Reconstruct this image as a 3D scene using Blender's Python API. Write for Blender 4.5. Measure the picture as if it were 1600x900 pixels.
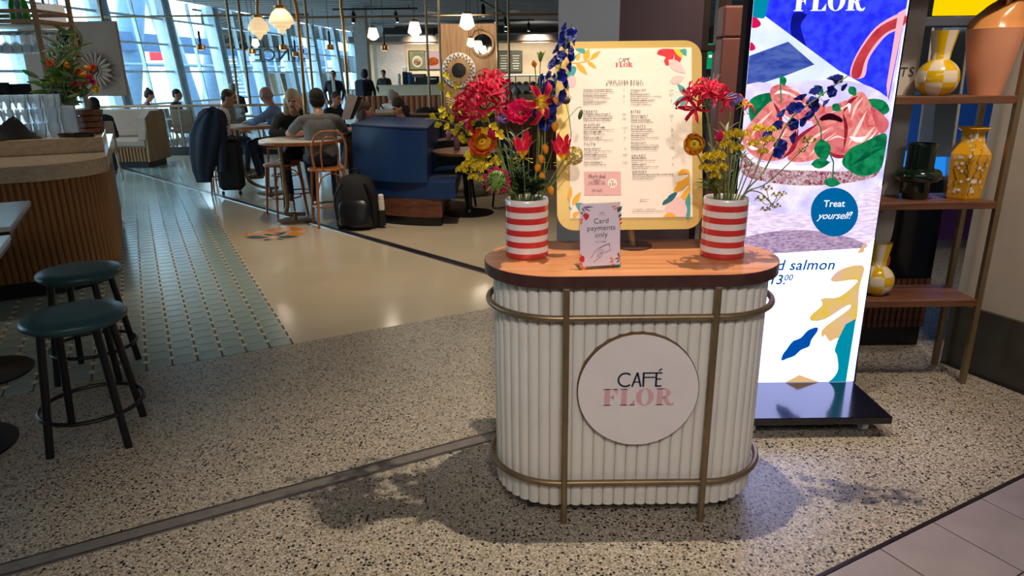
import bpy, bmesh, math, random
import numpy as np
from mathutils import Vector, Matrix, Euler
for o in list(bpy.data.objects): bpy.data.objects.remove(o)
SC = bpy.context.scene; COL = SC.collection
PI = math.pi; R = math.radians
# ---------------------------------------------------------------- camera
F = 1075.0; CAMH = 1.6; PITCH = R(17.3); ROLL = R(0.7)
_fw = Vector((0, math.cos(PITCH), -math.sin(PITCH))); _u0 = Vector((0, math.sin(PITCH), math.cos(PITCH))); _r0 = Vector((1, 0, 0))
_rt = _r0*math.cos(ROLL) - _u0*math.sin(ROLL); _up = _r0*math.sin(ROLL) + _u0*math.cos(ROLL)
cd = bpy.data.cameras.new('camera'); cam = bpy.data.objects.new('camera', cd); COL.objects.link(cam)
cd.sensor_width = 36.0; cd.lens = 36.0*F/1600.0; cd.clip_end = 400
M = Matrix((_rt, _up, -_fw)).transposed().to_4x4(); M.translation = (0, 0, CAMH); cam.matrix_world = M
SC.camera = cam
CO = Vector((0, 0, CAMH))
def ray(px, py): return _rt*((px-800)/F) + _up*((450-py)/F) + _fw
def W(px, py, y):                     # point of the place seen at a pixel of the photo, at depth y
    d = ray(px, py); return CO + d*(y/d.y)
def G(px, py, z=0.0):                 # the same on the level z
    d = ray(px, py); return CO + d*((z-CAMH)/d.z)
UX = Vector((.884, .4675, 0)); VX = Vector((-.4675, .884, 0))   # the building's own grid
def UV(u, v, z=0.0): p = UX*u + VX*v; return Vector((p.x, p.y, z))
AU = math.atan2(.4675, .884)
# ---------------------------------------------------------------- world, exposure
wd = bpy.data.worlds.new('sky'); SC.world = wd; wd.use_nodes = True
bg = wd.node_tree.nodes['Background']; bg.inputs[0].default_value = (.74, .90, 1.0, 1); bg.inputs[1].default_value = 6.0
vs = SC.view_settings; vs.view_transform = 'Standard'; vs.look = 'None'; vs.gamma = 1; vs.exposure = 0.0; vs.use_curve_mapping = False
# ---------------------------------------------------------------- ceiling lamps and added fill lights
CEIL = 3.5
def spot(name, loc, to, power, ang, blend=.5, size=.05, col=(1, .86, .68)):
    l = bpy.data.lights.new(name, 'SPOT'); l.energy = power; l.spot_size = R(ang); l.spot_blend = blend; l.shadow_soft_size = size; l.color = col
    o = bpy.data.objects.new(name, l); COL.objects.link(o); o.location = loc
    o.rotation_euler = (Vector(to)-Vector(loc)).to_track_quat('-Z', 'Y').to_euler(); return o
def area(name, loc, sx, sy, power, col, rot=(0, 0, 0)):
    l = bpy.data.lights.new(name, 'AREA'); l.shape = 'RECTANGLE'; l.size = sx; l.size_y = sy; l.energy = power; l.color = col
    o = bpy.data.objects.new(name, l); COL.objects.link(o); o.location = loc; o.rotation_euler = rot; return o
WARM = (1, .84, .64); NEUT = (1, .93, .84); COOL = (.80, .90, 1.0)
spot('spot_cart', (.58, 2.50, 3.4), (.40, 2.40, .4), 315, 72, .85, .016, (1, .86, .66))
spot('fill_spot_concourse', (-.4, .5, 3.4), (-.4, 2.6, 0), 14, 80, .9, .1, (1, .88, .72))  # weak fill added for the near floor
spot('spot_shelf', (2.0, 2.2, 3.4), (2.2, 3.4, .3), 70, 40, .6, .04, WARM)
spot('spot_resin', (-.6, 5.8, 3.4), (-.9, 6.1, 0), 300, 84, .9, .1, (1, .84, .62))
spot('spot_table', (-2.4, 7.4, 3.4), (-2.4, 7.8, 0), 100, 65, .9, .08, WARM)
spot('spot_booth', (-.3, 9.2, 3.4), (-.5, 9.0, 0), 60, 75, .9, .08, WARM)
spot('spot_bar', (-3.8, 6.2, 3.4), (-3.8, 5.9, .9), 90, 75, .9, .08, WARM)
spot('spot_pillar', (-.8, 11.2, 3.4), (-.8, 14, 1.7), 170, 60, .9, .08, WARM)
spot('spot_counter', (-3.2, 26.6, 2.8), (-3.4, 29, 1.9), 420, 110, .9, .1, WARM)
spot('spot_counter_b', (1.0, 26.6, 2.8), (1.0, 29, 1.9), 420, 110, .9, .1, WARM)
area('fill_area_concourse', (.4, -1.6, CEIL-.05), 5, 2.0, 75, NEUT)  # unseen area fill added to lift the foreground
spot('fill_spot_terracotta', (1.75, 3.75, 3.4), (1.5, 4.5, 1.5), 130, 70, .9, .06, WARM)  # extra spot added so the terracotta back shows
spot('fill_spot_behind_shelf', (2.9, 4.1, 3.4), (2.7, 4.9, .6), 90, 80, .9, .06, NEUT)  # extra spot added to brighten the blue panels behind the shelf
spot('fill_spot_shelf', (2.3, 2.3, 3.4), (2.15, 3.5, 1.1), 130, 60, .9, .06, WARM)  # brightening spot added for the notice panel and shelf boards
spot('fill_spot_front', (.2, -.9, 3.4), (.45, 2.35, .95), 215, 30, .8, .10, (1, .93, .86))  # front fill added to brighten the cart face and flowers
spot('fill_spot_column', (-.5, 1.0, 3.4), (.62, 4.15, 1.75), 130, 34, .9, .08, NEUT)  # wash added to lift the dark column faces
# ---------------------------------------------------------------- materials
def lin(c):
    return tuple(((v/255)/12.92 if v/255 <= .04045 else (((v/255)+.055)/1.055)**2.4) for v in c) + (1,)
MATS = {}
def nm(name):
    m = bpy.data.materials.new(name); m.use_nodes = True; MATS[name] = m
    nt = m.node_tree; return m, nt, nt.nodes['Principled BSDF']
def P(name, c, rough=.5, metal=0, var=.10, scale=9, bump=0, bscale=60, coat=0, emit=0, ecol=None, sheen=0, sss=0, spec=.5, trans=0, alpha=1):
    m, nt, b = nm(name); N = nt.nodes; L = nt.links; c = lin(c)
    tc = N.new('ShaderNodeTexCoord')
    if var:
        n = N.new('ShaderNodeTexNoise'); n.inputs['Scale'].default_value = scale; n.inputs['Detail'].default_value = 4
        L.new(tc.outputs['Object'], n.inputs['Vector'])
        r = N.new('ShaderNodeValToRGB'); r.color_ramp.elements[0].position = .3; r.color_ramp.elements[1].position = .7
        r.color_ramp.elements[0].color = tuple(v*(1-var) for v in c[:3])+(1,); r.color_ramp.elements[1].color = tuple(min(1, v*(1+var)) for v in c[:3])+(1,)
        L.new(n.outputs['Fac'], r.inputs[0]); L.new(r.outputs[0], b.inputs['Base Color'])
        if emit: L.new(r.outputs[0], b.inputs['Emission Color'])
    else:
        b.inputs['Base Color'].default_value = c
        if emit: b.inputs['Emission Color'].default_value = lin(ecol) if ecol else c
    if bump:
        n2 = N.new('ShaderNodeTexNoise'); n2.inputs['Scale'].default_value = bscale; L.new(tc.outputs['Object'], n2.inputs['Vector'])
        bp = N.new('ShaderNodeBump'); bp.inputs['Strength'].default_value = bump; bp.inputs['Distance'].default_value = .01
        L.new(n2.outputs['Fac'], bp.inputs['Height']); L.new(bp.outputs[0], b.inputs['Normal'])
    b.inputs['Roughness'].default_value = rough; b.inputs['Metallic'].default_value = metal
    b.inputs['Coat Weight'].default_value = coat; b.inputs['Specular IOR Level'].default_value = spec
    b.inputs['Sheen Weight'].default_value = sheen
    if sss: b.inputs['Subsurface Weight'].default_value = sss; b.inputs['Subsurface Radius'].default_value = (.01, .005, .003)
    if emit: b.inputs['Emission Strength'].default_value = emit
    if trans: b.inputs['Transmission Weight'].default_value = trans
    return m
def wood(name, c1, c2, axis='X', scale=3, rough=.45, coat=0):
    m, nt, b = nm(name); N = nt.nodes; L = nt.links
    tc = N.new('ShaderNodeTexCoord'); mp = N.new('ShaderNodeMapping'); L.new(tc.outputs['Object'], mp.inputs[0])
    s = [14, 14, 14]; s['XYZ'.index(axis)] = 1.0; mp.inputs['Scale'].default_value = s
    n = N.new('ShaderNodeTexNoise'); n.inputs['Scale'].default_value = scale; n.inputs['Detail'].default_value = 8; n.inputs['Distortion'].default_value = .6
    L.new(mp.outputs[0], n.inputs['Vector'])
    r = N.new('ShaderNodeValToRGB'); r.color_ramp.elements[0].position = .32; r.color_ramp.elements[1].position = .68
    r.color_ramp.elements[0].color = lin(c1); r.color_ramp.elements[1].color = lin(c2)
    L.new(n.outputs['Fac'], r.inputs[0]); L.new(r.outputs[0], b.inputs['Base Color'])
    bp = N.new('ShaderNodeBump'); bp.inputs['Strength'].default_value = .12; bp.inputs['Distance'].default_value = .002
    L.new(n.outputs['Fac'], bp.inputs['Height']); L.new(bp.outputs[0], b.inputs['Normal'])
    b.inputs['Roughness'].default_value = rough; b.inputs['Coat Weight'].default_value = coat
    return m
def glow(name, c, s=1.0, c2=None, scale=20, dist=0, stretch=(1, 1, 1)):    # what a lit screen or lamp gives off
    m = bpy.data.materials.new(name); m.use_nodes = True; MATS[name] = m; nt = m.node_tree; N = nt.nodes; L = nt.links
    N.remove(N['Principled BSDF']); e = N.new('ShaderNodeEmission'); L.new(e.outputs[0], N['Material Output'].inputs[0]); e.inputs[1].default_value = s
    if c2:
        tc = N.new('ShaderNodeTexCoord'); mp = N.new('ShaderNodeMapping'); mp.inputs['Scale'].default_value = stretch
        L.new(tc.outputs['Object'], mp.inputs[0])
        n = N.new('ShaderNodeTexNoise'); n.inputs['Scale'].default_value = scale; n.inputs['Detail'].default_value = 5; n.inputs['Distortion'].default_value = dist
        L.new(mp.outputs[0], n.inputs['Vector'])
        r = N.new('ShaderNodeValToRGB'); r.color_ramp.elements[0].position = .36; r.color_ramp.elements[1].position = .64
        r.color_ramp.elements[0].color = lin(c); r.color_ramp.elements[1].color = lin(c2); L.new(n.outputs['Fac'], r.inputs[0]); L.new(r.outputs[0], e.inputs[0])
    else: e.inputs[0].default_value = lin(c)
    return m
def glassy(name, tint, gloss=.12, rough=.02):          # clear pane: lets light straight through, mirrors a little
    m = bpy.data.materials.new(name); m.use_nodes = True; MATS[name] = m; nt = m.node_tree; N = nt.nodes; L = nt.links
    N.remove(N['Principled BSDF']); t = N.new('ShaderNodeBsdfTransparent'); t.inputs[0].default_value = tint + (1,)
    g = N.new('ShaderNodeBsdfGlossy'); g.inputs['Roughness'].default_value = rough
    fr = N.new('ShaderNodeFresnel'); fr.inputs[0].default_value = 1.45 if gloss else 1.12
    ad = N.new('ShaderNodeMath'); ad.operation = 'ADD'; ad.inputs[1].default_value = gloss*.3; L.new(fr.outputs[0], ad.inputs[0])
    mx = N.new('ShaderNodeMixShader'); L.new(ad.outputs[0], mx.inputs[0]); L.new(t.outputs[0], mx.inputs[1]); L.new(g.outputs[0], mx.inputs[2])
    L.new(mx.outputs[0], N['Material Output'].inputs[0]); return m
def glassware():                       # clear ware: mostly see-through, bright rim light, a little haze
    m = bpy.data.materials.new('ware'); m.use_nodes = True; MATS['ware'] = m; nt = m.node_tree; N = nt.nodes; L = nt.links
    N.remove(N['Principled BSDF']); t = N.new('ShaderNodeBsdfTransparent'); t.inputs[0].default_value = (.985, .99, 1, 1); g = N.new('ShaderNodeBsdfGlossy'); g.inputs['Roughness'].default_value = .08
    d = N.new('ShaderNodeBsdfTranslucent'); d.inputs[0].default_value = (.9, .93, .96, 1); fr = N.new('ShaderNodeLayerWeight'); fr.inputs[0].default_value = .12
    a = N.new('ShaderNodeMixShader'); a.inputs[0].default_value = .30; L.new(t.outputs[0], a.inputs[1]); L.new(d.outputs[0], a.inputs[2])
    b = N.new('ShaderNodeMixShader'); L.new(fr.outputs['Fresnel'], b.inputs[0]); L.new(a.outputs[0], b.inputs[1]); L.new(g.outputs[0], b.inputs[2]); L.new(b.outputs[0], N['Material Output'].inputs[0])
glassware()
def terrazzo():
    m, nt, b = nm('terrazzo'); N = nt.nodes; L = nt.links
    tc = N.new('ShaderNodeTexCoord')
    ns = N.new('ShaderNodeTexNoise'); ns.inputs['Scale'].default_value = 110; L.new(tc.outputs['Object'], ns.inputs['Vector'])
    wp = N.new('ShaderNodeVectorMath'); wp.operation = 'MULTIPLY_ADD'; wp.inputs[1].default_value = (.008, .008, .0); L.new(ns.outputs['Color'], wp.inputs[0]); L.new(tc.outputs['Object'], wp.inputs[2])
    def chips(scale, stops):
        v = N.new('ShaderNodeTexVoronoi'); v.inputs['Scale'].default_value = scale; L.new(wp.outputs[0], v.inputs['Vector'])
        s = N.new('ShaderNodeSeparateColor'); L.new(v.outputs['Color'], s.inputs[0])
        r = N.new('ShaderNodeValToRGB'); r.color_ramp.interpolation = 'CONSTANT'
        e = r.color_ramp.elements
        while len(e) < len(stops): e.new(.5)
        for k, (p, c) in enumerate(stops): e[k].position = p; e[k].color = lin(c)
        L.new(s.outputs[0], r.inputs[0]); return r, s, v
    r1, s1, v1 = chips(190, [(0, (44, 42, 42)), (.07, (124, 113, 100)), (.20, (152, 141, 126)), (.45, (172, 161, 146)), (.75, (194, 184, 169)), (.93, (138, 121, 103))])
    r2, s2, v2 = chips(72, [(0, (22, 22, 24)), (.115, (0, 0, 0)), (.5, (0, 0, 0))])
    # big dark chips only in the middle of their cells
    lt = N.new('ShaderNodeMath'); lt.operation = 'LESS_THAN'; lt.inputs[1].default_value = .20; L.new(s2.outputs[0], lt.inputs[0])
    l3 = N.new('ShaderNodeMath'); l3.operation = 'LESS_THAN'; l3.inputs[1].default_value = .42; L.new(v2.outputs['Distance'], l3.inputs[0])
    mu = N.new('ShaderNodeMath'); mu.operation = 'MULTIPLY'; L.new(lt.outputs[0], mu.inputs[0]); L.new(l3.outputs[0], mu.inputs[1])
    mx = N.new('ShaderNodeMix'); mx.data_type = 'RGBA'; L.new(mu.outputs[0], mx.inputs['Factor']); L.new(r1.outputs[0], mx.inputs['A']); mx.inputs['B'].default_value = lin((26, 25, 27))
    L.new(mx.outputs['Result'], b.inputs['Base Color']); b.inputs['Roughness'].default_value = .33; b.inputs['Specular IOR Level'].default_value = .45
    return m
terrazzo()
P('resin', (196, 180, 156), .16, var=.05, scale=1.5, spec=.5)
P('tile', (150, 166, 160), .22, var=.12, scale=1.3, spec=.6)
P('tile_dot', (206, 192, 168), .3, var=.1)
P('grout', (74, 72, 66), .9)
P('paver', (150, 138, 140), .42, var=.10, scale=7, bump=.03)
P('paver_joint', (52, 46, 54), .9)
P('steel', (150, 148, 150), .28, 1, var=.1, scale=30); P('strip_dark', (66, 60, 60), .35, .8, var=.1); P('strip_grey', (132, 124, 118), .38, .35, var=.12, scale=20)
P('ceiling', (158, 164, 174), .7, var=.05); P('ceil_groove', (60, 64, 70), .8)
P('wall_cream', (190, 178, 164), .5, var=.05); P('base_dark', (66, 60, 50), .35, .2, var=.25, scale=5); P('wall_dark', (58, 50, 46), .6)
P('mullion', (186, 212, 232), .45, 0); P('steel_blue', (96, 126, 160), .45, .1); P('beam_blue', (62, 92, 132), .5); P('apron', (120, 130, 140), .8)
glassy('pane', (.72, .93, 1.0), 0, .0); glassy('clear', (.93, .97, 1.0), .35); glassy('rail_glass', (.88, .90, .90), .3)
P('col_blue', (156, 160, 168), .5, var=.06, scale=2); P('col_plum', (98, 80, 86), .45, var=.06, scale=2)
P('flute', (226, 220, 212), .38, var=.04, scale=4); P('brass', (146, 124, 94), .42, .7, var=.12, scale=12); P('brass_lamp', (178, 132, 76), .3, .9)
P('disc_white', (232, 220, 220), .4, var=.03); P('disc_edge', (120, 98, 70), .4, .7)
wood('oak_top', (172, 108, 66), (206, 142, 94), 'X', 2.4, .35, .2); P('edge_brown', (74, 46, 42), .4, var=.2, scale=20)
P('caster', (28, 32, 36), .45); P('caster_white', (210, 210, 214), .4); P('gold_frame', (202, 168, 96), .42, .35, var=.06, scale=3)
P('paper', (244, 228, 214), .6, var=.02); P('ink', (64, 58, 62), .7, var=0); P('navy', (22, 44, 66), .5, var=0); P('logo_red', (206, 32, 52), .5, var=0); P('logo_pink', (222, 168, 178), .5, var=0)
for n, c in dict(leaf_gold=(240, 172, 44), leaf_teal=(64, 160, 156), leaf_deep=(20, 98, 112), leaf_red=(214, 36, 48), leaf_pink=(238, 196, 196), leaf_sun=(250, 200, 40), leaf_orange=(226, 124, 72), leaf_grey=(92, 92, 108), panel_pink=(226, 172, 170)).items(): P('print_'+n, c, .6, var=.03)
P('card', (226, 208, 224), .5, var=.02); glassy('acrylic', (.97, .97, .98), .3)
P('vase_white', (232, 222, 222), .22, var=.02, coat=.4); P('vase_red', (206, 54, 52), .22, var=.04, coat=.4); P('vase_in', (40, 44, 60), .5)
P('black', (18, 19, 24), .35, var=.1); P('black_matt', (20, 20, 24), .8, var=.15); P('base_black', (14, 16, 26), .16, var=0, coat=.3)
P('sign_white', (206, 198, 190), .5, var=.03)
wood('walnut', (86, 52, 36), (128, 84, 58), 'X', 2.2, .4); wood('oak', (150, 112, 76), (186, 146, 104), 'Z', 2, .5); wood('oak_slat', (128, 82, 44), (176, 122, 70), 'Z', 2, .5)
wood('oak_pale', (194, 174, 148), (220, 202, 176), 'X', 2.4, .2, .6); wood('booth_wood', (86, 50, 36), (120, 74, 52), 'X', 2.2, .45); wood('bent', (158, 92, 46), (196, 124, 70), 'Z', 3, .35, .3)
P('taupe', (178, 146, 126), .6, var=.04); P('blue_seat', (22, 54, 104), .42, var=.08, scale=5, spec=.4); P('stool_seat', (44, 78, 86), .36, var=.08, spec=.5)
P('navy_seat', (24, 40, 66), .5); P('leather', (158, 98, 62), .45, var=.1); P('green_chair', (28, 44, 40), .5)
P('table_white', (196, 198, 200), .22, var=.03); P('cream', (230, 222, 208), .4)
P('plaster', (176, 172, 170), .6); P('plaster_warm', (214, 196, 168), .6, var=.04)
P('terracotta', (146, 92, 80), .5, var=.06); P('darkwood', (58, 42, 36), .5)
glow('lamp_glass', (255, 236, 200), 2.6); P('lamp_big', (246, 226, 190), .4, emit=.75, var=0, ecol=(255, 222, 170)); glow('lamp_off_white', (255, 250, 235), 2.0)
P('shade', (226, 216, 206), .7, emit=.35, var=0)
P('vase_yellow', (228, 180, 12), .16, var=.04, coat=.6); P('vase_cream', (232, 214, 190), .16, var=.03, coat=.6); P('vase_peach', (226, 154, 120), .42, var=.04); P('vase_apricot', (222, 148, 86), .2, var=.04, coat=.5)
P('vase_green', (16, 34, 22), .12, var=.1, coat=.6); P('mustard', (220, 158, 24), .25, var=.05, coat=.5); P('blossom', (236, 226, 214), .4, var=0); P('twig', (70, 50, 56), .5)
P('panel_blue', (28, 92, 150), .4, var=.08, scale=2); glow('sign_yellow', (255, 214, 0), 1.0); P('panel_purple', (150, 88, 160), .5); glow('strip_blue', (40, 150, 255), .8); P('panel_grey', (116, 112, 112), .5)
m_, nt_, b_ = nm('mirror'); b_.inputs['Metallic'].default_value = 1; b_.inputs['Roughness'].default_value = .04; b_.inputs['Base Color'].default_value = (.62, .66, .68, 1)
# plants
P('stem', (118, 138, 72), .55, var=.2); P('stem_pale', (150, 148, 96), .55); P('leaf', (92, 120, 62), .5, var=.25, scale=20); P('leaf_dark', (44, 74, 44), .45, var=.2); P('leaf_grey', (146, 160, 126), .6, var=.15)
P('nerine', (196, 14, 56), .4, var=.25, scale=30); P('nerine_pale', (232, 52, 86), .4, var=.2, scale=30); P('pink', (222, 40, 104), .45, var=.25, scale=25); P('stamen', (226, 186, 170), .5)  # nerine petals in two reds, crimson and a paler pink
P('yellow', (206, 190, 34), .5, var=.2, scale=40); P('yellow_deep', (255, 206, 50), .5, var=.2, scale=40); P('orange', (255, 164, 44), .45, var=.25, scale=25); P('orange_red', (226, 92, 40), .45, var=.2)
P('purple', (122, 104, 178), .5, var=.2, scale=25); P('indigo', (40, 50, 156), .4, var=.35, scale=30); P('indigo_pale', (150, 158, 214), .45, var=.3, scale=30); P('seed', (66, 52, 44), .7)
P('cream_flower', (214, 190, 110), .5, var=.15, scale=30); P('green_head', (104, 130, 48), .55, var=.3, scale=40)
def gloriosa_mat():                     # crimson petal with yellow base and rim
    m, nt, b = nm('gloriosa'); N = nt.nodes; L = nt.links
    at = N.new('ShaderNodeVertexColor'); at.layer_name = 'tone'
    r = N.new('ShaderNodeValToRGB'); r.color_ramp.elements[0].position = .18; r.color_ramp.elements[1].position = .47
    r.color_ramp.elements[0].color = lin((244, 216, 60)); r.color_ramp.elements[1].color = lin((206, 16, 66))
    L.new(at.outputs[0], r.inputs[0]); L.new(r.outputs[0], b.inputs['Base Color']); b.inputs['Roughness'].default_value = .42
gloriosa_mat()
for n in ('nerine', 'nerine_pale', 'pink', 'yellow', 'yellow_deep', 'orange', 'orange_red', 'purple', 'indigo', 'indigo_pale', 'cream_flower', 'gloriosa', 'leaf', 'leaf_grey', 'leaf_dark'):   # thin petals let light through
    m = MATS[n]; N = m.node_tree.nodes; L = m.node_tree.links; b = N['Principled BSDF']; t = N.new('ShaderNodeBsdfTranslucent'); x = N.new('ShaderNodeMixShader'); x.inputs[0].default_value = .30
    b.inputs['Specular IOR Level'].default_value = .25; b.inputs['Roughness'].default_value = .6
    L.new(b.inputs['Base Color'].links[0].from_socket, t.inputs[0]); L.new(b.outputs[0], x.inputs[1]); L.new(t.outputs[0], x.inputs[2]); L.new(x.outputs[0], N['Material Output'].inputs[0])
# cloth, skin
for n, c in dict(skin=(206, 150, 122), skin_b=(188, 128, 104), hair_dark=(30, 26, 26), hair_brown=(72, 50, 38), hair_blonde=(208, 184, 150), hair_grey=(150, 146, 142), tee=(112, 110, 110), shirt_blue=(112, 140, 186), shirt_white=(214, 208, 204), jumper=(26, 28, 34), navy_cloth=(26, 36, 58), jeans=(30, 42, 66), teal_cloth=(46, 66, 70), burgundy=(84, 20, 40), plaid=(110, 70, 88), shoe=(120, 100, 78), eye=(30, 24, 22), lip=(168, 88, 80)).items():
    P(n, c, .75 if 'skin' not in n else .5, var=.12, scale=14, bump=.15 if 'skin' not in n and n not in ('eye', 'lip') else 0, sheen=0)
def mt(n): return MATS[n]
# ---------------------------------------------------------------- mesh kit
WLOC = {}
def wl(o): return WLOC.get(o.name, Vector((0, 0, 0))) if o else Vector((0, 0, 0))
def tag(o, label=None, cat=None, group=None, kind=None):
    if label: o['label'] = label
    if cat: o['category'] = cat
    if group: o['group'] = group
    if kind: o['kind'] = kind
    return o
def thing(name, label, cat, loc=(0, 0, 0), rz=0, group=None):
    o = bpy.data.objects.new(name, None); COL.objects.link(o); o.location = loc; o.rotation_euler = (0, 0, rz); o.empty_display_size = .1
    WLOC[o.name] = Vector(loc); return tag(o, label, cat, group)
def copy_tree(o, parent=None):
    c = o.copy(); COL.objects.link(c); c.parent = parent
    for ch in list(o.children): copy_tree(ch, c)
    return c
def frame(d):
    d = Vector(d).normalized(); a = Vector((0, 0, 1)) if abs(d.z) < .9 else Vector((1, 0, 0))
    x = a.cross(d).normalized(); return x, d.cross(x), d
def catmull(pts, n=6):
    pts = [Vector(p) for p in pts]
    if len(pts) < 3: return pts
    q = [pts[0]*2-pts[1]]+pts+[pts[-1]*2-pts[-2]]; out = []
    for i in range(1, len(q)-2):
        for k in range(n):
            t = k/n; a, b, c, d = q[i-1:i+3]
            out.append(.5*((2*b)+(c-a)*t+(2*a-5*b+4*c-d)*t*t+(3*b-a-3*c+d)*t**3))
    return out+[pts[-1]]
class MB:
    def __init__(s): s.v = []; s.f = []; s.mi = []; s.cur = 0
    def add(s, vs, fs):
        o = len(s.v); s.v += [tuple(v) for v in vs]; s.f += [tuple(i+o for i in f) for f in fs]; s.mi += [s.cur]*len(fs); return s
    def box(s, c, d, rz=0, rot=None, bev=0):
        x, y, z = d[0]/2, d[1]/2, d[2]/2; c = Vector(c); m = rot if rot is not None else Matrix.Rotation(rz, 3, 'Z')
        if bev:
            b = min(bev, x*.9, y*.9, z*.9); vs = []
            for (sx, sy, sz) in [(a, b_, c_) for a in (-1, 1) for b_ in (-1, 1) for c_ in (-1, 1)]:
                vs += [c+m@Vector((sx*(x-b), sy*(y-b), sz*z)), c+m@Vector((sx*(x-b), sy*y, sz*(z-b))), c+m@Vector((sx*x, sy*(y-b), sz*(z-b)))]
            I = lambda a, b_, c_, k: ((a > 0)*4+(b_ > 0)*2+(c_ > 0))*3+k
            fs = []
            for sg in (-1, 1):
                q = [(-1, -1), (1, -1), (1, 1), (-1, 1)]
                if sg < 0: q = q[::-1]
                fs.append([I(a, b_, sg, 0) for a, b_ in q]); fs.append([I(b_, sg, a, 1) for a, b_ in q]); fs.append([I(sg, a, b_, 2) for a, b_ in q])
            for a in (-1, 1):
                for b_ in (-1, 1):
                    fs.append([I(-1, a, b_, 0), I(1, a, b_, 0), I(1, a, b_, 1), I(-1, a, b_, 1)])
                    fs.append([I(a, -1, b_, 0), I(a, 1, b_, 0), I(a, 1, b_, 2), I(a, -1, b_, 2)])
                    fs.append([I(a, b_, -1, 1), I(a, b_, 1, 1), I(a, b_, 1, 2), I(a, b_, -1, 2)])
                    for c_ in (-1, 1): fs.append([I(a, b_, c_, 0), I(a, b_, c_, 1), I(a, b_, c_, 2)])
            return s.add(vs, fs)
        vs = [c+m@Vector((a*x, b*y, e*z)) for a in (-1, 1) for b in (-1, 1) for e in (-1, 1)]
        return s.add(vs, [(0, 1, 3, 2), (4, 6, 7, 5), (0, 4, 5, 1), (2, 3, 7, 6), (0, 2, 6, 4), (1, 5, 7, 3)])
    def tube(s, path, r, n=8, cap=True, closed=False):
        path = [Vector(p) for p in path]; k = len(path); rs = r if isinstance(r, (list, tuple)) else [r]*k; vs = []
        px = None
        for i, p in enumerate(path):
            d = (path[(i+1) % k]-path[i-1]) if closed else (path[min(i+1, k-1)]-path[max(i-1, 0)])
            if d.length < 1e-9: d = Vector((0, 0, 1))
            d.normalize()
            x = frame(d)[0] if px is None else (px-d*px.dot(d)).normalized()
            px = x; y = d.cross(x)
            vs += [p+(x*math.cos(2*PI*j/n)+y*math.sin(2*PI*j/n))*rs[i] for j in range(n)]
        fs = [(i*n+j, i*n+(j+1) % n, ((i+1) % k)*n+(j+1) % n, ((i+1) % k)*n+j) for i in range(k if closed else k-1) for j in range(n)]
        if cap and not closed: fs += [tuple(range(n))[::-1], tuple((k-1)*n+j for j in range(n))]
        return s.add(vs, fs)
    def cyl(s, a, b, r, r2=None, n=16): return s.tube([a, b], [r, r if r2 is None else r2], n)
    def lathe(s, prof, c=(0, 0, 0), n=32, rot=None, cap=True):
        c = Vector(c); k = len(prof); vs = []
        for r, z in prof:
            for j in range(n):
                v = Vector((r*math.cos(2*PI*j/n), r*math.sin(2*PI*j/n), z)); vs.append(c+(rot@v if rot is not None else v))
        fs = [(i*n+j, i*n+(j+1) % n, (i+1)*n+(j+1) % n, (i+1)*n+j) for i in range(k-1) for j in range(n)]
        if cap: fs += [tuple(range(n))[::-1], tuple((k-1)*n+j for j in range(n))]
        return s.add(vs, fs)
    def ell(s, c, r, n=12, m=8, rot=None):
        c = Vector(c); r = Vector(r) if not isinstance(r, (int, float)) else Vector((r, r, r)); vs = []; fs = []
        pts = [Vector((0, 0, -1))]
        for i in range(1, m):
            a = PI*i/m-PI/2
            pts += [Vector((math.cos(a)*math.cos(2*PI*j/n), math.cos(a)*math.sin(2*PI*j/n), math.sin(a))) for j in range(n)]
        pts.append(Vector((0, 0, 1)))
        for p in pts:
            q = Vector((p.x*r.x, p.y*r.y, p.z*r.z)); vs.append(c+(rot@q if rot is not None else q))
        fs += [(0, 1+(j+1) % n, 1+j) for j in range(n)]
        for i in range(m-2): fs += [(1+i*n+j, 1+i*n+(j+1) % n, 1+(i+1)*n+(j+1) % n, 1+(i+1)*n+j) for j in range(n)]
        e = len(pts)-1; b = 1+(m-2)*n; fs += [(b+j, b+(j+1) % n, e) for j in range(n)]
        return s.add(vs, fs)
    def prism(s, poly, z0, z1):                      # plan outline, extruded up
        n = len(poly); a = sum(poly[i][0]*poly[(i+1) % n][1]-poly[(i+1) % n][0]*poly[i][1] for i in range(n))
        if a < 0: poly = list(poly)[::-1]
        vs = [(p[0], p[1], z0) for p in poly]+[(p[0], p[1], z1) for p in poly]
        return s.add(vs, [tuple(range(n))[::-1], tuple(range(n, 2*n))]+[(i, (i+1) % n, n+(i+1) % n, n+i) for i in range(n)])
    def slab(s, pts, nrm, t):                        # flat outline in any plane, thickness t along nrm
        n = len(pts); nv = Vector(nrm)*t; pts = [Vector(p) for p in pts]
        return s.add(pts+[p+nv for p in pts], [tuple(range(n))[::-1], tuple(range(n, 2*n))]+[(i, (i+1) % n, n+(i+1) % n, n+i) for i in range(n)])
    def mesh(s, name, mats, smooth=False, off=None):
        me = bpy.data.meshes.new(name); o = off or Vector((0, 0, 0))
        me.from_pydata([(v[0]-o[0], v[1]-o[1], v[2]-o[2]) for v in s.v], [], s.f)
        for m in (mats if isinstance(mats, (list, tuple)) else [mats]): me.materials.append(mt(m) if isinstance(m, str) else m)
        if any(s.mi): me.polygons.foreach_set('material_index', s.mi)
        if smooth: me.polygons.foreach_set('use_smooth', [True]*len(me.polygons)); me.set_sharp_from_angle(angle=R(smooth if smooth is not True else 40))
        me.update(); bm = bmesh.new(); bm.from_mesh(me); bmesh.ops.recalc_face_normals(bm, faces=bm.faces); bm.to_mesh(me); bm.free(); return me
    def build(s, name, mats, parent=None, smooth=False, world=True):
        me = s.mesh(name, mats, smooth, wl(parent) if world else None); o = bpy.data.objects.new(name, me); COL.objects.link(o)
        WLOC[o.name] = wl(parent).copy()
        if parent: o.parent = parent
        return o
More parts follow.
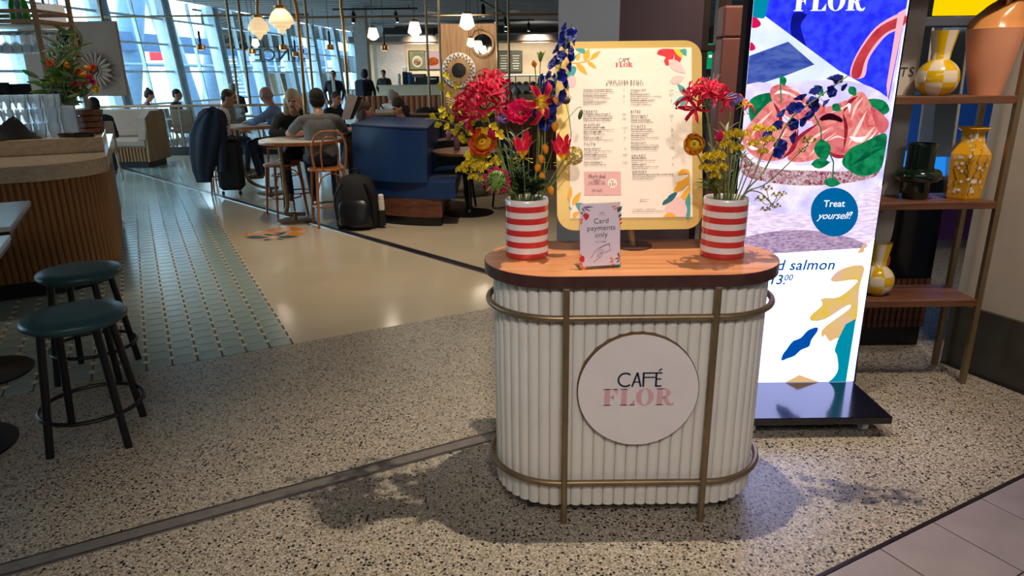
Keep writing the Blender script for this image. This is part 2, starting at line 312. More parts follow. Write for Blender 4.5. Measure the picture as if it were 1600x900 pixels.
def put(name, me, parent, mat4=None):
    o = bpy.data.objects.new(name, me); COL.objects.link(o); o.parent = parent; WLOC[o.name] = wl(parent).copy()
    if mat4 is not None: o.matrix_local = mat4
    return o
def struct(name, mb, mats, smooth=False): return tag(mb.build(name, mats, None, smooth), kind='structure')
def one(name, mb, mats, label, cat, group=None, smooth=False): # thing of a single mesh with its origin at its base
    a = np.array(mb.v); c = Vector(((a[:, 0].min()+a[:, 0].max())/2, (a[:, 1].min()+a[:, 1].max())/2, a[:, 2].min()))
    me = mb.mesh(name, mats, smooth, c); o = bpy.data.objects.new(name, me); COL.objects.link(o); o.location = c; WLOC[o.name] = c
    return tag(o, label, cat, group)
def box(name, mat, c, d, parent=None, rz=0, bev=0, smooth=False): return MB().box(c, d, rz, None, bev).build(name, mat, parent, smooth)
def stadium(cx, cy, hl, rad, n=16):
    pts = [(cx+hl-rad+rad*math.cos(a), cy+rad*math.sin(a)) for a in [-PI/2+PI*i/n for i in range(n+1)]]
    return pts+[(cx-hl+rad+rad*math.cos(a), cy+rad*math.sin(a)) for a in [PI/2+PI*i/n for i in range(n+1)]]
def text_me(body, size, mat, align='LEFT', ext=.0004, shear=0, weight=0, spacing=1, line=1, res=2):
    cu = bpy.data.curves.new('lettering', 'FONT'); cu.body = body; cu.size = size; cu.align_x = align; cu.extrude = ext; cu.shear = shear; cu.offset = weight
    cu.space_character = spacing; cu.space_line = line; cu.resolution_u = res
    o = bpy.data.objects.new('lettering', cu); COL.objects.link(o); dg = bpy.context.evaluated_depsgraph_get(); dg.update()
    me = bpy.data.meshes.new_from_object(o.evaluated_get(dg)); bpy.data.objects.remove(o); me.materials.clear(); me.materials.append(mt(mat)); return me
def basis(x, y, z, p):
    m = Matrix((Vector(x), Vector(y), Vector(z))).transposed().to_4x4(); m.translation = p; return m
# ================================================================ SETTING
VT, UT = 4.19, .667                     # terrazzo / resin line, tile / resin line on the building grid
def uvpoly(us): return [UV(u, v)[:2] for u, v in us]
fl = struct('floor', MB().prism(uvpoly([(-9, -9), (14, -9), (14, VT), (-9, VT)]), -.06, 0), 'terrazzo')
struct('floor_resin', MB().prism(uvpoly([(UT, VT), (24, VT), (24, 46), (-9, 46), (-9, 15.5), (UT, 15.5)]), -.06, 0), 'resin')
ft = struct('floor_tiles', MB().prism(uvpoly([(-9, VT), (UT, VT), (UT, 15.5), (-9, 15.5)]), -.06, -.003), 'grout')
# octagonal tiles with small square dots between them
TP = .137
def octo(cx, cy, h=.0652, c=.020, b=.003):
    q = [(h, -h+c), (h, h-c), (h-c, h), (-h+c, h), (-h, h-c), (-h, -h+c), (-h+c, -h), (h-c, -h)]
    return [(cx+x, cy+y, -.003) for x, y in q]+[(cx+x*(1-b/h), cy+y*(1-b/h), .0012) for x, y in q]
OF = [tuple(range(8, 16))]+[(i, (i+1) % 8, 8+(i+1) % 8, 8+i) for i in range(8)]
DF = [(4, 5, 6, 7)]+[(i, (i+1) % 4, 4+(i+1) % 4, 4+i) for i in range(4)]
def dotv(cx, cy, r=.0265): return [(cx+x*r*k, cy+y*r*k, z) for k, z in ((1, -.003), (.88, .0013)) for x, y in ((1, 0), (0, 1), (-1, 0), (0, -1))]
tm = MB().add(octo(0, 0), OF).mesh('tile', 'tile'); dm = MB().add(dotv(0, 0), DF).mesh('tile_dot', 'tile_dot')
cells = []
nu, nv = 40, int((15.5-VT)/TP)
for i in range(nu):
    for j in range(nv):
        u = UT-.004-TP*(i+.5); v = VT+.002+TP*(j+.5); p = UV(u, v); d = p.length
        t = math.atan2(-p.x, p.y)
        cells.append((d if t < R(40) else 99, u, v))
cells.sort()
inbar = lambda u, v: u < -.42 and v > 6.35
near = [c for c in cells if c[0] < 90 and not inbar(c[1], c[2])]
far = [c for c in near[280:]]
for k, (d, u, v) in enumerate(near[:280]):
    o = put('tile', tm, ft, Matrix.Translation(UV(u, v)) @ Matrix.Rotation(AU, 4, 'Z'))
ds = sorted(near, key=lambda c: c[0])
for k, (d, u, v) in enumerate(ds[:280]):
    put('tile_dot', dm, ft, Matrix.Translation(UV(u+TP/2, v+TP/2)) @ Matrix.Rotation(AU, 4, 'Z'))
mb = MB()
for d, u, v in far: mb.add([UV(u+x, v+y, z) for x, y, z in octo(0, 0)], OF)
tag(mb.build('tile_field', 'tile', ft), kind='stuff')
mb = MB()
for d, u, v in ds[280:]: mb.add([UV(u+TP/2+x, v+TP/2+y, z) for x, y, z in dotv(0, 0)], DF)
tag(mb.build('tile_dot_field', 'tile_dot', ft), kind='stuff')
# pavers of the concourse, bottom right
PV = 1.2; PS = .305
pv = struct('floor_pavers', MB().prism(uvpoly([(-4, -3), (8, -3), (8, PV), (-4, PV)]), -.001, .0015), 'paver_joint')
pm = MB().box((0, 0, 0), (PS-.005, PS-.005, .004), bev=.001).mesh('paver', 'paver')
u0 = UX.dot(Vector((1.80, 2.32, 0)))
for i in range(-5, 5):
    for j in range(0, 3):
        p = UV(u0+PS*(i+.5), PV-.012-PS*(j+.5), .0035); put('paver', pm, pv, Matrix.Translation(p) @ Matrix.Rotation(AU, 4, 'Z'))
MB().box(UV(u0, PV-.004, .002), (12, .014, .006), AU).build('edge_strip', 'strip_dark', pv)
# expansion joints
ej = MB(); ej.box(UV(-.5, 2.55, .0025), (9, .062, .005), AU)
t1 = struct('trim_1', ej, 'strip_grey')
for dv in (-.034, .034): MB().box(UV(-.5, 2.55+dv, .004), (9, .010, .008), AU).build('steel_edge', 'steel', t1)
a, b = Vector((.4, 4.95, 0)), Vector((-8.4, 14.17, 0)); d = b-a; an = math.atan2(d.y, d.x); c = (a+b)/2
t2 = struct('trim_2', MB().box((c.x, c.y, .003), (d.length, .07, .006), an), 'strip_dark')
nn = Vector((-d.y, d.x, 0)).normalized()
for s in (-1, 1): MB().box(c+nn*.04*s+Vector((0, 0, .004)), (d.length, .012, .008), an).build('steel_edge', 'steel', t2)
# ceiling with slats
def fx(y, z): return -8.62+(y-19.85)*.104+(3.5-z)*.09          # the glass wall leans out at the top
cl = struct('ceiling', MB().prism([(-14, -8), (-14, 3.5), (fx(3.5, 3.5), 3.5), (fx(47, 3.5), 47), (9, 47), (9, -8)], CEIL+.02, CEIL+.12), 'ceiling')
sm = MB().box((.5, 0, 0), (1, .17, .03)).mesh('slat', 'ceiling')
for i in range(60): y = 9+i*.5; put('slat', sm, cl, Matrix.Translation((fx(y, 3.5)+.2, y, CEIL)) @ Matrix.Diagonal((8.8-fx(y, 3.5), 1, 1, 1)))
# outer shell behind and beside the viewer
struct('wall_back', MB().box((-2, -8, 1.75), (24, .2, 3.5)), 'wall_dark')
struct('wall_left_sky_block', MB().prism([(-8.2, -8), (-8, -8), (-8, 3.2), (-10.2, 3.9), (-10.3, 3.8), (-8.2, 3.1)], 0, CEIL), 'wall_dark')  # unseen wall put in to keep sky light off the left floor
struct('wall_right', MB().box((9, 19, 1.75), (.2, 55, 3.5)), 'wall_dark')
# cream wall end by the display shelf, with its dark plinth
wa, wb = Vector((2.46, 3.62, 0)), Vector((3.35, 1.55, 0)); wdv = (wb-wa).normalized(); wn = Vector((-wdv.y, wdv.x, 0))*-1
if wn.x > 0: wn = -wn
ang = math.atan2(wdv.y, wdv.x); wc = (wa+wb)/2; L_ = (wb-wa).length
ws = struct('wall_side', MB().box(wc-wn*.06+Vector((0, 0, 1.75)), (L_, .10, 3.5), ang), 'wall_cream')
struct('baseboard_side', MB().box(wc-wn*.0495+Vector((0, 0, .18)), (L_+.012, .13, .36), ang), 'base_dark')
struct('trim_3', MB().box(wc+wn*.022+Vector((0, 0, .005)), (L_, .02, .01), ang), 'strip_dark')
# --- slanted glass facade, far left
FY0, FY1 = 3.9, 46
wf = struct('window_1', MB().slab([(fx(FY0, z), FY0, z) if k == 0 else (fx(FY1, z), FY1, z) for z, k in ((0, 0), (.12, 0), (.12, 1), (0, 1))], (-1, 0, 0), .2), 'mullion')
ys = [13.7+2.45*i for i in range(-4, 14)]
def fbar(y, z0, z1, w, d, off=0): 
    return [(fx(y, z)+off+dx, y+dy, z) for z in (z0, z1) for dx in (-d/2, d/2) for dy in (-w/2, w/2)]
BF = [(0, 1, 3, 2), (4, 6, 7, 5), (0, 4, 5, 1), (2, 3, 7, 6), (0, 2, 6, 4), (1, 5, 7, 3)]
for y in ys:
    mu = MB().add(fbar(y-.13, 0, CEIL, .11, .30), BF).add(fbar(y+.13, 0, CEIL, .11, .30), BF).add(fbar(y, 0, CEIL, .16, .10), BF).build('mullion', 'mullion', wf)
for y in [y+1.225 for y in ys[:-1]]: MB().add(fbar(y, 0, CEIL, .045, .08), BF).build('thin_mullion', 'mullion', wf)
zt = [1.0, 1.75, 2.4, 3.0]
for z in zt:
    MB().tube([(fx(FY0, z)+.05, FY0, z), (fx(FY1, z)+.05, FY1, z)], .03, 6).build('transom', 'mullion', wf)
for y0, y1 in zip(ys[:-1], ys[1:]):
    for z0, z1 in zip([.12]+zt, zt+[CEIL]):
        MB().add([(fx(y, z)-.02, y, z) for y, z in ((y0, z0), (y1, z0), (y1, z1), (y0, z1))], [(0, 1, 2, 3)]).build('pane', 'pane', wf)
# end wall of the hall beyond the coffee bar
struct('wall_far', MB().box((.65, 36.0, 1.75), (16.7, .2, 3.5)), 'plaster')
struct('ground_outside', MB().box((-70, 30, -3.2), (114, 160, .2)), 'apron')
# outside: raking steel columns, long beam, stairs
def column(y, x, lean_y, lean_x, label, r=.34):
    mb = MB().tube([(x, y, -3), (x+lean_x, y+lean_y, 6.5)], [r, r*.85], 14)
    one('steel_column', mb, 'steel_blue', label, 'column', 'raking columns outside the glass', True)
for k, (px0, py0, px1, py1, y, r, lb) in enumerate([
        (205, 0, 200, 165, 24, .42, 'thick upright pale blue column outside, first right of the taupe panel'),
        (243, 0, 300, 165, 26, .36, 'pale blue raking column outside, behind the seated man in dark jacket'),
        (335, 20, 330, 165, 29, .36, 'pale blue upright column outside behind the white-shirted man'),
        (362, 30, 400, 165, 30, .26, 'slim pale blue raking column outside left of the bald man'),
        (425, 40, 428, 165, 34, .36, 'pale blue upright column outside between the large lamps'),
        (462, 50, 482, 165, 36, .26, 'slim pale blue raking column outside behind the grey-shirted man'),
        (500, 60, 502, 165, 41, .3, 'farthest pale blue upright column outside the glass')]):
    a, b = W(px0, py0, y), W(px1, py1, y); d = (b-a)
    a2 = a-d*.35; b2 = a+d*((a.z+3)/(a.z-b.z))
    one('steel_column', MB().tube([b2, a2], r, 14), 'steel_blue', lb, 'column', None, True)
a, b = W(168, 62, 22.5), W(548, 88, 42)
bb = MB(); bb.add([a+Vector((0, 0, s)) for s in (-.28, .28)]+[b+Vector((0, 0, s)) for s in (-.28, .28)]+[a+Vector((-.4, 0, s)) for s in (-.28, .28)]+[b+Vector((-.4, 0, s)) for s in (-.28, .28)], [(0, 1, 3, 2), (4, 6, 7, 5), (0, 2, 6, 4), (1, 5, 7, 3), (0, 4, 5, 1), (2, 3, 7, 6)])
one('steel_beam', bb, 'beam_blue', 'long blue-grey steel beam running outside along the glass', 'beam')
a, b = W(170, 100, 22.0), W(545, 107, 40)
one('pipe_rail', MB().tube([a, b], .06, 8), 'steel_blue', 'thin pale pipe running outside below the beam', 'pipe')
st = thing('outside_stairs', 'grey outdoor stair flight rising behind the glass', 'stairs', W(392, 165, 38)-Vector((0, 0, 3)))
for px in (350, 400): p = W(px, 150 if px > 380 else 96, 38); MB().cyl((p.x, p.y, -3.1), p, .1, n=8).build('support', 'steel_blue', st)
for i in range(12):
    p = W(395-i*4.2, 150-i*6.0, 38+i*.15); MB().box(p, (2.2, .4, .16)).build('step', 'steel_blue', st)
for q in ((345, 88, 408, 160), (366, 82, 425, 150)):
    MB().tube([W(q[0], q[1], 37.6), W(q[2], q[3], 37.6)], .08, 6).build('stringer', 'steel_blue', st)
p = W(243, 80, 30)
one('red_banner', MB().box(p, (.5, .05, .75), .3).cyl((p.x-.5, p.y, -3.1), (p.x-.5, p.y, p.z+.7), .05, n=8), 'print_leaf_red', 'small red banner seen through the glass above the diners', 'banner')
# ================================================================ FOREGROUND: counter cart
CX, CY = .435, 2.45
ct = thing('counter_cart', 'white fluted counter cart with brass rails and oval wooden top', 'counter', (CX, CY, 0))
def stad_path(hl, rad, n=24):              # points round a stadium by arc length
    st = hl-rad; per = 4*st+2*PI*rad
    def at(s):
        s %= per
        if s < 2*st: return (-st+s, -rad), (0, -1)
        s -= 2*st
        if s < PI*rad: a = -PI/2+s/rad; return (st+rad*math.cos(a), rad*math.sin(a)), (math.cos(a), math.sin(a))
        s -= PI*rad
        if s < 2*st: return (st-s, rad), (0, 1)
        s -= 2*st; a = PI/2+s/rad; return (-st+rad*math.cos(a), rad*math.sin(a)), (math.cos(a), math.sin(a))
    return per, at
hl, rd = .492, .226
MB().prism(stadium(CX, CY, hl-.004, rd-.004), .075, .908).build('body', 'flute', ct)
per, at = stad_path(hl, rd); NS = 62; pit = per/NS
w_ = pit*.49
smm = MB().prism([(w_*math.cos(a), w_*.62*math.sin(a)) for a in [PI*i/8 for i in range(9)]]+[(-w_, -.004), (w_, -.004)], 0, .85).mesh('slat', 'flute', 60)
for i in range(NS):
    (x, y), (nx, ny) = at((i+.5)*pit); a = math.atan2(ny, nx)-PI/2
    put('slat', smm, ct, Matrix.Translation((x, y, .058)) @ Matrix.Rotation(a, 4, 'Z'))
tp = MB().prism(stadium(CX, CY+.0, .535, .258, 24), .912, .953).build('top', 'edge_brown', ct)
MB().prism(stadium(CX, CY+.0, .5335, .2565, 24), .9531, .9545).build('veneer', 'oak_top', tp)
def ring(z, r, name):
    pe, a2 = stad_path(hl+.030, rd+.030); pts = [Vector((CX+a2(pe*i/88)[0][0], CY+a2(pe*i/88)[0][1], z)) for i in range(88)]
    MB().tube(pts, r, 10, closed=True).build('rail', 'brass', ct, True)
ring(.805, .0115, 'u'); ring(.165, .0115, 'l')
for x in (.182, .69):
    for y in (CY-rd-.035, CY+rd+.035): MB().cyl((x, y, 0), (x, y, .912), .0118, n=12).build('post', 'brass', ct, True)
for x in (.06, .80):
    for y in (CY-.15, CY+.15):
        w = MB().cyl((x-.012, y, .032), (x+.012, y, .032), .031, n=20).build('caster_wheel', 'caster', ct, True)
        MB().box((x, y, .062), (.05, .05, .028), 0, None, .006).build('fork', 'caster', w)
yd = CY-rd-.018; dc = Vector((.437, yd, .535)); RY = Matrix.Rotation(PI/2, 3, 'X')
dk = MB().lathe([(.2135, 0), (.2135, .026), (.2115, .028)], dc+Vector((0, .012, 0)), 64, RY).build('logo_disc', 'disc_edge', ct, 50)
MB().lathe([(.2105, .0281), (.2105, .0295)], dc+Vector((0, .012, 0)), 64, RY).build('disc_face', 'disc_white', dk, 50)
# lettering of the cafe's logo
def stroke(mb, pts, w, P3, closed=False):                # flat line of constant width through 2-D points
    n = len(pts); Lf = []; Rt = []
    for i, p in enumerate(pts):
        a = pts[i-1] if (i or closed) else p; b = pts[(i+1) % n] if (i < n-1 or closed) else p
        dx, dy = b[0]-a[0], b[1]-a[1]; l = math.hypot(dx, dy) or 1; nx, ny = -dy/l*w/2, dx/l*w/2
        Lf.append((p[0]+nx, p[1]+ny)); Rt.append((p[0]-nx, p[1]-ny))
    for i in range(n if closed else n-1):
        j = (i+1) % n; mb.add([P3(*q) for q in (Lf[i], Lf[j], Rt[j], Rt[i])], [(0, 1, 2, 3)])
def polyf(mb, pts, P3): mb.add([P3(*q) for q in pts], [tuple(range(len(pts)))])
def logo(P3, s, parent, mat_top, mat_bot, top=True):       # P3(x,y) in metres from the logo's centre
    if top:
        mb = MB(); w = .10
        Q = lambda x, y: P3((x-1.36)*s*.62, (y*.62+.06)*s)
        arc = lambda cx, cy, r, a0, a1, n=18: [(cx+r*math.cos(a0+(a1-a0)*i/n), cy+r*math.sin(a0+(a1-a0)*i/n)) for i in range(n+1)]
        stroke(mb, arc(.5, .5, .46, R(48), R(312)), w*1.2, Q)
        stroke(mb, [(.93, .0), (1.26, 1.0)], w*1.2, Q); stroke(mb, [(1.26, 1.0), (1.50, 0)], w*1.2, Q); stroke(mb, [(1.02, .34), (1.44, .34)], w*.8, Q)
        stroke(mb, [(1.66, 0), (1.66, 1.0)], w*1.3, Q); stroke(mb, [(1.62, .96), (2.86, .96)], w, Q); stroke(mb, [(1.66, .66), (2.4, .66)], w*.9, Q)
        stroke(mb, [(2.48, 0), (2.48, .98)], w*1.3, Q); stroke(mb, [(2.44, .04), (2.84, .04)], w, Q); stroke(mb, [(2.46, .54), (2.80, .54)], w*.9, Q); stroke(mb, [(2.62, 1.10), (2.82, 1.26)], w, Q)
        mb.build('logo_lettering', mat_top, parent)
    mb = MB(); cur = 0
    def glyph(polys, x0):
        for pl in polys: polyf(mb, [(x0+x, y) for x, y in pl], lambda x, y: P3((x-1.93)*s*.74, (y*.74-.76)*s))
    rect = lambda a, b, c, d: [(a, b), (c, b), (c, d), (a, d)]
    glyph([rect(.10, 0, .40, 1), rect(0, .95, .80, 1), rect(0, 0, .50, .05), [(.80, 1), (.80, .66), (.58, .95), (.58, 1)], rect(.40, .48, .55, .53), [(.62, .70), (.62, .31), (.50, .48), (.50, .53)]], 0)
    glyph([rect(.10, 0, .40, 1), rect(0, .95, .50, 1), rect(0, 0, .84, .05), [(.84, 0), (.84, .38), (.60, .05), (.60, 0)]], .92)
    n = 28; el = lambda cx, cy, a, b, t: (cx+a*math.cos(t), cy+b*math.sin(t))
    for i in range(n):
        t0, t1 = 2*PI*i/n, 2*PI*(i+1)/n
        glyph([[el(.48, .5, .48, .52, t0), el(.48, .5, .48, .52, t1), el(.48, .5, .20, .48, t1), el(.48, .5, .20, .48, t0)]], 1.82)
    glyph([rect(.10, 0, .40, 1), rect(0, .95, .50, 1), rect(0, 0, .50, .05)], 2.86)
    for i in range(12):
        t0, t1 = -PI/2+PI*i/12, -PI/2+PI*(i+1)/12
        glyph([[el(.40, .72, .44, .28, t0), el(.40, .72, .44, .28, t1), el(.42, .73, .18, .235, t1), el(.42, .73, .18, .235, t0)]], 2.86)
    glyph([[(.40, .50), (.66, .46), (.78, .16), (.90, .07), (1.02, .16), (1.06, .13), (.98, -.02), (.80, -.04), (.60, .04), (.50, .30), (.40, .45)]], 2.86)
    mb.build('logo_lettering', mat_bot, parent)
yf = dc.y-.0192
logo(lambda x, y: (dc.x+x, yf, dc.z+.012+y), .087, dk, 'navy', 'logo_pink')

# ================================================================ menu sign
TI = R(16); MX = Vector((1, 0, 0)); MY = Vector((0, math.sin(TI), math.cos(TI))); MN = Vector((0, -math.cos(TI), math.sin(TI))); M0 = Vector((.449, 2.553, 1.03))
ms = thing('menu_sign', 'gold framed cafe menu board leaning back on a round foot', 'sign', (.47, 2.585, .9546))
def MP(x, y, h=0): return M0+MX*x+MY*y+MN*h
def Mpx(px, py, h=0):
    r = ray(px, py); t = (M0+MN*h-CO).dot(MN)/r.dot(MN); return CO+r*t
def rrect(w, h, r, n=8):
    out = []
    for cx, cy, a in ((w/2-r, r, -PI/2), (w/2-r, h-r, 0), (-w/2+r, h-r, PI/2), (-w/2+r, r, PI)):
        out += [(cx+r*math.cos(a+PI/2*i/n), cy+r*math.sin(a+PI/2*i/n)) for i in range(n+1)]
    return out
MB().slab([MP(x, y, -.006) for x, y in rrect(.55, .708, .065)], MN, .012).build('frame', 'gold_frame', ms)
x0, x1 = -.226, .236
pp = MB().slab([MP(*q, .0062) for q in ((x0, .045), (x1, .045), (x1, .680), (x0, .680))], MN, .003).build('menu_sheet', 'paper', ms)
MB().tube([MP(.0, .20, -.012), MP(.0, .04, -.012), Vector((.47, 2.585, .957))], .011, 10).build('pole', 'brass', ms, True)
MB().lathe([(.075, .9546), (.075, .960), (.07, .962)], (.47, 2.60, 0), 40).build('foot', 'edge_brown', ms, 30)
def smooth_poly(pts, n=4): 
    P_ = [Vector((p[0], p[1], 0)) for p in pts]; q = [P_[-1]]+P_+[P_[0], P_[1]]; out = []
    for i in range(1, len(q)-2):
        a, b, c, d = q[i-1:i+3]
        for k in range(n):
            t = k/n; v = .5*((2*b)+(c-a)*t+(2*a-5*b+4*c-d)*t*t+(3*b-a-3*c+d)*t**3); out.append((v.x, v.y))
    return out
hh = [.0094]
def decal(fn, pts, mat, parent, name='print', sm=True):        # ink patch on a flat face
    hh[0] += .00003
    q = smooth_poly(pts) if sm else pts
    return MB().add([fn(x, y, hh[0]) for x, y in q], [tuple(range(len(q)))]).build(name, mat, parent)
S8 = lambda pts, ox, oy, k: [(ox+x/k, oy+y/k) for x, y in pts]
def leafpts(x0, y0, x1, y1, w, n=6, skew=.5):
    out = []; dx, dy = x1-x0, y1-y0; l = math.hypot(dx, dy); nx, ny = -dy/l, dx/l
    for sgn in (1, -1):
        for i in range(n+1):
            t = i/n; t = t if sgn > 0 else 1-t; ww = w*math.sin(PI*t**(.8))*sgn
            if sgn < 0 and i in (0, n): continue
            out.append((x0+dx*t+nx*ww, y0+dy*t+ny*ww))
    return out
D = lambda pts, mat, k=8., o=(880, 70): decal(Mpx, S8(pts, o[0], o[1], k), 'print_'+mat, pp)
LF = lambda a, mat, k=8., o=(880, 70): decal(Mpx, S8(leafpts(*a), o[0], o[1], k), 'print_'+mat, pp, sm=False)
for a in ((270, 205, 320, 45, 42), (340, 180, 470, 72, 30), (300, 205, 420, 300, 26), (160, 225, 305, 380, 36), (170, 200, 205, 90, 26)): LF(a, 'leaf_gold')
D([(50, 205), (150, 222), (270, 205), (380, 165), (385, 172), (280, 214), (150, 236), (50, 215)], 'leaf_gold')
D([(150, 50), (260, 48), (270, 110), (210, 95)], 'leaf_teal'); LF((110, 205, 170, 120, 18), 'leaf_teal')
D([(50, 415), (60, 330), (110, 265), (160, 280), (160, 330), (120, 400)], 'leaf_teal'); D([(52, 470), (52, 415), (110, 385), (160, 420), (150, 510), (90, 535)], 'leaf_pink'); D([(46, 540), (46, 455), (72, 500)], 'leaf_teal')
D([(1175, 115), (1220, 55), (1400, 58), (1480, 130), (1450, 235), (1395, 225), (1390, 120), (1370, 190), (1300, 262), (1260, 200), (1280, 150)], 'leaf_red')
D([(1385, 56), (1480, 56), (1490, 160), (1430, 130)], 'leaf_sun'); D([(1455, 70), (1535, 52), (1535, 140)], 'leaf_teal', ); LF((1315, 185, 1530, 360, 62), 'leaf_pink'); LF((1330, 468, 1520, 400, 52), 'leaf_pink')
for a in ((1560, 640, 1425, 485, 40), (1545, 640, 1370, 745, 34), (1550, 660, 1450, 785, 28)): LF(a, 'leaf_teal')
K3 = 1600/210.; O3 = (880, 255)
D([(1500, 90), (1420, 70), (1370, 120), (1385, 140), (1480, 125), (1490, 150), (1420, 200), (1350, 230), (1352, 270), (1315, 310), (1330, 345), (1420, 310), (1480, 255), (1490, 285), (1390, 400), (1430, 445), (1508, 370), (1505, 200)], 'leaf_gold', K3, O3)
D([(1450, 470), (1475, 400), (1508, 362), (1512, 636), (1465, 636)], 'leaf_teal', K3, O3)
D([(1370, 395), (1230, 500), (1220, 580), (1330, 632), (1440, 636), (1474, 560), (1450, 470), (1420, 430)], 'leaf_pink', K3, O3)
D([(1190, 636), (1275, 588), (1340, 634)], 'leaf_gold', K3, O3)
D([(1182, 498), (1195, 450), (1235, 420), (1260, 385), (1320, 350), (1358, 352), (1335, 400), (1300, 445), (1250, 475)], 'leaf_deep', K3, O3)
for a in ((110, 500, 212, 340, 36), (70, 440, 95, 270, 26), (110, 640, 190, 575, 30)): LF(a, 'leaf_gold', K3, O3)
D([(148, 490), (200, 470), (262, 500), (215, 560), (205, 590)], 'leaf_teal', K3, O3); LF((66, 520, 108, 555, 9), 'leaf_teal', K3, O3)
mq = lambda px, py, h=.0114: basis(MX, MY, MN, Mpx(px, py, h)-wl(ms))
def mtext(body, px, py, size, mat='ink', align='LEFT', weight=0, spacing=1, line=1, parent=None):
    o = put('menu_lettering', text_me(body, size, mat, align, .0001, 0, weight, spacing, line, 1), parent or pp, mq(px, py)); return o
c = Mpx(975, 100, .0097); logo(lambda x, y: c+MX*x+MY*(y+.006), .0225, pp, 'navy', 'logo_red')
mtext('NEW YORK ROLLS\n& YOGHURT BOWLS', 976, 128.5, .0125, 'ink', 'CENTER', 0, 1.28, .78)
def block(px, py, head, items):
    if head: mtext(head, px, py, .0125, 'ink', 'LEFT', .0001, 1.3)
    for iy, t, price, sub in items:
        mtext(t, px, iy, .0092, 'ink', 'LEFT', .00012, .98)
        if sub: mtext(sub, px, iy+3.2, .0066, 'ink', 'LEFT', 0, .98, 1.05)
        if price: mtext(price, px+64, iy, .0085, 'ink', 'CENTER')
block(911, 0, None, [(141.5, 'Croissant roll smoked salmon', '9', 'smoked salmon, cream cheese, baby spinach,\npomegranate, poached egg, lemon'), (151, 'Croissant roll avocado V', '8', 'avocado, cherry tomato, pomegranate,\nsoft boiled egg'), (160.5, 'Croissant roll tiramisu V', '7', 'tiramisu cream, raspberry')])
block(985, 0, None, [(142, 'Croissant roll V', '4.50', 'jam, butter'), (148.5, 'Acai banana bowl V', '8.50', 'banana, yoghurt, acai, granola, coconut flakes,\npomegranate, raspberry'), (158, 'Coconut yoghurt bowl V', '8', 'coconut yoghurt, granola,\ncoconut flakes, pumpkin seeds')])
block(911.5, 176, 'TREATS', [(179.5, 'Portuguese pastel de nata V', '4.50', 'warm & sweet, served with vanilla custard'), (186.2, 'Pastel de nata pomegranate V', '5.50', 'vanilla custard & red fruit, pomegranate')])
block(912, 197, 'WAFFLES', [(200.5, 'Smoked salmon waffle', '12.50', 'waffle, smoked salmon, poached egg, lemon'), (207, 'Bacon & egg waffle', '11', 'waffle, bacon, egg, maple syrup,\nspinach'), (216.5, 'Fresh fruit waffle V', '8', 'waffle, fresh fruit, yoghurt, whipped cream')])
block(912.5, 227, 'PASTA', [(233.5, 'Ricotta spinach V', '12', 'fresh pasta, ricotta, baby spinach, lemon,\nparmesan, pine nuts'), (243, 'Ravioli truffle spinach V', '13.50', 'fresh pasta, truffle cream, spinach,\nmushroom, parmesan'), (255, 'Penne arrabbiata V', '12.50', 'penne, tomato sauce, chilli, basil')])
block(985.5, 176, 'BITES', [(182, 'Salmon nuggets V', '8.50', 'salmon bites, lime mayo'), (188.8, 'Crispy sweet potato', '7', 'crispy sweet potato, yoghurt dip')])
block(986, 199.5, 'TOASTS', [(203, 'Smoked salmon toast', '13', 'sourdough toast, smoked salmon,\ncream cheese, pea shoots'), (212.5, 'Avocado toast V', '12', 'sourdough toast, avocado, pomegranate,\ncherry tomato, feta'), (224.5, 'Burrata toast V', '12.50', 'sourdough toast, burrata, tomato, basil'), (231.2, 'Bell pepper hummus toast V', '11.50', 'sourdough toast, hummus, bell pepper')])
block(987, 244.8, 'SALADS', [(248.2, 'Burrata salad V', '13', 'burrata, tomato, rocket, pine nuts,\nbalsamic'), (258, 'Quinoa salad V', '12', 'quinoa, edamame, cucumber, avocado,\nspring onion, coriander')])
block(988, 270.5, 'DRINKS', [(274, 'Of course we also serve the coolest drinks', None, 'Check our separate drinks menu\nJuices, smoothies, coffee & tea')])
decal(Mpx, S8([(248, 100), (685, 98), (690, 378), (254, 380)], 880, 255, K3), 'print_panel_pink', pp, sm=False)
decal(Mpx, [(957+7.2*math.cos(a), 286.3+7.4*math.sin(a)) for a in [2*PI*i/28 for i in range(28)]], 'paper', pp, sm=False)
mtext('Flor\'s deal', 933, 278, .019, 'ink', 'CENTER', 0, .85).data.transform(Matrix.Shear('XY', 4, (.35, 0)) if False else Matrix.Identity(4))
mtext('TREAT\nYOURSELF TO\nA FLORAL TEA', 932.5, 282.5, .0088, 'ink', 'CENTER', 0, 1.1, .8); mtext('ready to pick\nwith a pastry\n', 932.5, 297, .0065, 'ink', 'CENTER', 0, 1.1, .9)
mtext('FOR', 957, 284, .007, 'ink', 'CENTER'); mtext('2.50', 957, 290, .015, 'ink', 'CENTER')
mtext('Scan for our\nfull menu', 1000, 312.5, .0068); mtext('V = vegetarian     = vegan option', 989, 328, .0065); mtext('Please inform us about any allergies or intolerances', 988, 331, .0058)

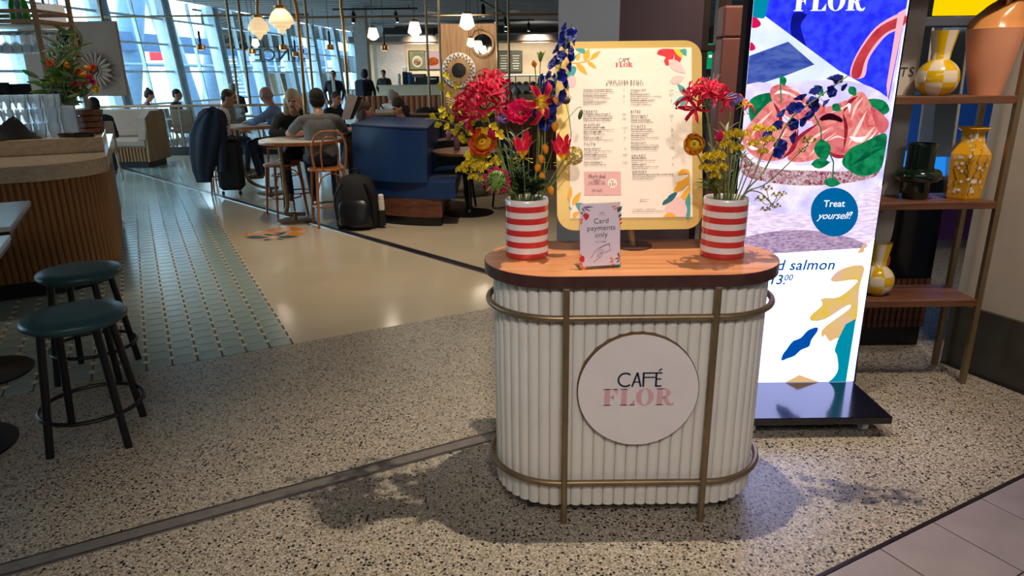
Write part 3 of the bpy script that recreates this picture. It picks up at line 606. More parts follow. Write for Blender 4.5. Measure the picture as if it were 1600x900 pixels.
# ================================================================ card payment stand
cs = thing('card_sign', 'small acrylic stand saying card payments only with flower corners', 'sign', (.215, 2.31, .9546), 0)
a3, b3 = G(905.5, 421, .956), G(969, 417, .956); CXv = (b3-a3); cw = CXv.length; CXv.normalize(); CT = R(6)
CYv = (Vector((0, 0, 1))*math.cos(CT)+Vector((-CXv.y, CXv.x, 0))*math.sin(CT)); CNv = CXv.cross(CYv)
C0 = (a3+b3)/2+Vector((0, 0, .003)); chh = .222
def CP(x, y, h=0): return C0+CXv*x+CYv*y+CNv*h
def Cpx(px, py, h=0):
    r = ray(px, py); t = (C0+CNv*h-CO).dot(CNv)/r.dot(CNv); return CO+r*t
MB().slab([CP(x*cw/2, y, -.004) for x, y in ((-1, .0), (1, .0), (1, chh), (-1, chh))], CNv, .006).build('acrylic_sleeve', 'acrylic', cs)
cp = MB().slab([CP(x*(cw/2-.002), y, .0021) for x, y in ((-1, .006), (1, .006), (1, chh-.002), (-1, chh-.002))], CNv, .0006).build('card', 'card', cs)
MB().slab([CP(-cw/2, 0, 0)+Vector((0, .0, -.003)), CP(cw/2, 0, 0)+Vector((0, 0, -.003)), CP(cw/2, 0, 0)+Vector((-CXv.y, CXv.x, 0))*.07+Vector((0, 0, -.003)), CP(-cw/2, 0, 0)+Vector((-CXv.y, CXv.x, 0))*.07+Vector((0, 0, -.003))], (0, 0, 1), .003).build('acrylic_foot', 'acrylic', cs)
hh[0] = .0028; K4 = 7.5; O4 = (900, 310)
CD = lambda pts, mat: decal(Cpx, S8(pts, O4[0], O4[1], K4), 'print_'+mat, cp)
CL = lambda a, mat: decal(Cpx, S8(leafpts(*a), O4[0], O4[1], K4), 'print_'+mat, cp, sm=False)
for a, m in (((80, 105, 210, 100, 10), 'leaf_grey'), ((90, 110, 175, 155, 8), 'leaf_grey'), ((70, 110, 105, 165, 9), 'leaf_grey'), ((60, 160, 80, 185, 12), 'leaf_deep'), ((55, 310, 70, 255, 12), 'leaf_orange'), ((50, 270, 85, 225, 14), 'leaf_orange'),
        ((410, 100, 480, 92, 9), 'leaf_orange'), ((430, 135, 520, 95, 10), 'leaf_orange'), ((480, 140, 545, 90, 16), 'leaf_grey'), ((535, 110, 480, 160, 20), 'leaf_deep'), ((530, 180, 498, 225, 16), 'leaf_deep'), ((540, 180, 490, 165, 12), 'leaf_pink'), ((540, 230, 500, 260, 9), 'leaf_red'), ((540, 275, 512, 310, 10), 'leaf_red'),
        ((60, 740, 62, 830, 18), 'leaf_orange'), ((70, 835, 130, 795, 16), 'leaf_orange'), ((55, 650, 62, 700, 10), 'leaf_orange'), ((400, 685, 440, 740, 10), 'leaf_orange'), ((390, 745, 450, 740, 9), 'leaf_orange'), ((405, 782, 460, 765, 10), 'leaf_orange'), ((520, 690, 450, 715, 9), 'leaf_grey'), ((520, 700, 480, 640, 8), 'leaf_grey'), ((505, 690, 495, 625, 8), 'leaf_grey'), ((510, 710, 475, 760, 9), 'leaf_grey')): CL(a, m)
for pts in ([(80, 200), (110, 170), (150, 190), (150, 225), (115, 255), (95, 225)], [(38, 715), (70, 672), (98, 690), (95, 740), (62, 745)]): CD(pts, 'leaf_red')
CD([(445, 800), (450, 775), (480, 785), (515, 775), (520, 800)], 'leaf_deep'); CD([(495, 690), (510, 680), (520, 695), (508, 710)], 'leaf_orange')
cq = lambda px, py: basis(CXv, CYv, CNv, Cpx(px, py, .0032)-wl(cs))
def ctext(b, px, py, s, sp=1, w=0, line=1): put('card_lettering', text_me(b, s, 'ink', 'CENTER', .0001, 0, w, sp, line, 3), cp, cq(px, py))
ctext('Card\npayments\nonly', 939.5, 349, .0255, 1.04, 0, .92); ctext('NO CASH', 939, 379, .008, 1.1)
cc = Cpx(940.5, 334, .003); logo(lambda x, y: cc+CXv*x+CYv*y, .0085, cp, 'ink', 'logo_pink')
lm = MB()
for pts in ([(270, 590), (375, 540), (390, 550), (402, 600), (395, 612), (305, 645), (300, 625)], [(268, 582), (380, 530), (395, 555)], [(165, 698), (190, 680), (215, 630), (240, 600), (275, 595)], [(240, 635), (300, 600), (318, 615), (275, 645), (260, 660), (275, 690), (300, 680), (300, 655), (275, 665)], [(205, 748), (250, 715), (275, 690)], [(255, 660), (240, 690)]):
    q = smooth_poly(pts, 1) if False else [(v.x, v.y) for v in catmull([(p[0], p[1], 0) for p in pts], 4)]
    stroke(lm, S8(q, 900, 310, 7.5), .55, lambda x, y: Cpx(x, y, .0036))
lm.build('hand_drawing', 'ink', cp)
# ================================================================ LED display
LY = 3.15
led = thing('led_display', 'tall lit advertising screen with salmon toast on a black wheeled base', 'display', (1.36, LY+.05, 0))
LX0, LX1 = 1.045, 1.708
MB().box(((LX0+LX1)/2-.007, LY+.045, 1.085), (LX1-LX0+.03, .07, 1.97)).build('housing', 'base_black', led)
MB().box((1.36, 3.08, .085), (.70, .60, .036), 0, None, .003).build('base_plate', 'base_black', led)
for s in (LX0-.002, LX1+.002):
    MB().slab([(s, 2.98+.17, .103), (s, 3.36, .103), (s, 3.22, .42), (s, 3.17, .42)], (1, 0, 0), .008).build('bracket', 'base_black', led)
for x in (1.10, 1.62):
    for y in (2.86, 3.30):
        w = MB().cyl((x-.013, y, .034), (x+.013, y, .034), .033, n=20).build('caster_wheel', 'caster_white', led, True)
        MB().box((x, y, .062), (.045, .045, .02)).build('fork', 'base_black', w)
glow('px_white', (184, 192, 255), 4.2); glow('px_plate', (222, 214, 246), 1.4, (186, 176, 228), 12); glow('px_blue', (24, 30, 220), 2.2, (40, 52, 226), 30); glow('px_blue_dk', (16, 22, 110), .8, (20, 30, 190), 9)
glow('px_cloth', (206, 220, 240), 1.2, (232, 238, 250), 8); glow('px_napkin', (54, 80, 186), .8, (96, 120, 206), 14, 0, (1, 1, 3)); glow('px_red', (226, 80, 84), .85, (196, 46, 66), 9); glow('px_rim', (255, 188, 204), 1.0)
glow('px_salmon', (226, 96, 100), .95, (250, 160, 150), 16, 1.5); glow('px_salmon_b', (206, 62, 84), .9, (240, 130, 130), 14, 1.2); glow('px_salmon_c', (244, 150, 150), 1.0, (214, 84, 92), 20, 2)
glow('px_green', (8, 112, 70), .8, (30, 160, 100), 22, 1); glow('px_green_dk', (4, 74, 54), .8, (14, 120, 76), 26, 1); glow('px_crust', (150, 18, 60), .85, (236, 214, 220), 46, 2); glow('px_cream', (250, 244, 250), 1.05)
glow('px_mat', (226, 196, 222), .85, (150, 120, 170), 40, 0, (1, 1, 4)); glow('px_mat_pale', (236, 224, 244), 1.25, (206, 180, 214), 26, 0, (1, 1, 5)); glow('px_circle', (0, 108, 172), .85); glow('px_ink', (6, 84, 160), .8)
glow('px_gold', (236, 200, 60), .95, (234, 190, 170), 9); glow('px_peach', (236, 190, 130), .95); glow('px_teal', (0, 150, 178), .9); glow('px_blob', (0, 84, 178), .9); glow('px_magenta', (232, 24, 92), .9); glow('px_dark', (60, 10, 30), .6)
def Lpx(px, py, h=0): return W(px, py, LY+.0085-h)
zb = .105
scr = MB().slab([(LX0, LY+.0095, zb), (LX1, LY+.0095, zb), (LX1, LY+.0095, 2.06), (LX0, LY+.0095, 2.06)], (0, -1, 0), .0005).build('screen', 'px_white', led)
hh[0] = 0
def clipx(pts):
    out = []
    for px, py in pts:
        p = Lpx(px, py); out.append((min(max(p.x, LX0), LX1), min(max(p.z, zb), 2.06)))
    return out
def LD(pts, mat, sm=False, name='picture'):
    hh[0] += .00008; q = clipx(smooth_poly(pts) if sm else pts)
    return MB().add([(x, LY+.0085-hh[0], z) for x, z in q], [tuple(range(len(q)))]).build(name, mat, scr)
Z5 = lambda pts: S8(pts, 1160, 0, 1600/260.); Z3 = lambda pts: S8(pts, 1140, 0, 3.); Z4 = lambda pts: S8(pts, 1150, 370, 3.75)
LD([(1140, -60), (1430, -60), (1330, 560), (1140, 560)], 'px_plate')
LD([(1150, -70), (1440, -70), (1388, 160), (1386, 152), (1310, 110), (1194, 24), (1178, 10)], 'px_blue')
LD(Z5([(490, 130), (620, 140), (560, 250), (620, 480), (470, 340)]), 'px_blue_dk', True)
LD([(1176, 28), (1194, 24), (1310, 110), (1388, 153), (1380, 200), (1250, 190), (1150, 200)], 'px_cloth')
LD(Z5([(60, -60), (250, -60), (240, 60), (215, 165), (160, 175), (60, 150)]), 'px_teal', True); LD(Z5([(95, 165), (150, 185), (178, 235), (140, 265), (85, 260)]), 'px_magenta', True); LD(Z5([(80, 405), (118, 440), (120, 475), (70, 485)]), 'px_magenta', True)
LD(Z5([(-60, 540), (440, 400), (692, 620), (430, 722), (-60, 850)]), 'px_napkin')
LD(Z5([(1040, 740), (1060, 600), (1170, 400), (1320, 230), (1560, 115), (1560, 250), (1400, 330), (1290, 450), (1210, 580), (1170, 740)]), 'px_rim', True)
LD(Z5([(1050, 740), (1075, 600), (1185, 410), (1330, 250), (1560, 150), (1560, 235), (1390, 310), (1270, 430), (1180, 580), (1130, 740)]), 'px_red', True)
LD(Z3([(790, 60), (826, 40), (740, 470), (735, 400)]), 'px_rim')
# plate, toast and topping
LD(Z3([(40, 440), (260, 390), (560, 380), (730, 450), (760, 560), (740, 800), (640, 880), (300, 950), (40, 930)]), 'px_plate', True)
LD(Z3([(40, 720), (200, 770), (400, 800), (560, 800), (700, 760), (690, 820), (600, 850), (440, 868), (300, 868), (160, 850), (60, 815)]), 'px_crust', True)
LD(Z3([(60, 700), (150, 760), (280, 790), (450, 770), (560, 730), (520, 790), (420, 800), (250, 795), (130, 775)]), 'px_cream', True)
LD(Z3([(95, 470), (180, 435), (240, 450), (235, 520), (160, 560), (100, 570)]), 'px_green', True); LD(Z3([(640, 470), (720, 470), (748, 520), (690, 540)]), 'px_green', True)
LD(Z3([(190, 420), (250, 395), (330, 440), (390, 480), (400, 560), (300, 560), (215, 500)]), 'px_salmon_c', True)
LD(Z3([(60, 640), (110, 560), (205, 470), (240, 560), (320, 600), (300, 680), (250, 745), (150, 750), (80, 700)]), 'px_salmon', True)
LD(Z3([(380, 470), (460, 500), (560, 470), (600, 560), (520, 640), (400, 600)]), 'px_salmon_c', True); LD(Z3([(420, 560), (470, 530), (530, 560), (500, 580)]), 'px_dark', True)
LD(Z3([(270, 740), (330, 640), (440, 565), (530, 580), (540, 640), (470, 690), (420, 740), (330, 760)]), 'px_salmon', True)
LD(Z3([(440, 640), (510, 600), (560, 640), (560, 720), (500, 730), (450, 700)]), 'px_salmon_b', True)
LD(Z3([(525, 520), (560, 460), (620, 430), (665, 500), (700, 620), (640, 690), (580, 735), (535, 700), (540, 600)]), 'px_salmon', True)
LD(Z3([(660, 500), (740, 560), (735, 610), (700, 620)]), 'px_salmon_b', True)
glow('px_streak', (255, 206, 196), 1.15); glow('px_shade', (150, 26, 52), .8, (190, 50, 66), 20, 1); glow('px_shine', (255, 240, 240), 1.3)
def streak(pts, w, mat):
    hh[0] += .00008; q = [(v.x, v.y) for v in catmull([(x, y, 0) for x, y in pts], 6)]; n_ = len(q); L1 = []; L2 = []
    for i, (x, y) in enumerate(q):
        a, b = q[max(i-1, 0)], q[min(i+1, n_-1)]; dx, dy = b[0]-a[0], b[1]-a[1]; l = math.hypot(dx, dy) or 1; ww = w*math.sin(PI*(i+.35)/(n_-.3)); L1.append((x-dy/l*ww, y+dx/l*ww)); L2.append((x+dy/l*ww, y-dx/l*ww))
    q = clipx(Z3(L1+L2[::-1])); MB().add([(x, LY+.0085-hh[0], z) for x, z in q], [tuple(range(len(q)))]).build('picture', mat, scr)
for a in ([(270, 720), (330, 640), (420, 575)], [(535, 700), (545, 600), (530, 530)], [(245, 745), (300, 690), (322, 605)], [(205, 480), (235, 540), (240, 600)], [(440, 700), (500, 732), (570, 730)], [(600, 450), (560, 480), (530, 530)]): streak(a, 9, 'px_shade')
for a, w in (([(100, 640), (140, 580), (200, 520)], 7), ([(130, 690), (180, 620), (225, 570)], 6), ([(180, 720), (230, 660), (270, 600)], 5), ([(330, 720), (390, 650), (470, 600)], 7), ([(370, 735), (420, 680), (500, 620)], 5), ([(555, 680), (600, 600), (640, 520)], 8), ([(590, 700), (640, 640), (680, 590)], 6), ([(570, 560), (590, 500), (625, 455)], 6), ([(240, 420), (300, 450), (360, 500)], 6), ([(270, 410), (320, 430), (370, 470)], 4), ([(460, 660), (500, 640), (540, 650)], 5), ([(470, 530), (520, 510), (560, 490)], 5)): streak(a, w, 'px_streak')
for a, w in (([(560, 640), (600, 655), (640, 640)], 12), ([(600, 690), (640, 670), (690, 610)], 5), ([(80, 660), (100, 690), (130, 700)], 9), ([(210, 440), (240, 430), (280, 440)], 7), ([(540, 500), (560, 490), (560, 530)], 6), ([(150, 760), (260, 785), (420, 780)], 10)): streak(a, w, 'px_shine')
LD(Z3([(525, 760), (560, 700), (640, 660), (730, 625), (725, 720), (700, 800), (620, 825), (560, 800)]), 'px_green', True); LD(Z3([(560, 780), (640, 720), (720, 690), (640, 740)]), 'px_green_dk', True)
for a in ((245, 355, 255, 405, 16), (395, 400, 440, 450, 22), (560, 405, 590, 450, 20), (480, 490, 520, 520, 20), (425, 650, 445, 760, 40), (380, 770, 470, 760, 24), (440, 850, 520, 860, 22)): LD(Z3(leafpts(*a)), 'px_green', False)
for pts in ([(235, 350), (240, 480)], [(395, 540), (425, 600), (430, 680)], [(455, 690), (485, 760), (480, 850)]):
    mb = MB(); stroke(mb, [(lambda p: (p.x, p.z))(Lpx(*q)) for q in Z3(pts)], .006, lambda x, y: (x, LY+.0085-hh[0]-.0003, y)); mb.build('picture', 'px_green', scr)
hh[0] += .0004
LD([(1130, 300), (1200, 330), (1300, 330), (1385, 290), (1372, 380), (1130, 400)], 'px_mat_pale', True)
LD([(1130, 395), (1160, 372), (1220, 360), (1290, 362), (1345, 378), (1350, 396), (1130, 400)], 'px_mat', True)
LD([(1130, 400), (1352, 387), (1375, 370), (1330, 620), (1130, 620)], 'px_white')
LD(Z4([(760, 20), (705, 95), (745, 90)]), 'px_peach')
LD(Z4([(745, 170), (620, 185), (555, 240), (575, 262), (700, 250), (690, 280), (600, 350), (500, 360), (500, 400), (435, 460), (440, 490), (520, 480), (650, 400), (655, 425), (500, 545), (545, 610), (690, 520), (720, 300)]), 'px_gold', True)
LD(Z4([(700, 478), (640, 510), (590, 610), (575, 660), (590, 780), (540, 855), (640, 858)]), 'px_teal', False)
LD(Z4([(590, 595), (530, 560), (490, 600), (300, 720), (300, 790), (400, 850), (520, 855), (590, 790), (590, 700), (575, 660)]), 'px_white', True)
LD(Z4([(500, 545), (545, 612), (590, 590), (610, 540), (560, 530)]), 'px_peach'); LD(Z4([(285, 866), (368, 806), (480, 858)]), 'px_peach')
LD(Z4([(265, 722), (270, 690), (295, 655), (330, 610), (375, 590), (420, 545), (470, 528), (475, 550), (440, 600), (425, 640), (380, 660), (340, 695), (300, 710)]), 'px_blob', True)
LD([(1303+37*math.cos(a), 331+38*math.sin(a)) for a in [2*PI*i/40 for i in range(40)]], 'px_circle')
hh[0] += .0003; glow('px_text', (246, 248, 255), 1.1)
def ltext(b, px, py, s, mat, al='CENTER', shear=0, w=0, sp=1):
    put('screen_lettering', text_me(b, s, mat, al, .00005, shear, w, sp, 1, 3), scr, basis((1, 0, 0), (0, 0, 1), (0, -1, 0), Lpx(px, py, hh[0]+.0006)-wl(led)))
ltext('Treat', 1303, 323, .044, 'px_text', 'CENTER', 0, .0006); ltext('yourself!', 1303, 342, .047, 'px_text', 'CENTER', .35, .0003, .95)
ltext('Smoked salmon', 1303.5, 421, .072, 'px_ink', 'RIGHT', .18, .0012, 1.06); ltext('toast 13.', 1227, 444, .068, 'px_ink', 'RIGHT', .18, .0012); ltext('00', 1238, 438, .042, 'px_ink', 'RIGHT', .18, .0009)
pc = Lpx(1298, -10, hh[0]+.0005); logo(lambda x, y: pc+Vector((x, 0, y+.012)), .105, scr, 'px_text', 'px_text')

# ================================================================ white rounded notice panel behind the screen
YS = 3.56
sp_ = thing('notice_panel', 'white notice board with rounded corner and orange leaf behind the screen', 'sign', (1.7, YS, 0))
zb2 = W(1345, 452, YS).z; xr = W(1452, 0, YS).x; rc = .30
pts = [(1.15, zb2), (xr-rc, zb2)]+[(xr-rc+rc*math.cos(a), zb2+rc*1.15+rc*1.15*math.sin(a)) for a in [-PI/2+PI/2*i/10 for i in range(11)]]+[(xr, 2.5), (1.15, 2.5)]
pb = MB().slab([(x, YS, z) for x, z in pts], (0, 1, 0), .02).build('board', 'sign_white', sp_)
for x in (1.25, xr-.36): MB().cyl((x, YS+.03, 0), (x, YS+.03, 2.4), .015, n=10).build('pole', 'brass', sp_)
hh[0] = .001
Npx = lambda px, py, h: W(px, py, YS-h)
decal(Npx, leafpts(1387, 418, 1378, 381, 8), 'print_leaf_orange', pb, sm=False); decal(Npx, leafpts(1384, 418, 1350, 399, 7), 'print_leaf_orange', pb, sm=False); decal(Npx, leafpts(1384, 420, 1348, 430, 6), 'print_leaf_orange', pb, sm=False)
decal(Npx, [(1350, 450), (1352, 436), (1366, 429), (1372, 431), (1364, 440)], 'print_leaf_teal', pb)
for b, px, py, s, m in (('TS', 1427, 119, .062, 'ink'), ('ES', 1379, 332, .036, 'ink'), ('S', 1415.5, 47, .05, 'print_leaf_orange'), ('T', 1415.5, 74, .05, 'print_leaf_orange')):
    put('sign_lettering', text_me(b, s, m, 'RIGHT', .0002, .1, 0, 1.15, 1, 3), pb, basis((1, 0, 0), (0, 0, 1), (0, -1, 0), W(px, py, YS-.002)-wl(sp_)))

# ================================================================ display shelf with vases
sh = thing('display_shelf', 'open brass framed shelf unit with three walnut boards', 'shelf', (2.0, 3.46, 0))
SY0, SY1 = 3.325, 3.60; SXR = 2.375
for z in (.47, .975, 1.475, 1.98): MB().box(((1.2+SXR)/2, (SY0+SY1)/2, z-.0175), (SXR-1.2, SY1-SY0, .035), 0, None, .002).build('board', 'walnut', sh)
for x in (SXR+.013, 1.19):
    for y in (SY0+.013, SY1-.013): MB().box((x, y, 1.15), (.026, .026, 2.3)).build('post', 'brass', sh)
def lathe_mats(prof_bands, c, n, mats, fn, k=3):            # turned vessel, material by band and sector
    mb = MB(); prof = []; bands = []
    c = Vector(c)
    for i in range(len(prof_bands)-1):
        prof.append(prof_bands[i]); bands.append(prof_bands[i][2])
    prof.append(prof_bands[-1])
    vs = [(c.x+p[0]*math.cos(2*PI*j/n), c.y+p[0]*math.sin(2*PI*j/n), c.z+p[1]) for p in prof for j in range(n)]
    fs = []; mi = []
    for i in range(len(prof)-1):
        for j in range(n): fs.append((i*n+j, i*n+(j+1) % n, (i+1)*n+(j+1) % n, (i+1)*n+j)); mi.append(fn(bands[i], j))
    mb.add(vs, fs); mb.mi = mi; mb.add([vs[j] for j in range(n)], [tuple(range(n))]); return mb
def refine(prof, n=4):
    out = []
    for i in range(len(prof)-1):
        a, b = prof[i], prof[i+1]
        P0 = prof[max(i-1, 0)]; P3 = prof[min(i+2, len(prof)-1)]
        for k in range(n):
            t = k/n; f = lambda q: .5*(2*a[q]+(b[q]-P0[q])*t+(2*P0[q]-5*a[q]+4*b[q]-P3[q])*t*t+(3*a[q]-P0[q]-3*b[q]+P3[q])*t**3); out.append((f(0), f(1), a[2]))
    return out+[prof[-1]]
def checker_vase(px, zb, y, k, label, hoff, rot=0):
    c = W(px, 150, y); c = Vector((c.x, y, zb))
    prof = [(.052, 0, 0), (.083, .03, 0), (.093, .062, 1), (.094, .085, 1), (.088, .115, 2), (.070, .142, 2), (.040, .165, 3), (.043, .20, 3), (.060, .295, 3)]
    prof = [(r*k, z*k, b) for r, z, b in prof]
    pr = refine(prof[:7])[:-1]+prof[6:]; pr += [(prof[-1][0]-.006, prof[-1][1], 3), (.033*k, .2*k, 4)]
    t = thing('checkered_vase', label, 'vase', c)
    mb = lathe_mats(pr, c, 48, None, lambda b, j: ((((j+rot) // 6)+b+hoff) % 2) if b < 4 else 0); mb.build('body', ['vase_yellow', 'vase_cream'], t, 60)
checker_vase(1460, 1.475, 3.46, 1.0, 'yellow and cream checkered vase with flared neck on the upper board', 0, 2)
checker_vase(1412, .47, 3.46, .93, 'yellow and cream checkered vase with flared neck on the lowest board', 1, 0)
c = W(1537, 150, 3.46); pv_ = thing('tall_peach_vase', 'tall two-tone peach vase with slanted rim on the upper board', 'vase', (c.x, 3.46, 1.475)); c = Vector((c.x, 3.46, 1.475))
n = 40; vs = []; prof = [(.068, 0), (.085, .08), (.108, .2), (.121, .285), (.123, .30)]
MB().lathe(prof, c, n).build('lower_body', 'vase_peach', pv_, 50)
up_ = [(.1235, .30), (.119, .305), (.112, .34), (.10, .40)]
mb = MB(); vs = []
for i, (r, z) in enumerate(up_+[(.088, .46), (.080, .46), (.10, .36), (.09, .28)]):
    for j in range(n):
        a = 2*PI*j/n; x = r*math.cos(a); zz = z
        if i >= 3: zz = z-max(0, (.06-x))*.55*(1 if i in (4, 5) else .45)
        vs.append(c+Vector((x+(.03 if i >= 4 else .012 if i == 3 else 0), r*math.sin(a), zz)))
mb.add(vs, [(i*n+j, i*n+(j+1) % n, (i+1)*n+(j+1) % n, (i+1)*n+j) for i in range(7) for j in range(n)]); mb.build('upper_body', 'vase_apricot', pv_, 60)
c = W(1429, 308, 3.45); c = Vector((c.x, 3.45, .975))
gv = thing('dark_green_vase', 'glossy dark green vase with a thick ring round its waist', 'vase', c)
MB().lathe([(.055, 0), (.060, .01), (.062, .10), (.064, .125), (.064, .26), (.068, .272), (.062, .274), (.056, .26), (.05, .15)], c, 36).build('body', 'vase_green', gv, 50)
MB().tube([c+Vector((.075*math.cos(a), .075*math.sin(a), .118)) for a in [2*PI*i/36 for i in range(36)]], .032, 12, closed=True).build('ring', 'vase_green', gv, True)
c = W(1501, 313, 3.44); c = Vector((c.x, 3.44, .975))
hv = thing('floral_vase', 'six-sided mustard yellow vase painted with white blossom branches', 'vase', c)
prof = [(.080, 0), (.084, .01), (.100, .20), (.098, .225), (.062, .275), (.052, .30), (.056, .33), (.075, .345), (.072, .350), (.05, .345), (.045, .3)]
MB().lathe(prof, c, 6, Matrix.Rotation(R(8), 3, 'Z')).build('body', 'mustard', hv)
def hexpt(a, z, e=.0015):
    r = np.interp(z, [p[1] for p in prof[:8]], [p[0] for p in prof[:8]]); q = (a-R(8)) % (PI/3)-PI/6; rr = r*math.cos(PI/6)/math.cos(q)+e
    return c+Vector((rr*math.cos(a), rr*math.sin(a), z))
rnd = random.Random(4)
for k in range(64):
    a = -PI/2+rnd.uniform(-1.5, 1.5); z = rnd.uniform(.02, .32); m = MB(); p0 = hexpt(a, z); nrm = Vector((math.cos(a), math.sin(a), 0)); tx = Vector((-nrm.y, nrm.x, 0)); s = rnd.uniform(.009, .0145)
    m.add([p0+nrm*.0004+tx*s*(1 if i % 2 else .55)*math.cos(2*PI*i/10)+Vector((0, 0, s*(1 if i % 2 else .55)*math.sin(2*PI*i/10))) for i in range(10)], [tuple(range(10))]); m.build('blossom', 'blossom', hv)
for k in range(14):
    a = -PI/2+rnd.uniform(-1.3, 1.3); z = rnd.uniform(.02, .2); pts = []
    for i in range(7): pts.append(hexpt(a, z, .0012)); a += rnd.uniform(-.16, .2); z += rnd.uniform(.004, .022)
    MB().tube(pts, .0013, 4).build('branch', 'twig', hv)
one('black_pot', MB().lathe([(.05, .47), (.062, .475), (.066, .56), (.062, .58), (.05, .575)], (W(1362, 450, 3.47).x, 3.47, 0), 28), 'black', 'small black pot half hidden behind the notice board on the lowest shelf', 'pot', None, 50)
# ---------------- behind the shelf
cb = thing('ribbed_cabinet', 'dark cabinet with ribbed wooden front behind the display shelf', 'cabinet', (1.95, 4.05, 0))
cx0, cx1 = 1.35, 2.47
MB().box(((cx0+cx1)/2, 4.08, .06), (cx1-cx0-.03, .40, .12)).build('plinth', 'black', cb); MB().box(((cx0+cx1)/2, 4.08, .56), (cx1-cx0, .40, .88)).build('body', 'black_matt', cb)
rb = MB().prism([(.016*math.cos(a), -.012*math.sin(a)) for a in [PI*i/6 for i in range(7)]], .0, .30).mesh('rib', 'walnut', 50)
for i in range(32): put('rib', rb, cb, Matrix.Translation(Vector((cx0+.02+i*.035, 3.879, .122))-wl(cb)))
MB().box(((cx0+cx1)/2, 3.874, .71), (cx1-cx0-.02, .012, .56)).build('glass_front', 'base_black', cb)
def panel(name, px0, px1, py0, py1, y, t, mat, label, cat, rz=0):
    a, b = W(px0, py1, y), W(px1, py0, y); return one(name, MB().box(((a.x+b.x)/2, y, (a.z+b.z)/2), (abs(b.x-a.x), t, abs(b.z-a.z)), rz, None, .004), mat, label, cat)
def arch(name, px0, px1, py0, y, zbot, mat, label, cat):
    a, b = W(px0, py0, y), W(px1, py0, y); w = b.x-a.x; r = w/2; zt_ = a.z
    pts = [(a.x, zbot), (b.x, zbot)]+[(a.x+r+r*math.cos(t), zt_-r+r*math.sin(t)) for t in [PI*i/14 for i in range(15)]]
    return one(name, MB().slab([(x, y, z) for x, z in pts], (0, 1, 0), .05), mat, label, cat)
arch('blue_divider', 1370, 1462, 140, 4.42, 1.103, 'panel_blue', 'blue arched divider left of the dark green vase', 'divider'); arch('blue_divider', 1470, 1512, 140, 4.56, 1.103, 'panel_blue', 'slim blue arched divider above the mustard vase', 'divider'); arch('blue_divider', 1508, 1568, 98, 4.50, 1.103, 'panel_blue', 'blue arched divider behind the tall peach vase', 'divider')
one('lit_ledge', MB().box((2.45, 4.35, 1.052), (1.35, .72, .10), 0, None, .01), 'strip_blue', 'glowing blue ledge behind the mustard vase', 'ledge')
panel('yellow_light_box', 1462, 1640, -6, 24, 5.2, .1, 'sign_yellow', 'bright yellow light box above the display shelf', 'light box')
panel('grey_header', 1440, 1640, 25, 42, 5.1, .1, 'panel_grey', 'grey header beam under the yellow light box', 'beam')
one('purple_divider', MB().box((W(1531, 300, 6.6).x, 6.6, 1.2), (1.0, .1, 2.4)), 'panel_purple', 'purple divider wall beyond the display shelf', 'divider')
mr = thing('leaning_mirror', 'tall frameless mirror behind the checkered vase', 'mirror', (W(1487, 150, 3.95).x, 3.95, 1.1))
a, b = W(1447, 150, 3.95), W(1523, 42, 3.95)
MB().slab([(a.x, 3.95, 1.12), (b.x, 3.95, 1.12), (b.x, 3.99, b.z), (a.x, 3.99, b.z)], (0, 1, .03), .008).build('glass', 'mirror', mr)
for x in (a.x, b.x): MB().tube([(x, 3.947, 1.12), (x, 3.987, b.z)], .006, 6).build('edge', 'cream', mr)
# ================================================================ big column and what stands behind the screen
ca, cb_, cc_ = W(872, 100, 4.15), W(966, 100, 4.0), W(1094, 100, 4.25); 
pl = [(ca.x, 4.15), (cb_.x, 4.0), (cc_.x, 4.25), (cc_.x-.1, 4.75), (ca.x+.05, 4.75)]
mb = MB().prism(pl, 0, CEIL)
co = struct('wall_column', mb, ['col_blue', 'col_plum'])
for p in co.data.polygons:
    if p.center.x > cb_.x and p.normal.y < -.2: p.material_index = 1
fr = thing('dark_shelving', 'dark wooden open shelving frame beside the large column', 'shelf', (W(1112, 130, 4.9).x, 4.9, 0))
for px, w in ((1096, .05), (1124, .085)): x = W(px, 100, 4.9).x; MB().box((x, 4.9, 1.6), (w, .08, 3.2)).build('post', 'darkwood', fr)
for z in (.9, 1.75, 2.15): MB().box((W(1112, 100, 4.95).x, 4.98, z), (.42, .25, .035)).build('shelf_board', 'darkwood', fr)
bt = thing('terracotta_backrest', 'tall terracotta upholstered booth back beside the lit screen', 'booth', (W(1148, 200, 4.5).x, 4.5, 0))
a, b = W(1127, 11, 4.5), W(1215, 11, 4.5); zs = W(1140, 60, 4.5).z; w = b.x-a.x
MB().box(((a.x+b.x)/2, 4.5, zs/2), (w, .14, zs), 0, None, .008).build('lower_cushion', 'terracotta', bt); MB().box(((a.x+b.x)/2, 4.5, (zs+a.z)/2+.003), (w, .14, a.z-zs), 0, None, .012).build('upper_cushion', 'terracotta', bt)
glow('exit_green', (0, 150, 90), 1.0)
ex = one('exit_sign', MB().box(W(1104, 88, 9), (.46, .05, .3)), 'exit_green', 'small green emergency exit sign beyond the large column', 'sign')
p = W(1104, 88, 8.97)
mb = MB().box(p+Vector((-.06, 0, 0)), (.09, .006, .16)).box(p+Vector((.08, 0, 0)), (.10, .006, .03)); mb.build('pictogram', 'px_text', ex); MB().cyl(p+Vector((0, .03, .14)), (p.x, 9, CEIL), .012, n=6).build('hanger', 'black', ex)
one('clay_jar', MB().lathe([(.03, 0), (.06, .03), (.065, .10), (.035, .15), (.045, .17)], (W(1083, 50, 4.95).x, 4.95, 1.769), 20), 'terracotta', 'round clay jar on the dark shelving beside the column', 'jar', None, 50)
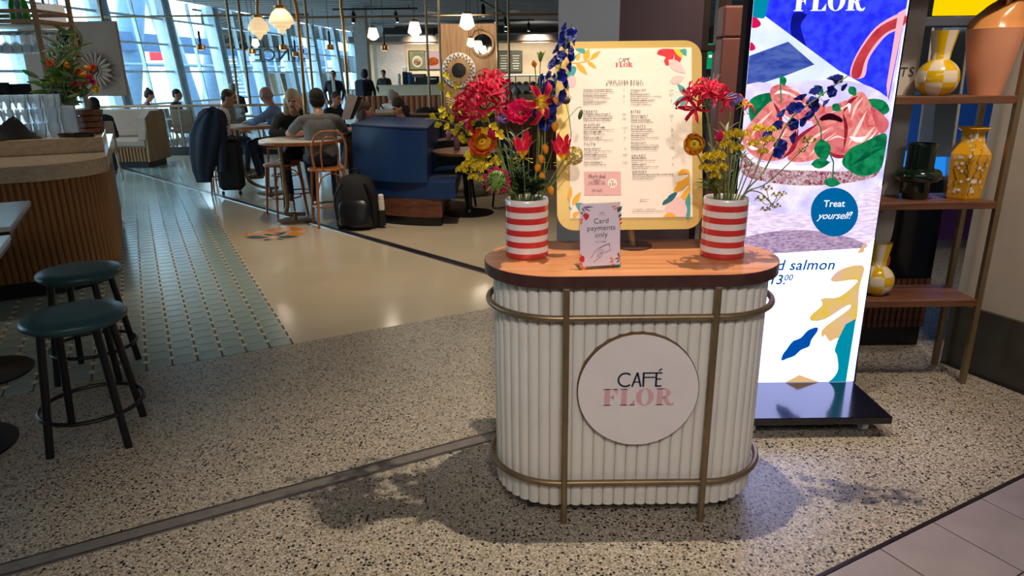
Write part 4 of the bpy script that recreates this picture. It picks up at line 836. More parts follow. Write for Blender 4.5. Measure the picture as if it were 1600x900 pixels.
# ================================================================ striped vases and their flowers
def striped_vase(px, label):
    g = G(px, 407, .9548); r = .0785; c = Vector((g.x*1.02, g.y+r, .9548)); t = thing('striped_vase', label, 'vase', c); hgt = .215; nb = 10
    for i in range(nb):
        z0, z1 = c.z+hgt*i/nb, c.z+hgt*(i+1)/nb
        pr = [(r, z0), (r, z1)]; mb = MB()
        if i == 0: pr = [(r-.01, z0), (r-.003, z0+.0), (r, z0+.003), (r, z1)]
        if i == nb-1: pr = [(r, z0), (r, z1-.003), (r-.003, z1), (r-.006, z1-.004), (r-.006, z0)]
        mb.lathe(pr, (c.x, c.y, 0), 40, None, False).build('stripe', 'vase_red' if i % 2 == 0 else 'vase_white', t, 50)
    MB().lathe([(r-.006, c.z+hgt*.9), (r-.006, c.z+.01), (.01, c.z+.01)], (c.x, c.y, 0), 40, None, False).build('inside', 'vase_in', t, 50)
    MB().lathe([(.0, c.z+.001), (r-.01, c.z+.0005)], (c.x, c.y, 0), 40, None, False).build('underside', 'vase_white', t)
    return c, hgt
VL, VH = striped_vase(824, 'red and white striped cylinder vase at the left end of the cart')
VR, _ = striped_vase(1131, 'red and white striped cylinder vase at the right end of the cart')
def petal_me(name, L, Wd, curl, cup, mat, wave=0, pw=.9, nx=4, ny=7, tip=.0, tone=False, start=0, rnd=False):
    v = []; tn = []
    x = z = 0; dl = L/ny
    for j in range(ny+1):
        t = j/ny; a = start+curl*t
        if j: x += math.sin(a)*dl; z += math.cos(a)*dl
        w = Wd*(math.sin(PI*min(1, (t*.93+.05))**pw))**.8*(1-tip*t)
        if j == ny: w *= .25
        if rnd: w = Wd*(max(0, 1-abs(2*t-1.05)**3))**.5*(.55+.45*min(1, t*2))+.002
        for i in range(nx+1):
            s = i/nx*2-1; nrm = (math.cos(a), -math.sin(a)); off = cup*w*(s*s)+wave*Wd*math.sin(t*14+s*2.0)*abs(s)
            v.append((x+nrm[0]*-off, s*w/2, z+nrm[1]*-off)); tn.append(min(1, max(0, t*1.25-.08)) if abs(s) < .8 else min(.35, t))
    f = [(j*(nx+1)+i, j*(nx+1)+i+1, (j+1)*(nx+1)+i+1, (j+1)*(nx+1)+i) for j in range(ny) for i in range(nx)]
    me = bpy.data.meshes.new(name); me.from_pydata(v, [], f); me.materials.append(mt(mat)); me.polygons.foreach_set('use_smooth', [True]*len(f))
    if tone:
        ca = me.color_attributes.new('tone', 'FLOAT_COLOR', 'POINT')
        for i, q in enumerate(tn): ca.data[i].color = (q, q, q, 1)
    me.update(); return me
def axis_m(p, d): x, y, z = frame(d); return basis(x, y, z, p)
PM = {}
PM['ner'] = petal_me('petal', .070, .0135, 2.2, .35, 'nerine', .25, .8, 2, 8, start=.1); PM['ner2'] = petal_me('petal', .055, .0125, 1.5, .35, 'nerine_pale', .25, .8, 2, 7, start=.2)
PM['glo'] = petal_me('petal', .078, .026, -.55, .30, 'gloriosa', .16, .95, 4, 8, tone=True, start=.75); PM['glo2'] = petal_me('petal', .078, .024, 2.4, .3, 'gloriosa', .14, .95, 4, 8, tone=True, start=.2)
PM['ran'] = petal_me('petal', .046, .042, -1.9, .25, 'orange', .02, .7, 4, 6, start=1.15, rnd=True); PM['ran2'] = petal_me('petal', .034, .030, -1.7, .25, 'yellow_deep', .02, .7, 4, 6, start=.75, rnd=True); PM['ran3'] = petal_me('petal', .050, .044, -1.5, .25, 'orange_red', .03, .7, 4, 6, start=1.35, rnd=True)
PM['ane'] = petal_me('petal', .048, .038, -1.2, .25, 'purple', .03, .8, 4, 6, start=1.35, rnd=True)
PM['tul'] = petal_me('petal', .052, .030, -.75, .45, 'pink', .02, .9, 4, 6, start=.55); PM['tulo'] = petal_me('petal', .030, .020, -.9, .45, 'orange', .02, .9, 4, 6, start=.6)
PM['peo'] = petal_me('petal', .038, .026, -.9, .3, 'pink', .14, .8, 4, 6, start=1.0, rnd=True); PM['peo2'] = petal_me('petal', .028, .020, -.4, .3, 'nerine_pale', .2, .8, 4, 5, start=.4)
PM['onc'] = petal_me('petal', .019, .015, .4, .2, 'yellow', .12, .8, 3, 5, start=1.0, rnd=True); PM['onc2'] = petal_me('petal', .024, .021, .3, .2, 'yellow_deep', .16, .8, 3, 5, start=1.2, rnd=True)
PM['leaf'] = petal_me('leaf', .075, .020, .9, .2, 'leaf', 0, .8, 2, 6); PM['leafd'] = petal_me('leaf', .055, .036, .8, .2, 'leaf_dark', .1, .8, 4, 6); PM['leafg'] = petal_me('leaf', .07, .014, .5, .2, 'leaf_grey', .1, .8, 2, 6)
PM['crm'] = petal_me('petal', .022, .020, .3, .2, 'cream_flower', .15, .8, 3, 4, start=1.0); PM['car'] = petal_me('petal', .016, .013, .2, .2, 'pink', .3, .6, 3, 4, start=1.2)
def floret_me(name, n, L, wd, curl, mat, mat2, start=1.1):
    a = petal_me('x', L, wd, curl, .3, mat, .1, .8, 2, 5, start=start, rnd=wd > .01); mb = MB()
    vv = [v.co.copy() for v in a.vertices]; ff = [tuple(p.vertices) for p in a.polygons]
    for k in range(n): r = Matrix.Rotation(2*PI*k/n, 3, 'Z'); mb.cur = k % 2; mb.add([r @ v for v in vv], ff)
    mb.cur = 1; mb.ell((0, 0, L*.18), L*.16, 6, 4); bpy.data.meshes.remove(a); return mb.mesh(name, [mat, mat2], True)
PM['del'] = floret_me('floret', 5, .024, .020, -.2, 'indigo', 'indigo', 1.15); PM['del2'] = floret_me('floret', 5, .022, .018, -.2, 'indigo', 'indigo_pale', 1.15); PM['star'] = floret_me('floret', 6, .012, .006, .2, 'yellow', 'yellow_deep', 1.2); PM['fen'] = floret_me('floret', 7, .008, .004, .2, 'yellow_deep', 'green_head', 1.0)
rf = random.Random(11)
def fstem(t, path, r=.0028, mat='stem', name='stem'):
    pts = catmull(path, 5); n = len(pts); return MB().tube(pts, [r*(1.25-.5*i/(n-1)) for i in range(n)], 6).build(name, mat, t, True)
def ringp(t, key, p, d, n, r0=0, tilt=0, ph=0, sc=1, jit=.1, name='petal'):
    A = axis_m(Vector(p)-wl(t), d)
    for k in range(n):
        s = sc*(1+rf.uniform(-jit, jit)); me = PM[key] if isinstance(key, str) else PM[key[k % len(key)]]
        put(name, me, t, A @ Matrix.Rotation(2*PI*(k+rf.uniform(-jit, jit))/n+ph, 4, 'Z') @ Matrix.Translation((r0, 0, 0)) @ Matrix.Rotation(tilt+rf.uniform(-jit, jit), 4, 'Y') @ Matrix.Scale(s, 4))
class B:                                   # one bouquet: base point in its vase
    def __init__(s, c): s.c = c
    def start(s, dx, dy): return Vector((s.c.x+dx, s.c.y+dy, s.c.z+.02))
    def lip(s, dx, dy): return Vector((s.c.x+dx, s.c.y+dy, s.c.z+VH+.002))
    def path(s, head, mid=None, k=.6):
        h = Vector(head); hx, hy = h.x-s.c.x, h.y-s.c.y; l = math.hypot(hx, hy)+1e-6; q = min(.055, l*.55)
        a = s.lip(hx/l*q, hy/l*q); return [s.start(hx/l*q*-.4, hy/l*q*-.4), a]+([Vector(m) for m in (mid or [])])+[h]
def flower(b, name, label, head, mid=None, r=.0028, mat='stem', kind='flower', group=None):
    p = b.path(head, mid); t = thing(name, label, kind, p[0], 0, group); fstem(t, p, r, mat); d = (Vector(head)-p[-2]).normalized(); return t, d
def leaves(t, key, p, n, sc=1, d=(0, 0, 1), tilt=.6):
    ringp(t, key, p, d, n, .003, tilt, rf.uniform(0, 6), sc, .25, 'leaf')
bl, br = B(VL), B(VR); YL = VL.y; YR = VR.y
def nerine(b, label, head, mid, nf, sp=.085, d=None):
    t, dd = flower(b, 'nerine', label, head, mid, .0042); d = d or dd; A = axis_m(Vector(head), d)
    for k in range(nf):
        a = 2*PI*k/nf*1.618*2; el = .25+1.15*((k+.5)/nf); q = A.to_3x3() @ Vector((math.sin(el)*math.cos(a), math.sin(el)*math.sin(a), math.cos(el)))
        tip = Vector(head)+q*sp*rf.uniform(.62, 1.0)
        fl_ = MB().tube([head, tip], [.0016, .0026], 5).build('floret', 'stem', t)
        ringp(fl_, ('ner', 'ner2', 'ner'), tip, q, 6, .0015, .1, rf.uniform(0, 1), rf.uniform(.85, 1.1), .16)
        for s in range(3):
            e = tip+(q+Vector((rf.uniform(-.4, .4), rf.uniform(-.4, .4), rf.uniform(-.2, .4)))).normalized()*.055; MB().tube([tip, e], .0006, 4).build('stamen', 'stamen', fl_)
nerine(bl, 'large crimson nerine cluster on the thick green stem of the left bouquet', W(757, 172, YL-.07), [W(783, 245, YL-.03)], 14, .080, Vector((-.35, -.35, .75)))
nerine(bl, 'smaller pinkish nerine bloom tilting right behind the large crimson cluster', W(768, 142, YL+.02), [W(782, 230, YL+.02)], 4, .045, Vector((.3, -.2, .8)))
nerine(br, 'crimson nerine cluster of the right bouquet in front of the gold frame', W(1103, 165, YR-.06), [W(1113, 235, YR-.03)], 9, .066, Vector((-.1, -.3, .8)))
def gloriosa(b, label, head, mid, key, d, n=6, sc=1):
    t, dd = flower(b, 'gloriosa', label, head, mid, .0022); ringp(t, key, head, d, n, .003, 0, rf.uniform(0, 1), sc, .12)
    for k in range(6):
        a = 2*PI*k/6; X, Y_, Z_ = frame(d); e = Vector(head)+(X*math.cos(a)+Y_*math.sin(a)).normalized()*.035-Z_*.012; MB().tube([head, e], .0008, 4).build('stamen', 'yellow', t)
        MB().ell(e, (.0045, .002, .002), 6, 4).build('anther', 'cream_flower', t)
    return t
gloriosa(bl, 'crimson and yellow gloriosa lily opening upward in the middle of the left bouquet', W(817, 246, YL-.10), [W(820, 290, YL-.07)], 'glo', Vector((0, -.25, 1)), 6, 1.15)
gloriosa(bl, 'crimson and yellow gloriosa lily reaching right over the gold frame', W(880, 250, YL-.04), [W(855, 290, YL-.03)], 'glo', Vector((-.1, -.2, 1)), 6, 1.15)
gloriosa(bl, 'recurved crimson gloriosa lily high in the left bouquet beside the blue spike', W(838, 158, YL-.04), [W(842, 235, YL-.02)], 'glo2', Vector((.5, -.6, -.1)), 6, 1.15)
gloriosa(br, 'recurved red gloriosa lily behind the purple anemone', W(1160, 165, YR+.02), [W(1150, 240, YR+.02)], 'glo2', Vector((.4, -.3, .6)), 6, .7)
def delphinium(b, label, pts, n, r0, keys):
    head = pts[-1]; t, dd = flower(b, 'delphinium', label, head, pts[:-1], .0026); ax = catmull(pts, 12); m = len(ax)
    for k in range(n):
        i = int((.12+.86*k/n)*(m-1)); p = ax[i]; a = k*2.4; tang = (ax[min(i+1, m-1)]-ax[max(i-1, 0)]).normalized(); X, Y_, Z_ = frame(tang)
        o = (X*math.cos(a)+Y_*math.sin(a)+Z_*.25).normalized(); rr = r0*(1.1-.55*k/n); tip = p+o*rr
        f_ = put('floret', PM[keys[k % len(keys)]], t, axis_m(tip-wl(t), o) @ Matrix.Scale(rf.uniform(.9, 1.25)*(1.15-.45*k/n), 4)); 
        MB().tube([p, tip], .0008, 4).build('pedicel', 'stem', t)
delphinium(bl, 'tall deep blue delphinium spike rising over the menu frame', [W(853, 185, YL+.02), W(868, 130, YL), W(882, 80, YL), W(893, 38, YL)], 24, .026, ('del', 'del2', 'del'))
delphinium(bl, 'short deep blue delphinium cluster left of the tall spike', [W(848, 200, YL+.06), W(852, 160, YL+.05), W(857, 110, YL+.05)], 12, .026, ('del',))
delphinium(br, 'dark violet delphinium branch stretching right across the lit screen', [W(1195, 265, YR+.0), W(1232, 190, YR-.02), W(1275, 155, YR-.04), W(1325, 118, YR-.05)], 22, .030, ('del',))
def rose(b, label, head, mid, d, keys, n=(5, 7, 8), sc=1, name='ranunculus'):
    t, dd = flower(b, name, label, head, mid, .003)
    for q, (k, nn) in enumerate(zip(keys, n)): ringp(t, k, Vector(head), d, nn, .002+.003*q, .15*q, q*.7, sc*(.75+.16*q), .1)
    dn = Vector(d).normalized()
    if name == 'ranunculus': MB().ell(Vector(head)+dn*.014*sc, .021*sc, 14, 10).build('heart', 'yellow_deep', t, True); ringp(t, 'onc2', Vector(head)+dn*.022*sc, d, 9, .006, .5, 0, .75, .1)
    MB().ell(Vector(head)+dn*(.033 if name == 'ranunculus' else .010)*sc, .006*sc if name == 'ranunculus' else .009*sc, 10, 6).build('centre', 'green_head', t, True); return t
rose(br, 'orange ranunculus in front of the right edge of the gold frame', W(1084, 228, YR-.09), [W(1110, 285, YR-.06)], Vector((-.2, -.95, .3)), ('ran2', 'ran2', 'ran', 'ran', 'ran2'), (6, 7, 8, 9, 10), .98)
rose(bl, 'orange and yellow ranunculus at the left side of the left bouquet', W(758, 228, YL-.10), [W(795, 295, YL-.06)], Vector((-.3, -.8, .6)), ('ran2', 'ran', 'ran', 'ran3', 'ran2'), (6, 8, 8, 9, 9), .92)
rose(br, 'purple anemone with cupped petals in the right bouquet', W(1143, 164, YR-.05), [W(1135, 240, YR-.03)], Vector((.0, -.35, .9)), ('ane', 'ane'), (7, 8), 1.0, 'anemone')
rose(bl, 'lavender anemone half hidden in the left bouquet', W(790, 192, YL+.02), [W(800, 250, YL)], Vector((-.2, -.3, .9)), ('ane', 'ane'), (7, 8), .9, 'anemone')
rose(bl, 'frilled hot pink peony in the upper middle of the left bouquet', W(815, 180, YL-.02), [W(818, 250, YL)], Vector((-.2, -.7, .5)), ('peo2', 'peo', 'peo', 'peo'), (6, 8, 10, 11), 1.1, 'peony')
def bud(b, label, head, mid, key, n, d, sc=1, name='tulip'):
    t, dd = flower(b, name, label, head, mid, .0026); ringp(t, key, head, d, n, .002, -.1, 0, sc, .06); return t
bud(bl, 'pink tulip bud beside the orange ranunculus', W(770, 218, YL-.12), [W(795, 290, YL-.07)], 'tul', 7, Vector((-.2, -.3, .9)), .8); bud(br, 'pink tulip bud below the purple anemone', W(1123, 222, YR-.07), [W(1127, 275, YR-.05)], 'tul', 7, Vector((.05, -.1, 1)), .85)
bud(bl, 'small orange tulip high at the right of the left bouquet', W(836, 106, YL+.03), [W(843, 220, YL+.03)], 'tulo', 7, Vector((-.2, -.2, 1)), .9)
def spray(b, name, label, pts, blobs, keys, n=4, r=.002, mat='stem_pale', sc=1, jit=8):
    head = pts[-1]; t, dd = flower(b, name, label, head, pts[:-1], r, mat); ax = catmull(pts, 12)
    for (p) in blobs:
        q = min(ax, key=lambda a: (a-p).length); MB().tube([q, (q+p)/2+Vector((0, 0, -.006)), p], .0010, 4).build('twig', mat, t)
        bm_ = MB().ell(p, .0035, 6, 4).build('bloom', 'yellow_deep', t); ringp(bm_, keys, p, Vector((rf.uniform(-.6, .6), -.8, rf.uniform(-.3, .7))), n, .001, 0, rf.uniform(0, 2), sc, .25)
    return t
spray(bl, 'oncidium', 'long arching yellow orchid spray reaching far left', [W(780, 250, YL-.05), W(730, 205, YL-.05), W(690, 188, YL-.04), W(664, 186, YL-.03)], [W(x, y, YL-.05+rf.uniform(-.03, .03)) for x, y in ((677, 180), (685, 195), (697, 200), (694, 182), (705, 183), (710, 205), (718, 196), (722, 213), (733, 208), (742, 216), (727, 222), (748, 205), (690, 172), (738, 190))], 'onc', 4, .0018, 'stem_pale', .78)
spray(bl, 'oncidium', 'thin yellow orchid spray rising behind the crimson cluster', [W(790, 260, YL), W(760, 200, YL+.02), W(720, 145, YL+.03), W(694, 112, YL+.04)], [W(x, y, YL+.02) for x, y in ((697, 118), (690, 135), (703, 150), (711, 133), (707, 165), (757, 165), (764, 178), (755, 185), (735, 178), (722, 175))], 'onc', 4, .0018, 'stem_pale', .72)
spray(bl, 'oncidium', 'yellow orchid spray hanging low at the left of the vase', [W(790, 290, YL-.06), W(760, 262, YL-.08), W(735, 255, YL-.09)], [W(x, y, YL-.09+rf.uniform(-.02, .02)) for x, y in ((735, 250), (728, 262), (742, 243), (750, 250), (760, 246), (765, 256), (745, 232), (775, 250), (731, 243), (780, 210), (772, 200), (757, 205))], ('onc', 'onc2'), 4, .0016, 'stem_pale', .78)
def umbel(b, label, pts, heads, mat='stem_pale', key='star', rad=.022, nr=13):
    head = pts[-1]; t, dd = flower(b, 'dill', label, head, pts[:-1], .0024, mat); ax = catmull(pts, 10)
    for (p, s) in heads:
        q = min(ax, key=lambda a: (a-p).length+max(0, a.z-p.z+.03)*2); MB().tube([q, (q+p)*.5+Vector((0, 0, -.008)), p], .0014, 5).build('branch', mat, t, True)
        for k in range(nr):
            a = k*2.399; el = .2+1.15*math.sqrt((k+.5)/nr); o = Vector((math.sin(el)*math.cos(a), math.sin(el)*math.sin(a), math.cos(el))); e = p+o*rad*s
            u_ = MB().tube([p, e], .0006, 4).build('ray', mat, t); put('floret', PM[key], u_, axis_m(e-wl(t), o) @ Matrix.Scale(s*rf.uniform(.8, 1.1), 4))
umbel(br, 'yellow dill umbels crowding the middle of the right bouquet', [W(1140, 275, YR-.06), W(1147, 222, YR-.07)], [(W(x, y, YR-.07+rf.uniform(-.03, .03)), s) for x, y, s in ((1147, 215, 1.2), (1136, 230, 1.1), (1160, 214, 1.0), (1152, 236, 1.0), (1128, 216, .9))])
umbel(br, 'yellow dill umbels low at the left of the right bouquet', [W(1122, 295, YR-.07), W(1118, 262, YR-.09)], [(W(x, y, YR-.09), s) for x, y, s in ((1108, 250, 1.1), (1120, 248, 1.2), (1112, 268, 1.0), (1125, 265, 1.0), (1100, 264, .8), (1118, 278, .8))])
umbel(br, 'yellow dill umbels leaning right before the lit screen', [W(1175, 280, YR-.05), W(1195, 225, YR-.05)], [(W(x, y, YR-.06), s) for x, y, s in ((1185, 205, 1.0), (1200, 222, .9), (1178, 228, .9), (1205, 205, .7), (1192, 240, .8))])
umbel(br, 'green yellow fennel head far right on a long bare stem', [W(1200, 285, YR-.05), W(1262, 226, YR-.05)], [(W(1263, 224, YR-.05), 1.1), (W(1252, 238, YR-.05), .6)], 'stem', 'fen')
umbel(br, 'drooping tan fennel sprig at the lower right of the right vase', [W(1185, 300, YR-.06), W(1205, 318, YR-.08)], [(W(x, y, YR-.08), s) for x, y, s in ((1198, 298, .9), (1214, 308, .9), (1190, 315, 1.0), (1212, 325, .8), (1196, 330, .8), (1222, 305, .7))], 'stem_pale', 'fen', .02, 10)
umbel(bl, 'pale yellow umbel hanging low at the left of the left bouquet', [W(790, 300, YL-.07), W(752, 272, YL-.1)], [(W(x, y, YL-.1), s) for x, y, s in ((735, 262, 1.0), (748, 268, 1.1), (722, 268, .9), (740, 280, .8), (758, 282, .8))])
# physalis lanterns
t, dd = flower(bl, 'physalis', 'stem of small orange physalis lanterns at the right of the left vase', W(868, 160, YL+.02), [W(858, 285, YL), W(862, 220, YL+.01)], .002, 'twig')
for px, py in ((868, 158), (867, 197), (845, 248), (847, 276), (860, 297), (852, 232), (840, 262)):
    p = W(px, py, YL-.02); ax = W(857, py-8, YL+.005); MB().tube([ax, p+Vector((0, 0, .018))], .0008, 4).build('twig', 'stem', t); put('lantern', PM.setdefault('lan', MB().lathe([(.001, -.020), (.008, -.012), (.0125, 0), (.010, .010), (.003, .015)], (0, 0, 0), 6).mesh('lantern', 'orange', 60)), t, Matrix.Translation(p-wl(t)) @ Matrix.Rotation(rf.uniform(-.4, .4), 4, 'Y'))
# carnation like head, cream hydrangea, seed head, bud
t, dd = flower(bl, 'scabiosa', 'round green seed flower with pink fringe hanging over the left vase', W(776, 282, YL-.12), [W(800, 300, YL-.08)], .003); hd = W(776, 282, YL-.12)
MB().ell(hd, (.036, .028, .036), 14, 10).build('head', 'green_head', t, True)
for k in range(60):
    a = rf.uniform(0, 2*PI); rr = .036*math.sqrt(rf.random()); o = Vector((math.cos(a)*rr, -.026, math.sin(a)*rr)); MB().tube([hd+o*.8, hd+o*1.25+Vector((rf.uniform(-.004, .004), 0, rf.uniform(-.004, .004)))], [.0022, .0012], 4).build('spike', 'stem' if k % 3 else 'leaf', t)
ringp(t, 'car', hd, Vector((0, -1, 0)), 22, .032, .2, 0, 1.1, .2)
t, dd = flower(bl, 'hydrangea', 'cream green hydrangea head tucked behind the rightmost gloriosa', W(897, 243, YL+.0), [W(860, 292, YL)], .003); hd = W(897, 243, YL)
for k in range(22):
    a = k*2.4; el = 1.9*math.sqrt(k/22); o = Vector((math.sin(el)*math.cos(a), -math.cos(el), math.sin(el)*math.sin(a))); ringp(t, 'crm', hd+o*.026, o, 3, .001, .3, k, .75, .2)
t, dd = flower(bl, 'seed_head', 'dark brown seed head on a curved stem in front of the menu', W(884, 158, YL), [W(868, 275, YL), W(890, 225, YL), W(891, 195, YL)], .0018); MB().ell(W(884, 157, YL), (.016, .014, .013), 12, 8).build('head', 'seed', t, True)
for k in range(14): a = 2*PI*k/14; p = W(884, 157, YL); MB().tube([p, p+Vector((math.cos(a)*.021, -.005, math.sin(a)*.012+.008))], .0008, 4).build('spike', 'seed', t)
t, dd = flower(bl, 'clematis_bud', 'single green bud nodding on a thin stem over the menu', W(909, 168, YL-.01), [W(852, 270, YL), W(875, 205, YL), W(900, 171, YL)], .0014); MB().ell(W(907, 179, YL-.01), (.0075, .0075, .018), 10, 8, Matrix.Rotation(.25, 3, 'Y')).build('bud', 'leaf', t, True)
# foliage in both vases
for k, (b, px, py, y, lab) in enumerate(((bl, 812, 275, YL-.06, 'dark green leafy sprig low at the front of the left vase'), (bl, 840, 285, YL-.05, 'dark green leafy sprig at the right front of the left vase'), (bl, 805, 215, YL, 'grey green leafy stem in the middle of the left bouquet'), (bl, 845, 80, YL+.04, 'pointed green leaf bud left of the tall delphinium spike'), (br, 1135, 205, YR+.0, 'grey green leafy stem under the purple anemone'), (br, 1110, 290, YR-.06, 'small green leafy sprig low in the right vase'))):
    h_ = W(px, py, y); t, dd = flower(b, 'foliage_stem', lab, h_, None, .002); pth = b.path(h_); key = ('leafd', 'leafd', 'leafg', 'leaf', 'leafg', 'leaf')[k]
    for q in range(6 if k != 3 else 1):
        p = pth[1].lerp(h_, .25+.75*q/5 if k != 3 else .93); leaves(t, key, p, 3 if k != 3 else 5, .8 if k != 3 else .65, (0, 0, 1), .7 if k != 3 else .05)
for k in range(18):
    b, c0, lab = ((bl, VL, 'thin bare green stalk standing among the left vase stems'), (br, VR, 'thin bare green stalk standing among the right vase stems'))[k % 2]
    h_ = Vector((c0.x+rf.uniform(-.08, .08), c0.y+rf.uniform(-.05, .05), c0.z+VH+rf.uniform(.09, .2))); t, dd = flower(b, 'flower_stalk', lab, h_, None, .0024, 'stem', 'stalk', 'bare stalks in the striped vases'); leaves(t, 'leafg', h_, 4, .5)
# ================================================================ stools, near tables
def stool(label, loc, rz):
    t = thing('bar_stool', label, 'stool', loc, rz, None); H = .615
    MB().lathe([(.12, H-.055), (.185, H-.052), (.208, H-.035), (.211, H-.022), (.200, H-.006), (.14, H+.002), (.0, H+.004)], (0, 0, 0), 40, None, False).build('seat', 'stool_seat', t, 60, world=False)
    for k in range(4):
        a = PI/4+k*PI/2; MB().tube([(.15*math.cos(a), .15*math.sin(a), H-.05), (.222*math.cos(a), .222*math.sin(a), 0)], [.0175, .0175], 12).build('leg', 'black', t, True, world=False)
    MB().tube([(.212*math.cos(a), .212*math.sin(a), .17) for a in [2*PI*i/40 for i in range(40)]], .010, 8, closed=True).build('foot_ring', 'black', t, True, world=False)
    return t
stool('blue-green round bar stool with black legs, the nearer of two by the bar', (-1.945, 2.885, 0), R(16))
stool('blue-green round bar stool with black legs, the farther of two nearer the bar', (-2.36, 3.62, 0), R(10))
def slab_table(label, uc, vc, wu, wv, z, pedestal=True):
    c = UV(uc, vc); t = thing('cafe_table', label, 'table', c, 0)
    m = MB().box(c+Vector((0, 0, z-.0125)), (wu, wv, .025), AU, None, .003).build('tabletop', 'table_white', t); MB().box(c+Vector((0, 0, z-.035)), (wu-.01, wv-.01, .02), AU).build('edge_board', 'black', t)
    MB().cyl(c, c+Vector((0, 0, z-.04)), .03, n=14).build('pedestal', 'black', t, True); MB().lathe([(.25, 0), (.25, .012), (.06, .03), (.035, .04)], c, 36).build('foot', 'black', t, 30)
q = G(48, 313, .90); uA, vA = UX.dot(q), VX.dot(q); q2 = G(21, 365, .90); uB, vB = UX.dot(q2), VX.dot(q2)
slab_table('white topped bar table at the left edge, the one nearer the bar', uA-.35, vA-.44, .7, .88, .90); slab_table('white topped bar table at the left edge nearest the viewer', uB-.36, vB-.32, .70, .60, .90)
# ================================================================ the bar
def rc_poly(u0, u1, v0, v1, r, n=10): return [UV(u0, v1)[:2], UV(u0, v0)[:2]]+[UV(u1-r+r*math.cos(a), v0+r+r*math.sin(a))[:2] for a in [-PI/2+PI/2*i/n for i in range(n+1)]]+[UV(u1, v1)[:2]]
U1, V0 = -.25, 6.10
bar = thing('bar_counter', 'curved bar counter with ribbed oak front and pale worktop', 'counter', UV(-1.2, 7.2))
MB().prism(rc_poly(-2.9, U1-.10, V0+.10, 9.2, .42), 0, .13).build('kick', 'black', bar); MB().prism(rc_poly(-2.9, U1-.05, V0+.05, 9.2, .45), .13, .885).build('body', 'oak_slat', bar)
MB().prism(rc_poly(-2.9, U1, V0, 9.2, .50, 16), .885, 1.0).build('worktop', 'oak_pale', bar)
sm2 = MB().prism([(.021*math.cos(a), .016*math.sin(a)) for a in [PI*i/6 for i in range(7)]], 0, .75).mesh('slat', 'oak_slat', 50)
path = []; r_ = .45; ua, va = U1-.05, V0+.05; pit = .0445
for i in range(44): path.append((ua-r_-i*pit, va, 0, -1))
for i in range(1, int(r_*PI/2/pit)+1): a = -PI/2+i*pit/r_; path.append((ua-r_+r_*math.cos(a), va+r_+r_*math.sin(a), math.cos(a), math.sin(a)))
for i in range(40): path.append((ua, va+r_+i*pit, 1, 0))
for u, v, nu_, nv_ in path: n_ = UX*nu_+VX*nv_; put('slat', sm2, bar, Matrix.Translation(UV(u, v, .133)-wl(bar)) @ Matrix.Rotation(math.atan2(n_.y, n_.x)-PI/2, 4, 'Z'))
MB().box(UV(-1.6, 7.42, 1.065), (2.66, .96, .13), AU, None, .004).build('raised_shelf', 'oak_pale', bar)
SZ = 1.131
ORD = ('first', 'second', 'third', 'fourth', 'fifth', 'sixth', 'seventh', 'eighth', 'ninth', 'tenth', 'eleventh')
# drinking glasses stacked on the raised shelf
gm = MB().lathe([(.030, 0), (.036, .004), (.046, .06), (.047, .115), (.0445, .115), (.043, .06), (.033, .012), (.0, .012)], (0, 0, 0), 14, None, False).mesh('drinking_glass', 'ware', 60)
k = 0
for row, v in enumerate((7.16, 7.28)):
    for i in range(10):
        for lv in range(3 if i < 8 else 2):
            u = -.62-i*.104+row*.03
            if row == 0 and lv == 0 and i > 3 and i < 8: pass
            o = bpy.data.objects.new('drinking_glass', gm); COL.objects.link(o); o.location = UV(u, v, SZ+lv*.117); k += 1
            tag(o, 'clear drinking glass on the bar shelf, %s from right, %s layer, %s row' % (ORD[i], ('bottom', 'middle', 'top')[lv], ('front', 'back')[row]), 'glass', 'glasses stacked on the bar shelf')
for i in range(2):
    p = UV(-.50+i*.0, 7.18+i*.14, SZ); t = thing('glass_jug', ('clear glass jug at the right end of the glass stacks', 'clear glass jug behind the other jug by the wooden bowls')[i], 'jug', p)
    MB().lathe([(.055, 0), (.062, .004), (.062, .19), (.050, .23), (.054, .25), (.051, .25), (.047, .23), (.058, .18), (.057, .012), (0, .012)], p, 20, None, False).build('body', 'ware', t, 60)
tr = thing('black_tray', 'flat black oval tray at the right end of the bar shelf', 'tray', UV(-.46, 7.03, SZ)); p = UV(-.46, 7.03, SZ)
MB().lathe([(.12, 0), (.145, .004), (.155, .028), (.148, .028), (.138, .010), (0, .008)], p, 32, Matrix.Diagonal((1, .55, 1)), False).build('dish', 'black', tr, 60)
for i in range(4):
    p = UV(-.36+.012*(i % 2), 7.34, SZ+i*.052); one('wooden_bowl', MB().lathe([(.07, 0), (.10, .006), (.112, .05), (.104, .05), (.09, .014), (0, .012)], p, 8, None, False), 'walnut', ('lowest', 'second', 'third', 'topmost')[i]+' dark wooden bowl in the stack beside the glass jugs', 'bowl', 'wooden bowls stacked on the bar')
# crumpled black cloth on the shelf edge
mb = MB(); rn = random.Random(5); nx_, ny_ = 22, 12; vs = []
for j in range(ny_+1):
    for i in range(nx_+1):
        s, t_ = i/nx_, j/ny_; u = -1.45+.72*s; v = 6.96+.30*t_; edge = min(s, 1-s, t_, 1-t_)*5
        z = SZ+.002+min(1, edge)*(.055+.05*math.sin(s*9+t_*4)*math.sin(t_*5+.6)+.03*math.sin(s*23+t_*11)+(.055 if s > .6 else 0)*math.sin(PI*(s-.6)/.4 if s > .6 else 0)); vs.append(UV(u+.02*math.sin(t_*7), v+.03*math.sin(s*8), max(z, SZ+.002)))
nb_ = len(vs); vs += [Vector((v_.x, v_.y, SZ+.001)) for v_ in vs]; w1 = nx_+1
fs = [(j*w1+i, j*w1+i+1, (j+1)*w1+i+1, (j+1)*w1+i) for j in range(ny_) for i in range(nx_)]
fs += [tuple(nb_+x for x in f[::-1]) for f in fs]
